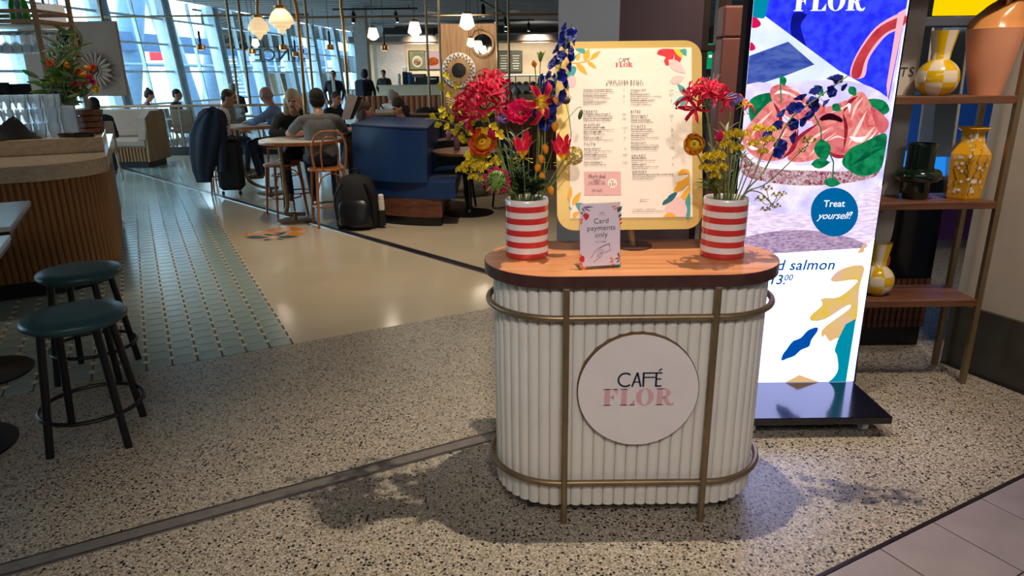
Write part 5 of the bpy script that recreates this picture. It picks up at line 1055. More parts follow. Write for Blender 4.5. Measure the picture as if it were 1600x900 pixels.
rim = [i for i in range(w1)]+[j*w1+nx_ for j in range(1, ny_+1)]+[ny_*w1+i for i in range(nx_-1, -1, -1)]+[j*w1 for j in range(ny_-1, 0, -1)]
fs += [(rim[i], rim[(i+1) % len(rim)], nb_+rim[(i+1) % len(rim)], nb_+rim[i]) for i in range(len(rim))]
one('black_cloth', mb.add(vs, fs), 'black_matt', 'crumpled black cloth lying on the bar shelf before the glasses', 'cloth', None, True)
# flower arrangement in a glass vase on the bar
fv = thing('bar_bouquet_vase', 'clear glass vase holding the wild flowers on the bar', 'vase', UV(-.62, 7.62, SZ)); p = UV(-.62, 7.62, SZ)
MB().lathe([(.06, 0), (.075, .01), (.085, .15), (.08, .22), (.076, .22), (.08, .15), (.07, .015), (0, .012)], p, 24, None, False).build('body', 'clear', fv, 60)
bb_ = thing('bar_bouquet', 'loose wild bouquet of green sprigs with orange and pink blooms', 'bouquet', p+Vector((0, 0, .02)))
rg = random.Random(8)
for k in range(40):
    px, py = rg.gauss(104, 21), rg.uniform(52, 150); px = 104+(px-104)*(1.15 if py > 110 else .75); e = W(px, py, p.y+rg.uniform(-.22, .22)); q = p+Vector((rg.uniform(-.03, .03), rg.uniform(-.03, .03), .05)); m_ = q.lerp(e, .55)+Vector((0, 0, .05))
    pts = catmull([q, m_, e], 6); st_ = MB().tube(pts, .0035, 5).build('stem', 'stem', bb_)
    for j in range(10):
        pp_ = pts[int((.35+.65*j/9)*(len(pts)-1))]; A = axis_m(pp_-wl(bb_), Vector((rg.uniform(-1, 1), rg.uniform(-1, .6), rg.uniform(-.2, 1)))); put('leaf', PM['leaf' if rg.random() < .5 else 'leafg'], st_, A @ Matrix.Scale(rg.uniform(1.1, 2.2), 4))
for k, (px, py, key) in enumerate(((83, 99, 'ran3'), (108, 103, 'ran'), (112, 112, 'ran3'), (84, 124, 'onc2'), (126, 132, 'peo'), (134, 128, 'ran3'), (148, 130, 'peo'), (150, 140, 'onc2'), (118, 145, 'ran3'), (140, 108, 'ran'), (148, 108, 'ran3'), (128, 115, 'ran3'), (120, 132, 'peo'), (133, 118, 'ran'), (144, 122, 'peo'))):
    h_ = W(px, py, p.y-.12+.04*(k % 3)); ringp(bb_, key, h_, Vector((.1, -1, .3)), 6, .003, 0, k, 1.25, .2); MB().ell(h_, .012, 8, 6).build('flower_centre', 'yellow_deep', bb_, True)
    MB().tube([p+Vector((0, 0, .12)), p.lerp(h_, .6)+Vector((0, 0, .03)), h_], .003, 5).build('stem', 'stem', bb_)
# till screens on the bar
def screen(label, px, py, y, w, h):
    c = W(px, py, y); t = thing('till_screen', label, 'monitor', (c.x, y, SZ)); MB().box(c, (w, .03, h), .1, None, .006).build('display', 'black', t); MB().tube([(c.x, y+.03, SZ+.01), (c.x, y+.03, c.z)], .018, 8).build('stand', 'black', t); MB().box((c.x, y+.03, SZ+.008), (.2, .16, .016)).build('foot', 'black', t)
screen('black till screen behind the stacked glasses, right of the rack post', 32, 146, 6.55, .20, .17); screen('black till screen at the left picture edge behind the glasses', 5, 144, 6.5, .13, .17)
# rack over the bar: oak frame, shelf boards, hanging stemware, bottles
RY_ = 6.9
rk = thing('bar_rack', 'oak framed rack hanging over the bar with glasses and bottles', 'rack', (W(60, 80, RY_).x, RY_, 1.13))
x1 = W(62, 60, RY_).x; x0_ = x1-1.6; xs = (x1,)
for x in (x1, x1-.02-1.5):
    for y in (RY_, RY_+.55): MB().box((x, y, (3.45+1.131)/2), (.035, .035, 3.45-1.131)).build('post', 'oak', rk)
z1_, z2_, z3_ = W(20, 17, RY_).z, W(20, 33, RY_).z, W(20, 49, RY_).z
for z in (z1_, z2_):
    for y in (RY_, RY_+.55): MB().box((x1-.78, y, z), (1.55, .03, .035)).build('rail', 'oak', rk)
    for x in (x1, x1-.8): MB().box((x, RY_+.275, z), (.03, .52, .03)).build('cross_rail', 'oak', rk)
MB().box((x1-.78, RY_+.275, z2_-.03), (1.5, .5, .012)).build('shelf_board', 'cream', rk)
for i in range(5): MB().cyl((x1-1.5, RY_+.05+i*.11, z3_), (x1-.02, RY_+.05+i*.11, z3_), .006, n=6).build('glass_rail', 'steel', rk)
wg = MB().lathe([(.034, 0), (.034, -.004), (.005, -.010), (.004, -.085), (.012, -.095), (.038, -.13), (.040, -.16), (.032, -.195), (.030, -.195), (.036, -.16), (.03, -.12), (0, -.10)], (0, 0, 0), 14, None, False).mesh('stemmed_glass', 'ware', 60)
for j in range(4):
    for i in range(11):
        o = bpy.data.objects.new('stemmed_glass', wg); COL.objects.link(o); o.location = (x1-.10-i*.095, RY_+.09+j*.12, z3_+.008); tag(o, 'stemmed glass hanging upside down from the bar rack, %s from right, %s row' % (ORD[i], ('front', 'second', 'third', 'rear')[j]), 'glass', 'stemmed glasses hung over the bar')
P('bottle_green', (40, 150, 30), .1, var=.1, emit=.05); P('bottle_clear', (150, 160, 160), .1)  # green bottle glass given a faint glow of its own
for i, (px, m, lb) in enumerate(((22, 'bottle_green', 'green bottle on the rack, left of the clear bottle'), (31, 'bottle_clear', 'pale clear bottle between two green ones on the rack'), (41, 'bottle_green', 'dark green bottle on the rack next to the oak post'))):
    x = W(px, 25, RY_+.2).x; p = Vector((x, RY_+.2, z2_-.023)); t = thing('bottle', lb, 'bottle', p, 0); MB().lathe([(.03, 0), (.036, .005), (.036, .17), (.014, .24), (.012, .30), (.015, .305), (.012, .31)], p, 16).build('body', m, t, 50); MB().cyl(p+Vector((0, 0, .31)), p+Vector((0, 0, .33)), .014, n=10).build('cap', 'black', t)
# lampshade, panel with mirrors
ls = thing('drum_lampshade', 'pale square lampshade hanging beside the bar rack', 'lamp', W(79, 47, 7.6)); a, b = W(68, 46, 7.6), W(93, 7, 7.6)
MB().box(((a.x+b.x)/2, 7.6, (a.z+b.z)/2), (b.x-a.x, .16, b.z-a.z), 0, None, .01).build('shade', 'shade', ls); MB().cyl(((a.x+b.x)/2, 7.6, b.z), ((a.x+b.x)/2, 7.6, CEIL), .006, n=6).build('cord', 'black', ls)
PY = 10.2; pa, pb_ = W(96, 150, PY), W(172, 33, PY)
dp = thing('taupe_divider', 'taupe divider panel behind the bar carrying two mirrors', 'divider', ((pa.x+pb_.x)/2, PY, 0)); MB().box(((pa.x-.4+pb_.x+.08)/2, PY, (pb_.z+W(172, 150, PY).z)/2), (pb_.x-pa.x+.48, .06, pb_.z-W(172, 150, PY).z), 0, None, .004).build('panel', 'taupe', dp)
for x in (pa.x, pb_.x-.1): MB().cyl((x, PY, pb_.z), (x, PY, CEIL), .02, n=8).build('pole', 'brass', dp)
def wall_mirror(name, label, c, r, fr_, mat='darkwood'):
    t = thing(name, label, 'mirror', c); RX = Matrix.Rotation(PI/2, 3, 'X'); MB().lathe([(r-fr_, 0), (r, 0), (r, .03), (r-fr_, .025)], c, 40, RX, False).build('frame', mat, t, 40); MB().lathe([(0, .012), (r-fr_*.8, .012)], c, 40, RX, False).build('glass', 'mirror', t); return t
wall_mirror('round_mirror', 'round mirror with thin dark frame on the taupe divider', W(107, 62, PY-.033), .145, .02)
c = W(149, 110, PY-.035); sm_ = wall_mirror('sunburst_mirror', 'sunburst mirror with petal rays on the taupe divider', c, .085, .012, 'taupe')
pe = petal_me('ray', .20, .058, .15, .25, 'taupe', 0, .75, 4, 6, start=.1)
for k in range(20): put('ray', pe, sm_, basis(Vector((0, -1, 0)), Vector((-math.sin(2*PI*k/20), 0, math.cos(2*PI*k/20))), Vector((math.cos(2*PI*k/20), 0, math.sin(2*PI*k/20))), Vector((math.cos(2*PI*k/20)*.075, -.02, math.sin(2*PI*k/20)*.075))))
# ================================================================ people
def cap_mesh(mb, a, b, ra, rb, n=12):
    a, b = Vector(a), Vector(b); d = (b-a); l = d.length or 1e-6; d = d/l if l > 1e-6 else Vector((0, 0, 1)); pts = []; rs = []
    for k in range(4): t = k/4*PI/2; pts.append(a-d*ra*math.cos(t)); rs.append(max(ra*math.sin(t), 1e-4))
    pts += [a, b]; rs += [ra, rb]
    for k in range(1, 5): t = k/4*PI/2; pts.append(b+d*rb*math.sin(t)); rs.append(max(rb*math.cos(t), 1e-4))
    mb.tube(pts, rs, n)
def person(label, loc, rz, cols, hs=.46, lean=.12, yaw=0, down=.1, arms=None, hair='short', stand=False, voxel=.016, sleeve='long', extra=None, thigh=None, side=0):
    P_ = []                                          # (kind, a, b, ra, rb, label)
    cap = lambda a, b, ra, rb, lb: P_.append(('c', Vector(a), Vector(b), ra, rb, lb)); ell = lambda c, r, lb: P_.append(('e', Vector(c), Vector(r), 0, 0, lb))
    sl, cl_ = math.sin(lean), math.cos(lean); T = lambda x, h, y=0: Vector((x+side*h, sl*h+y, hs+cl_*h))
    ell(T(0, .06), (.165, .13, .12), 'bottom')
    cap(T(-.055, .10), T(-.07, .40), .115, .115, 'top'); cap(T(.055, .10), T(.07, .40), .115, .115, 'top'); cap(T(-.13, .475), T(.13, .475), .078, .078, 'top'); ell(T(0, .36), (.17, .115, .14), 'top')
    nb, hc = T(0, .54), T(0, .545)+Vector((side*.2, .03+.25*sl, .155)); cap(nb, hc-Vector((0, .01, .07)), .055, .052, 'skin')
    HR = Matrix.Rotation(yaw, 3, 'Z') @ Matrix.Rotation(-down, 3, 'X'); hp = lambda x, y, z: hc+HR @ Vector((x, y, z))
    ell(hc, (.076, .094, .112), 'skin'); P_[-1] = P_[-1][:5]+('skin',)
    cap(hp(0, .035, -.06), hp(0, .052, -.085), .052, .034, 'skin'); cap(hp(0, .088, .012), hp(0, .106, -.022), .009, .015, 'skin')
    for s in (-1, 1): ell(hp(s*.078, -.005, -.01), (.014, .022, .03), 'skin'); ell(hp(s*.031, .083, .008), (.010, .009, .006), 'eye'); cap(hp(s*.018, .092, .030), hp(s*.045, .084, .030), .005, .004, 'hair')
    cap(hp(-.02, .088, -.056), hp(.02, .088, -.056), .008, .008, 'lip')
    for k, s in enumerate((-1, 1)):
        sh_ = T(s*.185, .475); A = arms[k] if arms else None
        el_, wr = (Vector(A[0]), Vector(A[1])) if A else (T(s*.235, .20, .06), T(s*.17, .19, .30))
        if sleeve == 'long': cap(sh_, el_, .058, .047, 'top'); cap(el_, wr, .046, .034, 'top')
        else: m_ = sh_.lerp(el_, .68); cap(sh_, m_, .064, .058, 'top'); cap(m_, el_, .046, .042, 'skin'); cap(el_, wr, .042, .029, 'skin')
        d = (wr-el_).normalized(); hx = d.cross(Vector((0, 0, 1))); hx = hx.normalized() if hx.length > .1 else Vector((1, 0, 0)); hz = hx.cross(d); pm_ = wr+d*.05
        cap(wr+d*.015+hx*.02, pm_+hx*.025, .024, .019, 'skin'); cap(wr+d*.015-hx*.02, pm_-hx*.025, .024, .019, 'skin')
        for q, (o, l) in enumerate(((-.033, .062), (-.011, .076), (.011, .080), (.033, .068))): b0 = pm_+d*.012+hx*o; b1 = b0+d*l*.5-hz*.004; cap(b0, b1, .0095, .009, 'skin'); cap(b1, b1+d*l*.4-hz*.022, .009, .0078, 'skin')
        th = wr+d*.03-hx*s*.03; cap(th, th+d*.03-hx*s*.028, .012, .010, 'skin'); cap(th+d*.03-hx*s*.028, th+d*.058-hx*s*.032, .010, .008, 'skin')
        if stand: kn, an = Vector((s*.10, .03, hs*.53)), Vector((s*.105, -.01, .08)); hp0 = Vector((s*.09, 0, hs+.02))
        else: hp0 = Vector((s*.09, 0, hs+.06)); kn = Vector((s*.15, .40, hs+.03)); an = Vector((s*.13, .34, max(.08, hs-.40)))
        cap(hp0, kn, .085, .060, 'bottom'); cap(kn, an, .058, .042, 'bottom'); cap(an-Vector((0, .03, .035)), an+Vector((0, .15, -.045)), .036, .032, 'shoe')
    mb = MB()
    for p in P_:
        if p[0] == 'c': cap_mesh(mb, *p[1:5])
        else: mb.ell(p[1], p[2], 14, 10)
    tmp = bpy.data.objects.new('tmp', mb.mesh('tmp', [])); COL.objects.link(tmp)
    m = tmp.modifiers.new('r', 'REMESH'); m.mode = 'VOXEL'; m.voxel_size = voxel; m.use_smooth_shade = True; s_ = tmp.modifiers.new('s', 'SMOOTH'); s_.iterations = 3; s_.factor = .5
    dg = bpy.context.evaluated_depsgraph_get(); dg.update(); me = bpy.data.meshes.new_from_object(tmp.evaluated_get(dg)); bpy.data.objects.remove(tmp)
    n = len(me.polygons); C_ = np.empty(n*3); me.polygons.foreach_get('center', C_); C_ = C_.reshape(-1, 3); D_ = []
    for k, a, b, ra, rb, lb in P_:
        if k == 'c':
            ab = np.array(b-a); L2 = ab@ab+1e-9; t = np.clip((C_-np.array(a))@ab/L2, 0, 1); dd = np.linalg.norm(C_-(np.array(a)+t[:, None]*ab), axis=1)-(ra+(rb-ra)*t)
        else: r_ = np.array(b); dd = (np.linalg.norm((C_-np.array(a))/r_, axis=1)-1)*r_.min()
        D_.append(dd-(.003 if lb in ('eye', 'lip', 'hair') else 0))
    labs = ['skin', 'top', 'bottom', 'shoe', 'eye', 'lip', 'hair']; idx = np.array([labs.index(p[5]) for p in P_])[np.argmin(np.array(D_), axis=0)]
    me.materials.clear()
    for l in labs: me.materials.append(mt({'eye': 'eye', 'lip': 'lip', 'shoe': 'shoe'}.get(l) or cols.get(l, 'jeans')))
    me.polygons.foreach_set('material_index', idx.astype(np.int32)); me.polygons.foreach_set('use_smooth', [True]*n); me.update()
    t = thing('person', label, 'person', loc, rz); put('body', me, t)
    h = MB()
    if hair != 'bald':
        H3 = HR
        h.ell(hp(0, -.018, .034), (.084, .092, .090) if hair in ('short', 'hood') else (.086, .096, .096), 16, 10, H3)
        if hair == 'short': h.ell(hp(0, -.045, -.01), (.074, .062, .075), 14, 8, H3)
        if hair == 'full': h.ell(hp(0, -.04, -.01), (.085, .07, .09), 14, 8, H3); h.ell(hp(0, .04, .085), (.07, .05, .035), 12, 8, H3)
        if hair == 'bun': h.ell(hp(0, -.05, -.01), (.075, .062, .08), 14, 8, H3); h.ell(hp(0, -.06, .12), (.035, .035, .035), 12, 8, H3)
        if hair in ('long', 'wavy'):
            for s in (-1, -.5, 0, .5, 1): cap_mesh(h, hp(s*.07, -.03-.035*(1-abs(s)), .0), hp(s*.10, -.05-.03*(1-abs(s)), -.26 if hair == 'long' else -.20), .036, .030 if hair == 'long' else .045, 10)
        if hair == 'hood': h.ell(hp(0, -.03, -.02), (.10, .09, .12), 14, 8, H3)
    else:
        for s in (-1, 1): h.ell(hp(s*.068, -.035, -.015), (.018, .045, .035), 10, 6, HR)
        h.ell(hp(0, -.075, -.03), (.06, .022, .03), 10, 6, HR)
    h.build('hair', cols.get('hair', 'hair_dark'), t, True, world=False)
    if extra: extra(t, T, hp)
    return t
def loft(secs, n=24, rip=0, ph=0):                    # stacked rippled ovals: (x, y, z, rx, ry)
    mb = MB(); vs = []
    for i, (x, y, z, rx, ry) in enumerate(secs):
        for j in range(n):
            a = 2*PI*j/n; k = 1+rip*math.sin(a*7+ph+i*.2)*(i/len(secs)+.2); vs.append((x+rx*k*math.cos(a), y+ry*k*math.sin(a), z))
    k = len(secs); return mb.add(vs, [(i*n+j, i*n+(j+1) % n, (i+1)*n+(j+1) % n, (i+1)*n+j) for i in range(k-1) for j in range(n)]+[tuple(range(n))[::-1], tuple((k-1)*n+j for j in range(n))])
# ================================================================ high tables and bentwood chairs
def high_table(label, top, base, r, z, aside):
    t = thing('high_table', label, 'table', base); c = Vector((top[0], top[1], 0))
    MB().lathe([(r-.03, z-.045), (r-.004, z-.04), (r, z-.02), (r-.003, z-.004)], c, 48).build('rim', 'bent', t, 40); MB().lathe([(r-.006, z-.004), (r-.008, z)], c, 48).build('tabletop', 'cream', t, 40)
    p0 = c+Vector((aside[0], aside[1], z-.04)); b = Vector(base); MB().tube(catmull([p0, p0+Vector((.01, 0, -.35)), Vector((p0.x*.8+b.x*.2, p0.y*.8+b.y*.2, .20)), b+Vector((-.10, .02, .085)), b+Vector((.12, 0, .08))], 8), .022, 10).build('leg', 'brass', t, True)
    MB().cyl(b, b+Vector((0, 0, .09)), .022, n=10).build('stub', 'brass', t); MB().lathe([(.20, 0), (.20, .012), (.19, .016)], b, 36).build('foot', 'brass', t, 30)
high_table('round high table with cream top in front of the grey-shirted man', (-2.38, 8.0), (-2.50, 7.85, 0), .47, .92, (-.22, -.1)); high_table('farther round high table with cream top beside the bald man', (-3.66, 10.05), (-3.45, 9.85, 0), .40, .95, (-.2, -.1))
def bent_chair(label, loc, rz, H=.64, back=True, group=None):
    t = thing('bentwood_chair', label, 'chair', loc, rz, group)
    bd = lambda m, n, mat='bent', s=True: m.build(n, mat, t, s, world=False)
    bd(MB().lathe([(.17, H-.03), (.205, H-.028), (.21, H-.012), (.20, H), (.15, H-.006), (0, H-.008)], (0, 0, 0), 32, None, False), 'seat')
    for x, y in ((-.14, .14), (.14, .14), (-.15, -.15), (.15, -.15)): bd(MB().tube([(x*.95, y*.95, H-.02), (x*1.25, y*1.25, 0)], [.017, .013], 10), 'leg')
    bd(MB().tube([(.185*math.cos(a), .185*math.sin(a), .22) for a in [2*PI*i/32 for i in range(32)]], .010, 8, closed=True), 'foot_ring')
    for x in (-.15, .15): bd(MB().tube(catmull([(x*1.08, -.16, .38), (x*.7, -.17, H-.10), (0, -.175, H-.045)], 6), .008, 8), 'brace')
    if back:
        arch_ = lambda w, h, y0: catmull([(-w, y0, H-.02), (-w*1.12, y0-.03, H+h*.55), (-w*.75, y0-.06, H+h*.93), (0, y0-.07, H+h), (w*.75, y0-.06, H+h*.93), (w*1.12, y0-.03, H+h*.55), (w, y0, H-.02)], 6)
        bd(MB().tube(arch_(.165, .40, -.15), .013, 10), 'back_hoop'); bd(MB().tube(arch_(.085, .34, -.165), .010, 8), 'inner_hoop')
    return t
bent_chair('bentwood bar chair with hooped back that the grey-shirted man sits on', (-2.03, 7.66, 0), R(28)); bent_chair('bentwood bar chair the blonde woman sits on', (-2.66, 8.62, 0), R(190)); bent_chair('bentwood bar chair the bald man sits on', (-3.32, 10.15, 0), R(75))
coatch = bent_chair('bentwood bar chair buried under coats beside the white-shirted man', (-4.12, 9.95, 0), R(20)); bent_chair('backless bentwood stool standing under the near high table', (-2.72, 8.25, 0), R(40), .62, False); bent_chair('bentwood bar chair the white-shirted man sits on', (-4.42, 10.75, 0), R(-75))
# coats, suitcase, backpack
x, y = -4.12, 9.72
nc = thing('navy_coat', 'dark navy coat draped over the chair beside the round table', 'coat', (x, y, .18))
loft([(x-.20, y-.02, .19, .10, .03), (x-.19, y-.02, .35, .15, .06), (x-.13, y-.02, .60, .21, .10), (x-.07, y+.02, .85, .24, .13), (x-.02, y+.07, 1.02, .21, .13), (x+.01, y+.11, 1.12, .15, .10), (x+.02, y+.12, 1.17, .10, .06), (x+.02, y+.12, 1.19, .05, .03)], 42, .16).build('body', 'navy_cloth', nc, True)
loft([(x+.10, y-.02, .34, .06, .05), (x+.12, y-.01, .55, .07, .06), (x+.13, y+.02, .85, .075, .065), (x+.10, y+.06, 1.02, .07, .06), (x+.06, y+.09, 1.10, .05, .05)], 16, .06).build('sleeve', 'navy_cloth', nc, True)
loft([(x-.30, y+.0, .52, .045, .045), (x-.27, y+.0, .75, .06, .055), (x-.18, y+.05, .98, .06, .055), (x-.10, y+.08, 1.08, .05, .05)], 16, .06).build('sleeve', 'navy_cloth', nc, True)
MB().tube(catmull([(x-.10, y+.02, 1.02), (x-.05, y+.06, 1.15), (x+.03, y+.08, 1.2), (x+.10, y+.06, 1.13), (x+.13, y+.0, 1.0)], 6), [.02]*25, 8).build('collar', 'navy_cloth', nc, True)
one('burgundy_jacket', loft([(x-.20, y+.26, .75, .10, .07), (x-.17, y+.26, .98, .17, .09), (x-.13, y+.27, 1.13, .13, .08), (x-.12, y+.27, 1.19, .05, .04)], 24, .04, 1), 'burgundy', 'burgundy jacket hanging behind the navy coat', 'jacket', None, True)
sc_ = thing('suitcase', 'black upright suitcase on wheels under the navy coat', 'suitcase', (x+.16, y+.08, 0)); MB().box((x+.16, y+.08, .42), (.34, .22, .70), .2, None, .05).build('shell', 'black_matt', sc_, True)
for dx in (-.12, .12): MB().cyl((x+.16+dx, y+.0, .03), (x+.16+dx+.02, y+.0, .03), .03, n=12).build('wheel', 'black', sc_, True)
bx, by = -1.68, 7.44
bp_ = thing('backpack', 'black backpack standing on the floor against the blue booth', 'backpack', (bx, by, 0))
MB().add(*(lambda m: (m.v, m.f))(loft([(bx, by, .0, .22, .13), (bx, by, .03, .235, .15), (bx, by, .25, .235, .155), (bx, by+.01, .45, .21, .14), (bx, by+.02, .55, .16, .10), (bx, by+.02, .585, .07, .05)], 24))).build('body', 'black_matt', bp_, True)
MB().add(*(lambda m: (m.v, m.f))(loft([(bx, by-.12, .04, .17, .06), (bx, by-.13, .07, .18, .075), (bx, by-.12, .28, .17, .06), (bx, by-.10, .33, .12, .04)], 20))).build('front_pocket', 'black', bp_, True)
MB().tube(catmull([(bx-.05, by+.03, .57), (bx-.04, by+.02, .63), (bx+.04, by+.02, .63), (bx+.05, by+.03, .57)], 6), .011, 8).build('handle', 'black', bp_, True)
for s in (-1, 1): MB().tube(catmull([(bx+s*.12, by-.1, .5), (bx+s*.2, by-.14, .35), (bx+s*.2, by-.12, .12)], 6), .012, 6).build('side_strap', 'black', bp_, True)
wb_ = thing('water_bottle', 'white water bottle in the side pocket of the backpack', 'bottle', (bx+.27, by-.02, .12)); MB().lathe([(.03, .12), (.034, .13), (.034, .30), (.030, .32)], (bx+.27, by-.02, 0), 18).build('body', 'cream', wb_, 40); MB().lathe([(.031, .322), (.031, .36), (.02, .372)], (bx+.27, by-.02, 0), 18).build('cap', 'cream', wb_, 40)
MB().lathe([(.042, .03), (.044, .2), (.040, .2)], (bx+.265, by-.02, 0), 16).build('side_pocket', 'black_matt', bp_, 40)
# ================================================================ blue booth
bo = thing('blue_booth', 'deep blue upholstered booth bench with wooden base', 'booth', (-1.1, 7.9, 0))
def arcpl(x0, x1, yf, depth, bow, n=14):                 # plan: bowed front edge
    fr_ = [(x0+(x1-x0)*i/n, yf+bow*(1-math.sin(PI/2*i/n))) for i in range(n+1)]; return fr_+[(x1-.05, yf+depth), (x0-.1, yf+depth+bow)]
MB().prism(arcpl(-1.70, -.775, 7.47, 1.6, .35), 0, .10).build('kick', 'black', bo); MB().prism(arcpl(-1.72, -.755, 7.45, 1.62, .36), .10, .305).build('base', 'booth_wood', bo)
MB().prism(arcpl(-1.76, -.60, 7.42, 1.66, .38), .306, .485).build('seat', 'blue_seat', bo)
pts = arcpl(-1.78, -.90, 7.43, 1.7, .38); q = MB().prism(pts, .487, 1.075)
for i in range(len(pts), 2*len(pts)): v = q.v[i]; q.v[i] = (v[0]*1.0+.02, v[1]+.03, v[2]-.02*(v[0]+1.78))
q.build('backrest', 'blue_seat', bo)
MB().tube([(p[0]+.02, p[1]+.025, 1.078-.02*(p[0]+1.78)) for p in pts[:15]], .012, 8).build('piping', 'blue_seat', bo, True)
pt = thing('booth_partition', 'dark brown partition post with ledge at the left end of the blue booth', 'partition', (-1.89, 8.58, 0))
MB().box((-1.93, 8.58, .48), (.09, .42, .96), .05, None, .01).build('panel', 'darkwood', pt); MB().box((-1.94, 8.58, .973), (.20, .46, .025), .05).build('ledge', 'oak', pt)
mn = thing('paper_menu', 'white paper menu standing upright above the blue booth', 'menu', W(548, 190, 8.15)); a = W(534, 190, 8.15)
MB().slab([W(533, 188, 8.10), W(546, 187, 8.20), W(559, 150, 8.28), W(543, 146, 8.18)], (0, 1, 0), .006).build('sheet', 'paper', mn); MB().slab([W(546, 187, 8.23), W(552, 186, 8.3), W(566, 152, 8.36), W(559, 150, 8.3)], (0, 1, 0), .006).build('back_cover', 'darkwood', mn)
# ================================================================ low tables, chairs
def pedestal_table(label, c, r, z=.75):
    t = thing('round_table', label, 'table', c); c = Vector(c); MB().lathe([(r-.02, z-.035), (r, z-.028), (r, z-.006), (r-.006, z)], c, 44).build('tabletop', 'walnut', t, 40); MB().cyl(c, c+Vector((0, 0, z-.03)), .035, n=14).build('pedestal', 'black', t, True); MB().lathe([(.29, 0), (.29, .01), (.06, .025), (.04, .05)], c, 40).build('foot', 'black', t, 30)
pedestal_table('round walnut table on black pedestal right of the blue booth', (-.50, 8.2, 0), .42); pedestal_table('round walnut table on black pedestal behind the left bouquet', (-.62, 9.6, 0), .40); pedestal_table('round walnut table in front of the woman holding a phone', (-1.55, 9.5, 0), .42, .78)
def tub_chair(label, loc, rz, mat):
    t = thing('cafe_chair', label, 'chair', loc, rz); MB().box((0, 0, .44), (.46, .44, .07), 0, None, .02).build('seat', mat, t, world=False)
    m = MB(); pl_ = [(.25*math.cos(a), .02+.24*math.sin(a)) for a in [PI+PI*i/12 for i in range(13)]]; pl2 = [(.215*math.cos(a), .03+.205*math.sin(a)) for a in [2*PI-PI*i/12 for i in range(13)]]; m.prism(pl_+pl2, .47, .80); m.build('backrest', mat, t, world=False)
    for x, y in ((-.2, .18), (.2, .18), (-.19, -.18), (.19, -.18)): MB().tube([(x*.9, y*.9, .42), (x*1.1, y*1.1, 0)], .014, 8).build('leg', 'black', t, True, world=False)
tub_chair('dark green tub chair under the round table right of the booth', (-.72, 8.75, 0), R(200), 'green_chair'); tub_chair('dark tub chair left of the round table behind the bouquet', (-1.05, 9.3, 0), R(-80), 'black_matt'); tub_chair('navy tub chair behind the left striped vase', (.05, 8.5, 0), R(120), 'navy_seat'); tub_chair('navy tub chair farther back behind the left bouquet', (-.05, 9.8, 0), R(110), 'navy_seat')
P('pink_glass', (186, 130, 160), .12, var=.05, coat=.5)
for i, (px, py, y, lb) in enumerate(((701, 212, 9.6, 'pinkish glass water bottle on the table behind the orchid spray'), (712, 208, 9.7, 'taller pinkish glass bottle beside the first on the back table'), (599, 188, 9.35, 'small pink tumbler in front of the woman with the phone'), (668, 208, 9.4, 'small pink glass near the edge of the back table'), (714, 232, 8.25, 'pale glass carafe on the near round table'))):
    p = W(px, py, y); zt_ = .78 if i == 2 else .75; p.z = zt_+.001; one('glass_bottle', MB().lathe([(.03, 0), (.036, .005), (.036, .09), (.016, .13), (.015, .17), (.018, .175)] if i in (0, 1, 4) else [(.03, 0), (.036, .004), (.04, .10), (.037, .10), (.032, .01)], p, 16), 'pink_glass', lb, 'bottle', None, 50)
def pot_flower(px, py, y, lb):
    p = W(px, py, y); p.z = .781; t = thing('bud_vase', lb, 'vase', p); MB().lathe([(.025, 0), (.04, .03), (.035, .07), (.018, .10), (.022, .12)], p, 16).build('body', 'terracotta', t, 50)
    for k in range(6):
        e = p+Vector((rf.uniform(-.09, .09), rf.uniform(-.05, .05), rf.uniform(.18, .30))); s_ = MB().tube([p+Vector((0, 0, .1)), e], .0025, 5).build('stem', 'stem', t)
        for q in range(3): MB().ell(e+Vector((rf.uniform(-.02, .02), 0, -.03*q)), (.016, .016, .02), 8, 6).build('blossom', 'pink', s_, True)
pot_flower(595, 195, 9.6, 'small pot of magenta flowers on the table before the phone woman')
# ================================================================ seated and standing figures
V3 = Vector
person('man with dark hair in grey t-shirt seen from behind on a bentwood chair', (-2.10, 7.80, 0), R(18), dict(skin='skin', top='tee', bottom='jeans', hair='hair_dark'), .66, .22, .1, .12, [(V3((-.30, .26, .98))), (V3((.30, .26, .98)))] and [((-.33, .30, .98), (-.10, .50, .97)), ((.30, .32, .98), (.12, .52, .97))], 'full', False, .009, 'short')
person('woman with long blonde hair in black jumper resting her cheek on her hand', (-2.62, 8.62, 0), R(196), dict(skin='skin', top='jumper', bottom='jeans', hair='hair_blonde'), .66, .30, -.15, .25, [((-.20, .42, .96), (-.075, .36, 1.22)), ((.26, .36, .97), (-.02, .46, .97))], 'wavy', False, .009)
person('bald older man in light blue shirt at the farther high table', (-3.30, 10.15, 0), R(95), dict(skin='skin_b', top='shirt_blue', bottom='jeans', hair='hair_grey'), .66, .16, -.9, .3, [((-.26, .28, 1.0), (-.05, .42, .99)), ((.26, .28, 1.0), (.1, .44, .99))], 'bald', False, .011)
person('man in white shirt facing right at the farther high table', (-4.45, 10.75, 0), R(-70), dict(skin='skin_b', top='shirt_white', bottom='jeans', hair='hair_brown'), .62, .22, -.1, .25, None, 'short', False, .011)
person('woman with hair in a bun seated by the glass wall', (-8.10, 15.75, 0), R(-60), dict(skin='skin', top='plaid', bottom='jeans', hair='hair_brown'), .55, .15, .2, .35, None, 'bun', False, .018)
person('man in dark jacket seated by the glass wall right of the woman with a bun', (-7.45, 15.8, 0), R(-85), dict(skin='skin_b', top='navy_cloth', bottom='jeans', hair='hair_dark'), .55, .1, 0, .1, None, 'short', False, .018)
person('man in grey green top seated by the glass behind the white-shirted man', (-6.15, 15.9, 0), R(20), dict(skin='skin_b', top='teal_cloth', bottom='jeans', hair='hair_grey'), .66, .1, .3, .05, None, 'short', False, .018)
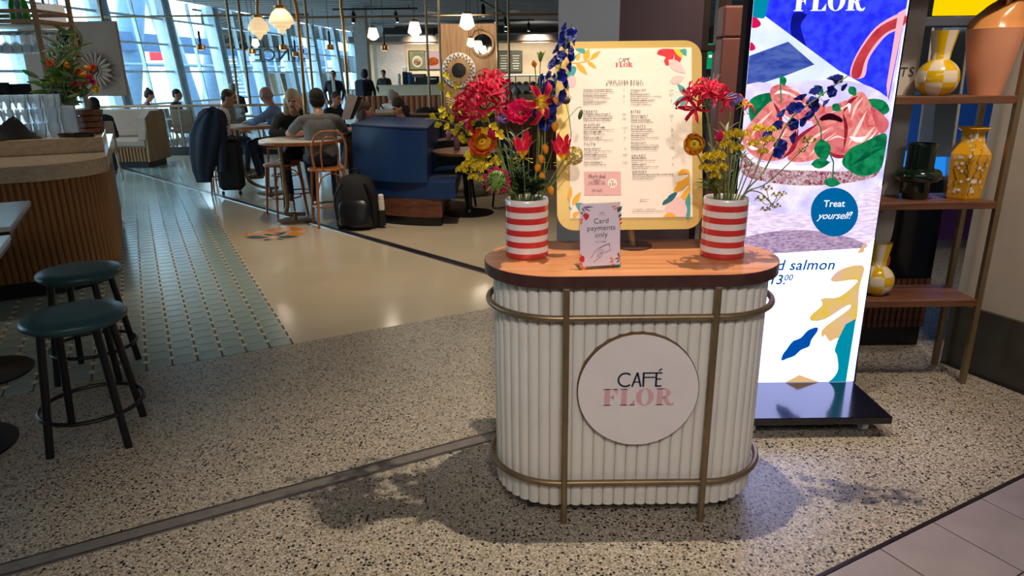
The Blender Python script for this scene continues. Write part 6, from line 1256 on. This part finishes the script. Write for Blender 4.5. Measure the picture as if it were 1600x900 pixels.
person('person in dark jacket sitting behind the flowers of the bar', W(151, 185, 11.5)-V3((0, 0, W(151, 185, 11.5).z)), R(30), dict(skin='skin', top='navy_cloth', bottom='jeans', hair='hair_dark'), .50, .1, 0, 0, None, 'full', False, .018)
person('man in dark shirt leaning forward left of the paper menu', W(516, 185, 13)-V3((0, 0, W(516, 185, 13).z)), R(-120), dict(skin='skin_b', top='navy_cloth', bottom='jeans', hair='hair_brown'), .52, .2, 0, .2, None, 'short', False, .016)
def suit(t, T, hp): MB().box((0, .118, 1.32), (.09, .02, .30), 0, None, .008).build('shirt_front', 'shirt_white', t, world=False)
person('standing man in dark suit and open white shirt near the glass', W(526, 185, 20)-V3((0, 0, W(526, 185, 20).z)), R(190), dict(skin='skin', top='jumper', bottom='jumper', hair='hair_brown'), .93, .02, 0, 0, [((-.26, .02, 1.18), (-.20, .12, .95)), ((.26, .02, 1.18), (.20, .12, .95))], 'short', True, .018, 'long', suit)
def pack(t, T, hp):
    MB().box((-.02, -.21, 1.26), (.32, .18, .46), 0, None, .06).build('rucksack', 'navy_cloth', t, True, world=False)
person('standing hooded person with rucksack in front of the grey pillar', W(574, 185, 19.5)-V3((0, 0, W(574, 185, 19.5).z)), R(-15), dict(skin='skin', top='jumper', bottom='shirt_white', hair='navy_cloth'), .95, .02, 0, .1, [((-.26, .02, 1.18), (-.20, .15, 1.0)), ((.26, .02, 1.18), (.20, .15, 1.0))], 'hood', True, .018, 'long', pack)
person('barista in black standing behind the far coffee counter', W(604, 185, 25.0)-V3((0, 0, W(604, 185, 25.0).z)), R(175), dict(skin='skin_b', top='jumper', bottom='jumper', hair='hair_dark'), .96, .02, 0, .15, [((-.26, .02, 1.18), (-.16, .22, 1.05)), ((.26, .02, 1.18), (.16, .22, 1.05))], 'short', True, .02)
def strap(t, T, hp): MB().tube([(-.19, -.06, 1.02), (0, -.135, .85), (.16, -.12, .66)], .018, 6).build('strap', 'navy_cloth', t, True, world=False)
person('man in white t-shirt with dark shoulder strap seen from behind', W(611, 185, 14.5)-V3((0, 0, W(611, 185, 14.5).z)), R(-20), dict(skin='skin_b', top='shirt_white', bottom='jeans', hair='hair_grey'), .50, .08, 0, .1, None, 'short', False, .016, 'short', strap)
person('older man facing the white-shirted man with the strap', W(626, 185, 15.4)-V3((0, 0, W(626, 185, 15.4).z)), R(165), dict(skin='skin_b', top='navy_cloth', bottom='jeans', hair='hair_grey'), .46, .2, 0, .2, None, 'bald', False, .018)
def phone(t, T, hp): MB().box((.04, .33, .78), (.075, .012, .15), 0, Matrix.Rotation(-.5, 3, 'X'), .003).build('phone', 'black', t, world=False); MB().box((0, .40, .66), (.30, .20, .22), .2, None, .06).build('lap_bag', 'purple', t, True, world=False)
person('woman with long dark hair looking down at a phone', (-1.42, 10.05, 0), R(125), dict(skin='skin', top='jumper', bottom='jumper', hair='hair_dark'), .48, .18, .1, .45, [((-.24, .22, .70), (-.06, .36, .74)), ((.24, .22, .70), (.06, .36, .74))], 'long', False, .011, 'long', phone)
person('woman with brown hair in black top sitting in the booth behind the paper menu', (-2.12, 9.15, 0), R(-70), dict(skin='skin', top='jumper', bottom='jumper', hair='hair_brown'), .48, .28, 0, .1, [((-.22, .30, .80), (-.08, .52, .84)), ((.24, .30, .80), (.06, .52, .84))], 'long', False, .012)
person('grey-haired man facing left far behind the pink peony', W(812, 185, 16)-V3((0, 0, W(812, 185, 16).z)), R(60), dict(skin='skin_b', top='jumper', bottom='jeans', hair='hair_grey'), .50, .1, 0, .1, None, 'short', False, .018)
person('dark-clad man facing right beside the wooden pillar', W(787, 185, 14.3)-V3((0, 0, W(787, 185, 14.3).z)), R(-60), dict(skin='skin_b', top='jumper', bottom='jeans', hair='hair_grey'), .50, .1, 0, .1, None, 'short', False, .018)
person('person with black hair in white collar behind the left bouquet', W(752, 215, 9.9)-V3((0, 0, W(752, 215, 9.9).z)), R(170), dict(skin='skin', top='jumper', bottom='jumper', hair='hair_dark'), .46, .1, 0, .4, None, 'full', False, .016)
# ================================================================ hanging brass frame, lamps
FYB = 12.05
bf = thing('pole_screen', 'thin brass pole screen standing on the oak half wall under the ceiling', 'screen', (-.6, FYB, .9))
for px in (668, 688, 777, 795): x = W(px, 80, FYB).x; MB().cyl((x, FYB, W(700, 178, 12.0).z+.001), (x, FYB, CEIL), .021, n=8).build('pole', 'brass', bf, True)
a, b = W(395, 25, FYB), W(872, 26, FYB); MB().cyl((a.x, FYB, (a.z+b.z)/2), (b.x, FYB, (a.z+b.z)/2), .017, n=8).build('cross_bar', 'brass', bf, True)
FY2 = 15.1
b2 = thing('pole_screen', 'thin brass pole screen rising from the glass railing by the windows', 'screen', (-6.4, FY2, 1.05))
for px in (363, 381, 483): x = W(px, 80, FY2).x; MB().cyl((x, FY2, 1.056 if px < 460 else 0), (x, FY2, CEIL), .03, n=8).build('pole', 'brass', b2, True)
a, b = W(95, 25, FY2), W(483, 25, FY2); MB().cyl((a.x, FY2, (a.z+b.z)/2), (b.x, FY2, (a.z+b.z)/2), .02, n=8).build('cross_bar', 'brass', b2, True)
def bell_lamp(label, px, pyt, pyb, y, k, arm):
    top, bot = W(px, pyt, y), W(px, pyb, y); h = top.z-bot.z; c = V3((top.x, y, bot.z)); t = thing('bell_lamp', label, 'lamp', c)
    pr = [(.004, 0), (.02, .03), (.045, .10), (.055, .155), (.10, .17), (.115, .22), (.118, .26), (.16, .275), (.168, .31), (.155, .42), (.12, .54), (.08, .62), (.055, .66)]; s = h/.74
    MB().lathe([(r*s*k, z*s) for r, z in pr], c, 36).build('glass_shade', 'lamp_big', t, 60); MB().lathe([(.075*s*k, .66*s), (.08*s*k, .68*s), (.08*s*k, .72*s), (.05*s*k, .74*s)], c, 30).build('brass_cap', 'brass_lamp', t, 40)
    MB().tube(catmull([c+V3((0, 0, .72*s))]+[W(*q) for q in arm], 8), .018, 10).build('arm', 'brass_lamp', t, True)
bell_lamp('large white bell lamp on a curved brass arm, the higher right one', 437, 8, 55, 7.9, 1.95, [(437, -6, 7.9), (446, -16, 7.9), (458, -4, 7.9), (465, 25, 7.9), (471, 90, 7.9), (477, 175, 7.9), (480, 245, 8.0)]); bell_lamp('large white bell lamp on a curved brass arm, the lower left one', 402, 23, 63, 8.6, 1.95, [(402, 5, 8.6), (404, -10, 8.6), (430, -30, 8.6), (520, -20, 8.6), (534, 20, 8.6), (540, 90, 8.6), (546, 185, 8.6)])
def lantern(label, px, pyt, pyb, y):
    top, bot = W(px, pyt, y), W(px, pyb, y); h = top.z-bot.z; c = V3((top.x, y, bot.z)); t = thing('pendant_lamp', label, 'lamp', c); s = h/.2
    MB().lathe([(.02*s, 0), (.045*s, .012*s), (.07*s, .035*s), (.085*s, .04*s), (.083*s, .06*s), (.055*s, .165*s), (.045*s, .17*s)], c, 8).build('glass_shade', 'lamp_glass', t); MB().lathe([(.05*s, .168*s), (.05*s, .18*s), (.02*s, .2*s)], c, 16).build('cap', 'brass_lamp', t, 40)
    MB().cyl(c+V3((0, 0, .2*s)), V3((c.x, y, CEIL)), .004, n=6).build('cord', 'black', t)
    l = bpy.data.lights.new('lantern_bulb', 'POINT'); l.energy = 6; l.color = WARM; l.shadow_soft_size = .06; o = bpy.data.objects.new('lantern_bulb', l); COL.objects.link(o); o.location = c+V3((0, 0, -.06))
lantern('bright white lantern pendant in front of the grey pillar', 582, 40, 63, 9.2); lantern('bright white lantern pendant above the woman with the phone', 647, 30, 57, 8.6); lantern('bright white lantern pendant high in front of the wooden pillar', 729, 17, 47, 8.0); lantern('small lantern pendant left of the round mirror on the pillar', 735.5, 57, 74, 12.2); lantern('small lantern pendant overlapping the round mirror on the pillar', 747.5, 61, 79, 11.9); lantern('small bright lantern between the two bell lamps and the glass wall', 398, 58, 74, 11.0)
def downlight(label, px, py, y):
    c = W(px, py, y); t = thing('brass_downlight', label, 'lamp', c); MB().lathe([(.055, 0), (.058, .01), (.058, .07), (.02, .08)], c, 20).build('head', 'brass_lamp', t, 40); MB().lathe([(.018, .08), (.018, .26), (.008, .27)], c, 12).build('tube', 'darkwood', t, 40); MB().lathe([(0, -.001), (.045, -.001)], c, 16, None, False).build('lens', 'lamp_glass', t); MB().cyl(c+V3((0, 0, .27)), V3((c.x, c.y, CEIL)), .004, n=6).build('cord', 'black', t)
for px, py, y, lb in ((314, 78, 11, 'leftmost'), (394, 84, 11.5, 'second from left'), (443, 78, 11, 'third from left'), (462, 88, 13, 'small fourth'), (516, 78, 11, 'fifth from left'), (601, 79, 11, 'rightmost')): downlight(lb+' of the small brass downlights hanging before the glass and counter', px, py, y)
def track(label, pa_, pb2, spots_):
    a, b = W(*pa_), W(*pb2); a.z = b.z = CEIL-.10; t = thing('track_light', label, 'lamp', (a+b)/2); d = b-a; MB().box((a+b)/2, (d.length, .04, .05), math.atan2(d.y, d.x)).build('track', 'black', t)
    for f_ in (.1, .9): p = a.lerp(b, f_); MB().cyl(p, V3((p.x, p.y, CEIL)), .012, n=6).build('hanger', 'black', t)
    for f_, tl in spots_:
        p = a.lerp(b, f_); h_ = MB().tube([p+V3((0, 0, -.04)), p+V3((0, 0, -.14)), p+V3((tl*.08, 0, -.36))], [.012, .055, .055], 12).build('spot_head', 'black', t, True); MB().ell(p+V3((tl*.08, 0, -.365)), (.045, .045, .01), 10, 6).build('lens', 'lamp_off_white', h_)
track('black ceiling track with two spots left of the wooden pillar', (519, 8, 21), (652, 8, 21), ((.24, -.3), (.74, .4))); track('black ceiling track above the wooden pillar', (616, 30, 29), (790, 33, 29), ((.35, 0), (.6, .2))); track('black ceiling track right of the wooden pillar', (745, 35, 26), (835, 34, 26), ((.5, 0), (.9, 0))); track('black ceiling track at the top edge near the column', (752, -2, 19), (792, 22, 24), ((.05, 0), (.5, 0), (.9, .3))); track('black ceiling track running along the top of the glass', (300, 10, 20.5), (420, 26, 25), ((.1, 0), (.45, 0), (.9, 0)))
for i, (px, py, y, lb) in enumerate(((677, 18, 23, 'small white ceiling speaker left of the wooden pillar'), (802, 20, 23, 'small white ceiling speaker near the large column'))): p = W(px, py, y); one('ceiling_speaker', MB().lathe([(.20, CEIL-.06), (.20, CEIL-.02), (.05, CEIL)], (p.x, y, 0), 20), 'cream', lb, 'speaker')
# ================================================================ wooden pillar with hats and mirror
WY = 13.0; a, b = W(687, 100, WY), W(777, 100, WY); zt_ = W(730, 37, WY).z
wp = thing('wooden_pillar', 'broad oak panelled pillar carrying a round mirror', 'pillar', ((a.x+b.x)/2, WY, 0)); m2 = (a.x+b.x)/2
for x0_, x1_ in ((a.x, m2+.02), (m2+.025, b.x)): MB().box(((x0_+x1_)/2, WY+.2, zt_/2), (x1_-x0_, .4, zt_), 0, None, .004).build('panel', 'oak', wp)
t = wall_mirror('pillar_mirror', 'round mirror in a light wooden ring on the oak pillar', W(754, 69, WY-.03), .205, .035, 'oak'); MB().tube([W(754, 69, WY-.03)+V3((.14*math.cos(a_)-.04, 0, .16+.10*math.sin(a_))) for a_ in [PI*i/10 for i in range(11)]], .012, 6).build('handle', 'oak', t, True)
c = W(717, 110, WY-.03); RX = Matrix.Rotation(PI/2, 3, 'X'); zd = thing('woven_wall_disc', 'woven wall disc with black zigzag border on the oak pillar', 'decoration', c)
MB().lathe([(0, .03), (.16, .03), (.30, .01), (.305, 0)], c, 44, RX, False).build('brim', 'cream', zd, 30); MB().lathe([(0, .036), (.22, .0285)], c, 44, RX, False).build('weave', 'oak', zd, 30); MB().lathe([(0, .045), (.125, .043), (.13, .03)], c, 36, RX, False).build('centre', 'black', zd, 30)
zz = MB(); n = 22; pts = [((.285 if i % 2 else .215)*math.cos(PI*i/n*1), (.285 if i % 2 else .215)*math.sin(PI*i/n*1)) for i in range(2*n)]; stroke(zz, pts, .022, lambda x, y: (c.x+x, c.y-.034, c.z+y), True); zz.build('zigzag', 'black', zd)
# grey pillar, far coffee bar
GY = 21.0; a, b = W(556, 100, GY), W(575, 100, GY); gp = struct('wall_pillar', MB().box(((a.x+b.x)/2, GY+.2, CEIL/2), (b.x-a.x, .4, CEIL)), 'plaster')
BY = 29.0
def wpanel(name, px0, px1, py0, py1, y, t_, mat, parent): a, b = W(px0, py1, y), W(px1, py0, y); return MB().box(((a.x+b.x)/2, y, (a.z+b.z)/2), (b.x-a.x, t_, b.z-a.z)).build(name, mat, parent)
P('bulkhead', (112, 102, 96), .6); P('chalk', (86, 92, 84), .6, var=.2, scale=10)
bk = thing('coffee_bar_back', 'back wall of the far coffee bar with lit boards', 'back bar', (W(720, 130, BY).x, BY, 0))
a, b = W(575, 70, BY), W(876, 70, BY); MB().box(((a.x+b.x)/2, BY+.1, (W(700, 68, BY).z)/2), (b.x-a.x, .1, W(700, 68, BY).z)).build('wall', 'plaster_warm', bk)
wpanel('white_wall', 593, 633, 69, 150, BY-.1, .08, 'plaster', bk); wpanel('bulkhead', 552, 878, 55, 68, BY-1.0, 1.6, 'bulkhead', bk); wpanel('bulkhead_trim', 552, 878, 66, 69, BY-1.9, .1, 'taupe', bk); wpanel('upper_bulkhead', 600, 878, 40, 54, BY+.5, .2, 'wall_dark', bk)
def poster(label, px0, px1, py0, py1, bgm, blobs, txt=None, lines=0):
    a, b = W(px0, py1, BY-.06), W(px1, py0, BY-.06); t = thing('menu_poster', label, 'poster', ((a.x+b.x)/2, BY-.06, a.z)); MB().box(((a.x+b.x)/2, BY-.03, (a.z+b.z)/2), (b.x-a.x+.06, .05, b.z-a.z+.06)).build('frame', 'black', t); pn = MB().box(((a.x+b.x)/2, BY-.06, (a.z+b.z)/2), (b.x-a.x, .02, b.z-a.z)).build('picture', bgm, t)
    for px, py, rx, ry, m in blobs: p = W(px, py, BY-.075); MB().add([p+V3((rx*math.cos(2*PI*i/20), 0, ry*math.sin(2*PI*i/20))) for i in range(20)], [tuple(range(20))]).build('print', m, pn)
    for q in range(lines): MB().box(W((px0+px1)/2, 87+q*4, BY-.08), (.28-.03*(q % 3), .012, .03)).build('chalk_line', 'cream', pn)
    if txt: put('lettering', text_me(txt[0], txt[3], txt[4], 'CENTER', .001, 0, .004, 1, 1, 2), pn, basis((1, 0, 0), (0, 0, 1), (0, -1, 0), W(txt[1], txt[2], BY-.08)-wl(t)))
glow('poster_olive', (150, 150, 96), .75, (190, 184, 130), 3); glow('poster_pink', (236, 196, 186), .8); glow('poster_bowl', (196, 116, 60), .8, (120, 60, 30), 12); glow('poster_cream', (246, 232, 196), .9); glow('poster_orange', (226, 120, 40), .8, (180, 60, 40), 12)
poster('olive coffee poster with a brown bowl above the far counter', 641, 663, 80, 108, 'poster_olive', ((652, 96, .20, .22, 'poster_cream'), (652, 97, .15, .14, 'poster_bowl'), (652, 94, .13, .06, 'poster_cream'))); poster('pink food poster next to the brass pole above the far counter', 665, 686, 81, 108, 'poster_pink', ((677, 96, .22, .16, 'poster_orange'), (674, 99, .12, .09, 'poster_bowl')), None)
for i, (p0, p1, lb) in enumerate(((779, 795, 'left half of the chalk menu board right of the oak pillar'), (797, 815, 'right half of the chalk menu board right of the oak pillar'))):
    poster(lb, p0, p1, 80, 112, 'chalk', (), None, 6)
CYY = 24.0
fc = thing('coffee_counter', 'long pale wooden coffee counter at the far end', 'counter', (W(700, 150, CYY).x, CYY+.3, 0)); a, b = W(590, 133, CYY), W(872, 133, CYY)
MB().box(((a.x+b.x)/2, CYY+.35, a.z-.03), (b.x-a.x, .8, .06)).build('worktop', 'oak_pale', fc); MB().box(((a.x+b.x)/2, CYY+.38, (a.z-.06)/2), (b.x-a.x-.06, .7, a.z-.06)).build('front', 'plaster_warm', fc); ZC = a.z
def gear(name, label, cat, px, y, w, h, mat, extra=None):
    x = W(px, 130, y).x; t = thing(name, label, cat, (x, y, ZC)); MB().box((x, y, ZC+h/2), (w, .3, h), 0, None, .02).build('body', mat, t)
    if extra: extra(t, x, y)
gear('coffee_machine', 'dark espresso machine on the far counter', 'machine', 655, CYY+.4, .5, .34, 'darkwood', lambda t, x, y: (MB().box((x, y-.16, ZC+.27), (.4, .04, .08)).build('group_head', 'steel', t), MB().cyl((x-.1, y-.17, ZC+.1), (x-.1, y-.17, ZC+.22), .03, n=8).build('spout', 'steel', t)))
gear('coffee_grinder', 'tall dark grinder beside the espresso machine', 'grinder', 634, CYY+.4, .16, .42, 'black', lambda t, x, y: MB().lathe([(.05, ZC+.42), (.09, ZC+.56), (.09, ZC+.58)], (x, y, 0), 12).build('hopper', 'clear', t)); gear('blue_carton', 'blue carton standing between grinder and espresso machine', 'carton', 641, CYY+.4, .12, .40, 'panel_blue'); gear('dark_till', 'dark till with pale lettering behind the left brass poles', 'till', 676, CYY+.3, .46, .26, 'black', lambda t, x, y: MB().box((x, y-.155, ZC+.18), (.3, .01, .04)).build('lettering', 'cream', t)); gear('white_figurine', 'small white lamp ornament on the far counter', 'ornament', 624, CYY+.3, .07, .2, 'cream', lambda t, x, y: MB().ell((x, y, ZC+.27), (.06, .06, .09), 10, 8).build('globe', 'cream', t, True))
cs2 = thing('cake_case', 'glass cake display case right of the wooden pillar', 'display case', (W(828, 150, 22).x, 22, 0)); a, b = W(784, 148, 22), W(872, 118, 22)
MB().box(((a.x+b.x)/2, 22.3, a.z/2), (b.x-a.x, .7, a.z)).build('cabinet', 'oak', cs2); MB().box(((a.x+b.x)/2, 22.02, (a.z+b.z)/2), (b.x-a.x, .02, b.z-a.z)).build('front_pane', 'clear', cs2)
for i in range(3): z = a.z+(b.z-a.z)*i/2; MB().box(((a.x+b.x)/2, 22.3, z), (b.x-a.x, .5, .03)).build('glass_shelf', 'steel', cs2)
for i in range(5): x = a.x+(b.x-a.x)*i/4; MB().box((x, 22.02, (a.z+b.z)/2), (.03, .04, b.z-a.z)).build('post', 'black', cs2)
cr = random.Random(3)
for i in range(16):
    x = a.x+.1+(b.x-a.x-.2)*(i % 8)/7; z = a.z+(b.z-a.z)*(i//8)/2+.016; one('pastry', MB().lathe([(.06, 0), (.09, .02), (.07, .07), (.02, .09)], (x, 22.3, z), 10), ('cream', 'oak', 'green_head', 'leather')[cr.randrange(4)], '%s pastry from the left on the %s shelf of the cake case' % (('first', 'second', 'third', 'fourth', 'fifth', 'sixth', 'seventh', 'eighth')[i % 8], ('lower', 'middle')[i//8]), 'pastry', 'pastries in the cake case', 40)
glow('case_lamp', (255, 240, 210), 2.0); MB().box(((a.x+b.x)/2, 22.2, b.z+.02), (b.x-a.x-.1, .05, .03)).build('lamp_strip', 'case_lamp', cs2)
# leather banquette, oak half wall, navy banquette
QY = 17.0; lbq = thing('leather_banquette', 'tan leather channelled banquette before the far counter', 'banquette', (W(640, 170, QY).x, QY, 0)); a, b = W(562, 150, QY), W(700, 150, QY); zq = a.z; n = 16; w = (b.x-a.x)/n
cm = MB().prism([(w*.5*math.cos(t_), -.05*math.sin(t_)) for t_ in [PI*i/6 for i in range(7)]], .40, zq).mesh('channel', 'leather', 60)
for i in range(n): put('channel', cm, lbq, Matrix.Translation(V3((a.x+w*(i+.5), QY, 0))-wl(lbq)))
MB().box(((a.x+b.x)/2, QY+.06, zq/2), (b.x-a.x, .1, zq-.01)).build('back_board', 'darkwood', lbq); MB().box(((a.x+b.x)/2, QY-.28, .40), (b.x-a.x, .5, .12), 0, None, .02).build('seat', 'leather', lbq)
HY = 12.0; hw = thing('half_wall', 'low oak half wall with ledge behind the booth seating', 'half wall', (W(700, 185, HY).x, HY, 0)); a, b = W(556, 178, HY), W(880, 178, HY)
MB().box(((a.x+b.x)/2, HY+.1, a.z-.015), (b.x-a.x, .34, .03), 0, None, .004).build('ledge', 'oak', hw); nP = 8; w = (b.x-a.x)/nP
for i in range(nP): MB().box((a.x+w*(i+.5), HY+.1, (a.z-.03)/2), (w-.01, .2, a.z-.03)).build('panel', 'booth_wood', hw)
one('bag', loft([(W(666, 175, HY).x, HY+.1, a.z+.001, .22, .10), (W(666, 175, HY).x, HY+.1, a.z+.05, .20, .1), (W(668, 175, HY).x, HY+.1, a.z+.09, .1, .06)], 16), 'black_matt', 'soft black bag lying on the oak half wall', 'bag', None, True)
NY = 11.4; nb2 = thing('navy_banquette', 'dark navy banquette along the oak half wall', 'banquette', (W(640, 200, NY).x, NY, 0)); a, b = W(556, 186, NY), W(690, 186, NY)
MB().box(((a.x+b.x)/2, NY, (a.z+.42)/2), (b.x-a.x, .12, a.z-.42), 0, None, .03).build('backrest', 'navy_seat', nb2); MB().box(((a.x+b.x)/2, NY-.32, .36), (b.x-a.x, .6, .14), 0, None, .03).build('seat', 'navy_seat', nb2); MB().box(((a.x+b.x)/2, NY-.25, .14), (b.x-a.x, .45, .28)).build('base', 'booth_wood', nb2)
tub_chair('pale wooden chair by the grey pillar before the leather banquette', W(576, 200, 15.5)-V3((0, 0, W(576, 200, 15.5).z)), R(150), 'oak_pale')
# ================================================================ left: curved bench, glass railing, pale tables
be = thing('curved_bench', 'taupe high-sided bench with ribbed wooden base beyond the bar', 'bench', (-6.95, 13.2, 0))
x0_, x1_ = W(160, 220, 13).x-.4, W(233, 220, 13).x
MB().box(((x0_+x1_)/2, 13.3, .06), (x1_-x0_-.1, .7, .12)).build('kick', 'black', be); MB().box(((x0_+x1_)/2, 13.3, .25), (x1_-x0_-.04, .78, .26)).build('base', 'oak_slat', be)
rbm = MB().prism([(.028*math.cos(a_), -.02*math.sin(a_)) for a_ in [PI*i/5 for i in range(6)]], .122, .375).mesh('rib', 'oak_slat', 50)
for i in range(int((x1_-x0_-.06)/.06)): put('rib', rbm, be, Matrix.Translation(V3((x0_+.05+i*.06, 12.91, 0))-wl(be)))
MB().box(((x0_+x1_)/2, 13.3, .45), (x1_-x0_, .84, .14), 0, None, .03).build('seat', 'taupe', be); MB().box(((x0_+x1_)/2, 13.68, .78), (x1_-x0_, .12, .52), 0, None, .03).build('backrest', 'taupe', be)
MB().slab([(x1_-.14, 12.88, .52), (x1_-.14, 13.7, .52), (x1_-.14, 13.7, 1.02), (x1_-.14, 13.2, 1.02), (x1_-.14, 12.98, .90)], (1, 0, 0), .14).build('side_wing', 'taupe', be); MB().slab([(x1_-.01, 12.86, .12), (x1_-.01, 13.7, .12), (x1_-.01, 13.7, .97), (x1_-.01, 13.2, .97), (x1_-.01, 12.95, .86)], (1, 0, 0), .03).build('oak_cheek', 'oak', be)
RYY = 15.1; gr = thing('glass_railing', 'glass railing with wooden handrail along the window seating', 'railing', (-6.9, RYY, 0)); a, b = W(150, 160, RYY), W(470, 163, RYY); zr = 1.03
MB().box(((a.x+b.x)/2, RYY, zr), (b.x-a.x, .07, .05), 0, None, .01).build('handrail', 'oak', gr); MB().box(((a.x+b.x)/2, RYY, .09), (b.x-a.x, .12, .18)).build('plinth', 'black', gr)
n = 5; w = (b.x-a.x)/n
for i in range(n): MB().box((a.x+w*(i+.5), RYY, .60), (w-.02, .012, .82)).build('pane', 'rail_glass', gr)
for i in range(n+1): MB().box((a.x+w*i, RYY, .60), (.025, .03, .84)).build('post', 'steel', gr)
def pale_table(label, loc): t = thing('window_table', label, 'table', loc); l = V3(loc); MB().box(l+V3((0, 0, .735)), (.75, .6, .03), 0, None, .006).build('tabletop', 'cream', t); [MB().tube([l+V3((sx*.15, sy*.1, .72)), l+V3((sx*.3, sy*.24, 0))], .022, 8).build('leg', 'oak_pale', t, True) for sx in (-1, 1) for sy in (-1, 1)]
pale_table('pale table between the bun-haired woman and the man in dark jacket', (-7.75, 15.75, 0)); pale_table('pale table in front of the man in grey green top', (-6.05, 16.5, 0))
def pale_chair(label, loc, rz):
    t = thing('window_chair', label, 'chair', loc, rz); MB().box((0, 0, .47), (.44, .44, .05), 0, None, .015).build('seat', 'taupe', t, world=False); MB().box((0, -.22, .72), (.44, .05, .46), 0, None, .02).build('backrest', 'taupe', t, world=False)
    for x, y in ((-.18, .18), (.18, .18), (-.18, -.18), (.18, -.18)): MB().tube([(x, y, .45), (x*1.2, y*1.2, 0)], .016, 8).build('leg', 'oak_pale', t, True, world=False)
pale_chair('taupe chair the bun-haired woman sits on', (-8.12, 15.72, 0), R(-60)); pale_chair('taupe chair the man in dark jacket sits on', (-7.45, 15.8, 0), R(-85)); pale_chair('taupe chair with its back to the viewer behind the railing', (-7.1, 15.5, 0), R(10)); pale_chair('taupe chair the man in grey green top sits on', (-6.15, 15.88, 0), R(20))
# mirrored lettering on the glass seen from inside, floor sticker
lt_ = thing('glass_lettering', 'dark letters reading since seen reversed on a wire frame', 'sign', W(438, 96, 22)); s_ = text_me('SINCE', .52, 'black', 'CENTER', .02, 0, 0, 1.15, 1, 3); put('lettering', s_, lt_, basis((-1, 0, 0), (0, 0, 1), (0, 1, 0), V3((0, 0, .02))))
for dz in (.0, .42): p = W(438, 96, 22)+V3((0, 0, dz)); MB().cyl(p-V3((1.1, 0, 0)), p+V3((1.1, 0, 0)), .012, n=6).build('wire', 'black', lt_)
for dx in (-1.1, 1.1): p = W(438, 96, 22)+V3((dx, 0, 0)); MB().cyl(p, V3((p.x, p.y, CEIL)), .008, n=6).build('hanger', 'black', lt_)
fs_ = thing('floor_sticker', 'orange and teal flower sticker on the resin floor', 'sticker', (-2.5, 7.13, 0)); K6 = 1600/140.; kz = [.0006]
def FD(pts, mat, sm=True):
    kz[0] += .00015; q = S8(pts, 360, 340, K6); q = smooth_poly(q) if sm else q; MB().add([G(x, y, kz[0]) for x, y in q], [tuple(range(len(q)))]).build('petal', mat, fs_)
P('st_orange', (206, 126, 50), .3); P('st_gold', (214, 140, 30), .3); P('st_teal', (40, 92, 100), .3); P('st_pale', (216, 196, 178), .3); P('st_peach', (214, 160, 120), .3)
FD([(240, 330), (330, 270), (600, 230), (900, 180), (1280, 180), (1370, 240), (1250, 330), (900, 405), (560, 408), (330, 380)], 'st_peach')
for a_, m_ in (((640, 240, 910, 190, 26), 'st_orange'), ((1030, 190, 1290, 215, 40), 'st_orange'), ((1010, 300, 1340, 290, 40), 'st_gold'), ((760, 300, 880, 250, 30), 'st_orange'), ((240, 330, 310, 290, 20), 'st_gold'), ((420, 265, 600, 245, 18), 'st_pale'), ((900, 215, 1080, 200, 22), 'st_pale'), ((265, 350, 690, 350, 30), 'st_teal'), ((590, 300, 790, 315, 16), 'st_teal'), ((790, 320, 1010, 258, 24), 'st_teal'), ((840, 350, 1210, 335, 26), 'st_teal'), ((585, 400, 740, 385, 14), 'st_teal'), ((820, 380, 960, 390, 10), 'st_teal'), ((690, 355, 840, 355, 24), 'st_pale')): FD(leafpts(*a_), m_, False)
for lab, px, y, rz in (('taupe chair the person in dark jacket behind the bar flowers sits on', 151, 11.5, 30), ('taupe chair the man in dark shirt left of the paper menu sits on', 516, 13, -120), ('taupe chair the man with the shoulder strap sits on', 611, 14.5, -20), ('taupe chair the grey-haired man behind the peony sits on', 812, 16, 60), ('taupe chair the dark-clad man beside the oak pillar sits on', 787, 14.3, -60), ('taupe chair the person with white collar behind the bouquet sits on', 752, 9.9, 170)):
    q = W(px, 215 if px == 752 else 185, y); pale_chair(lab, (q.x, q.y, 0), R(rz))
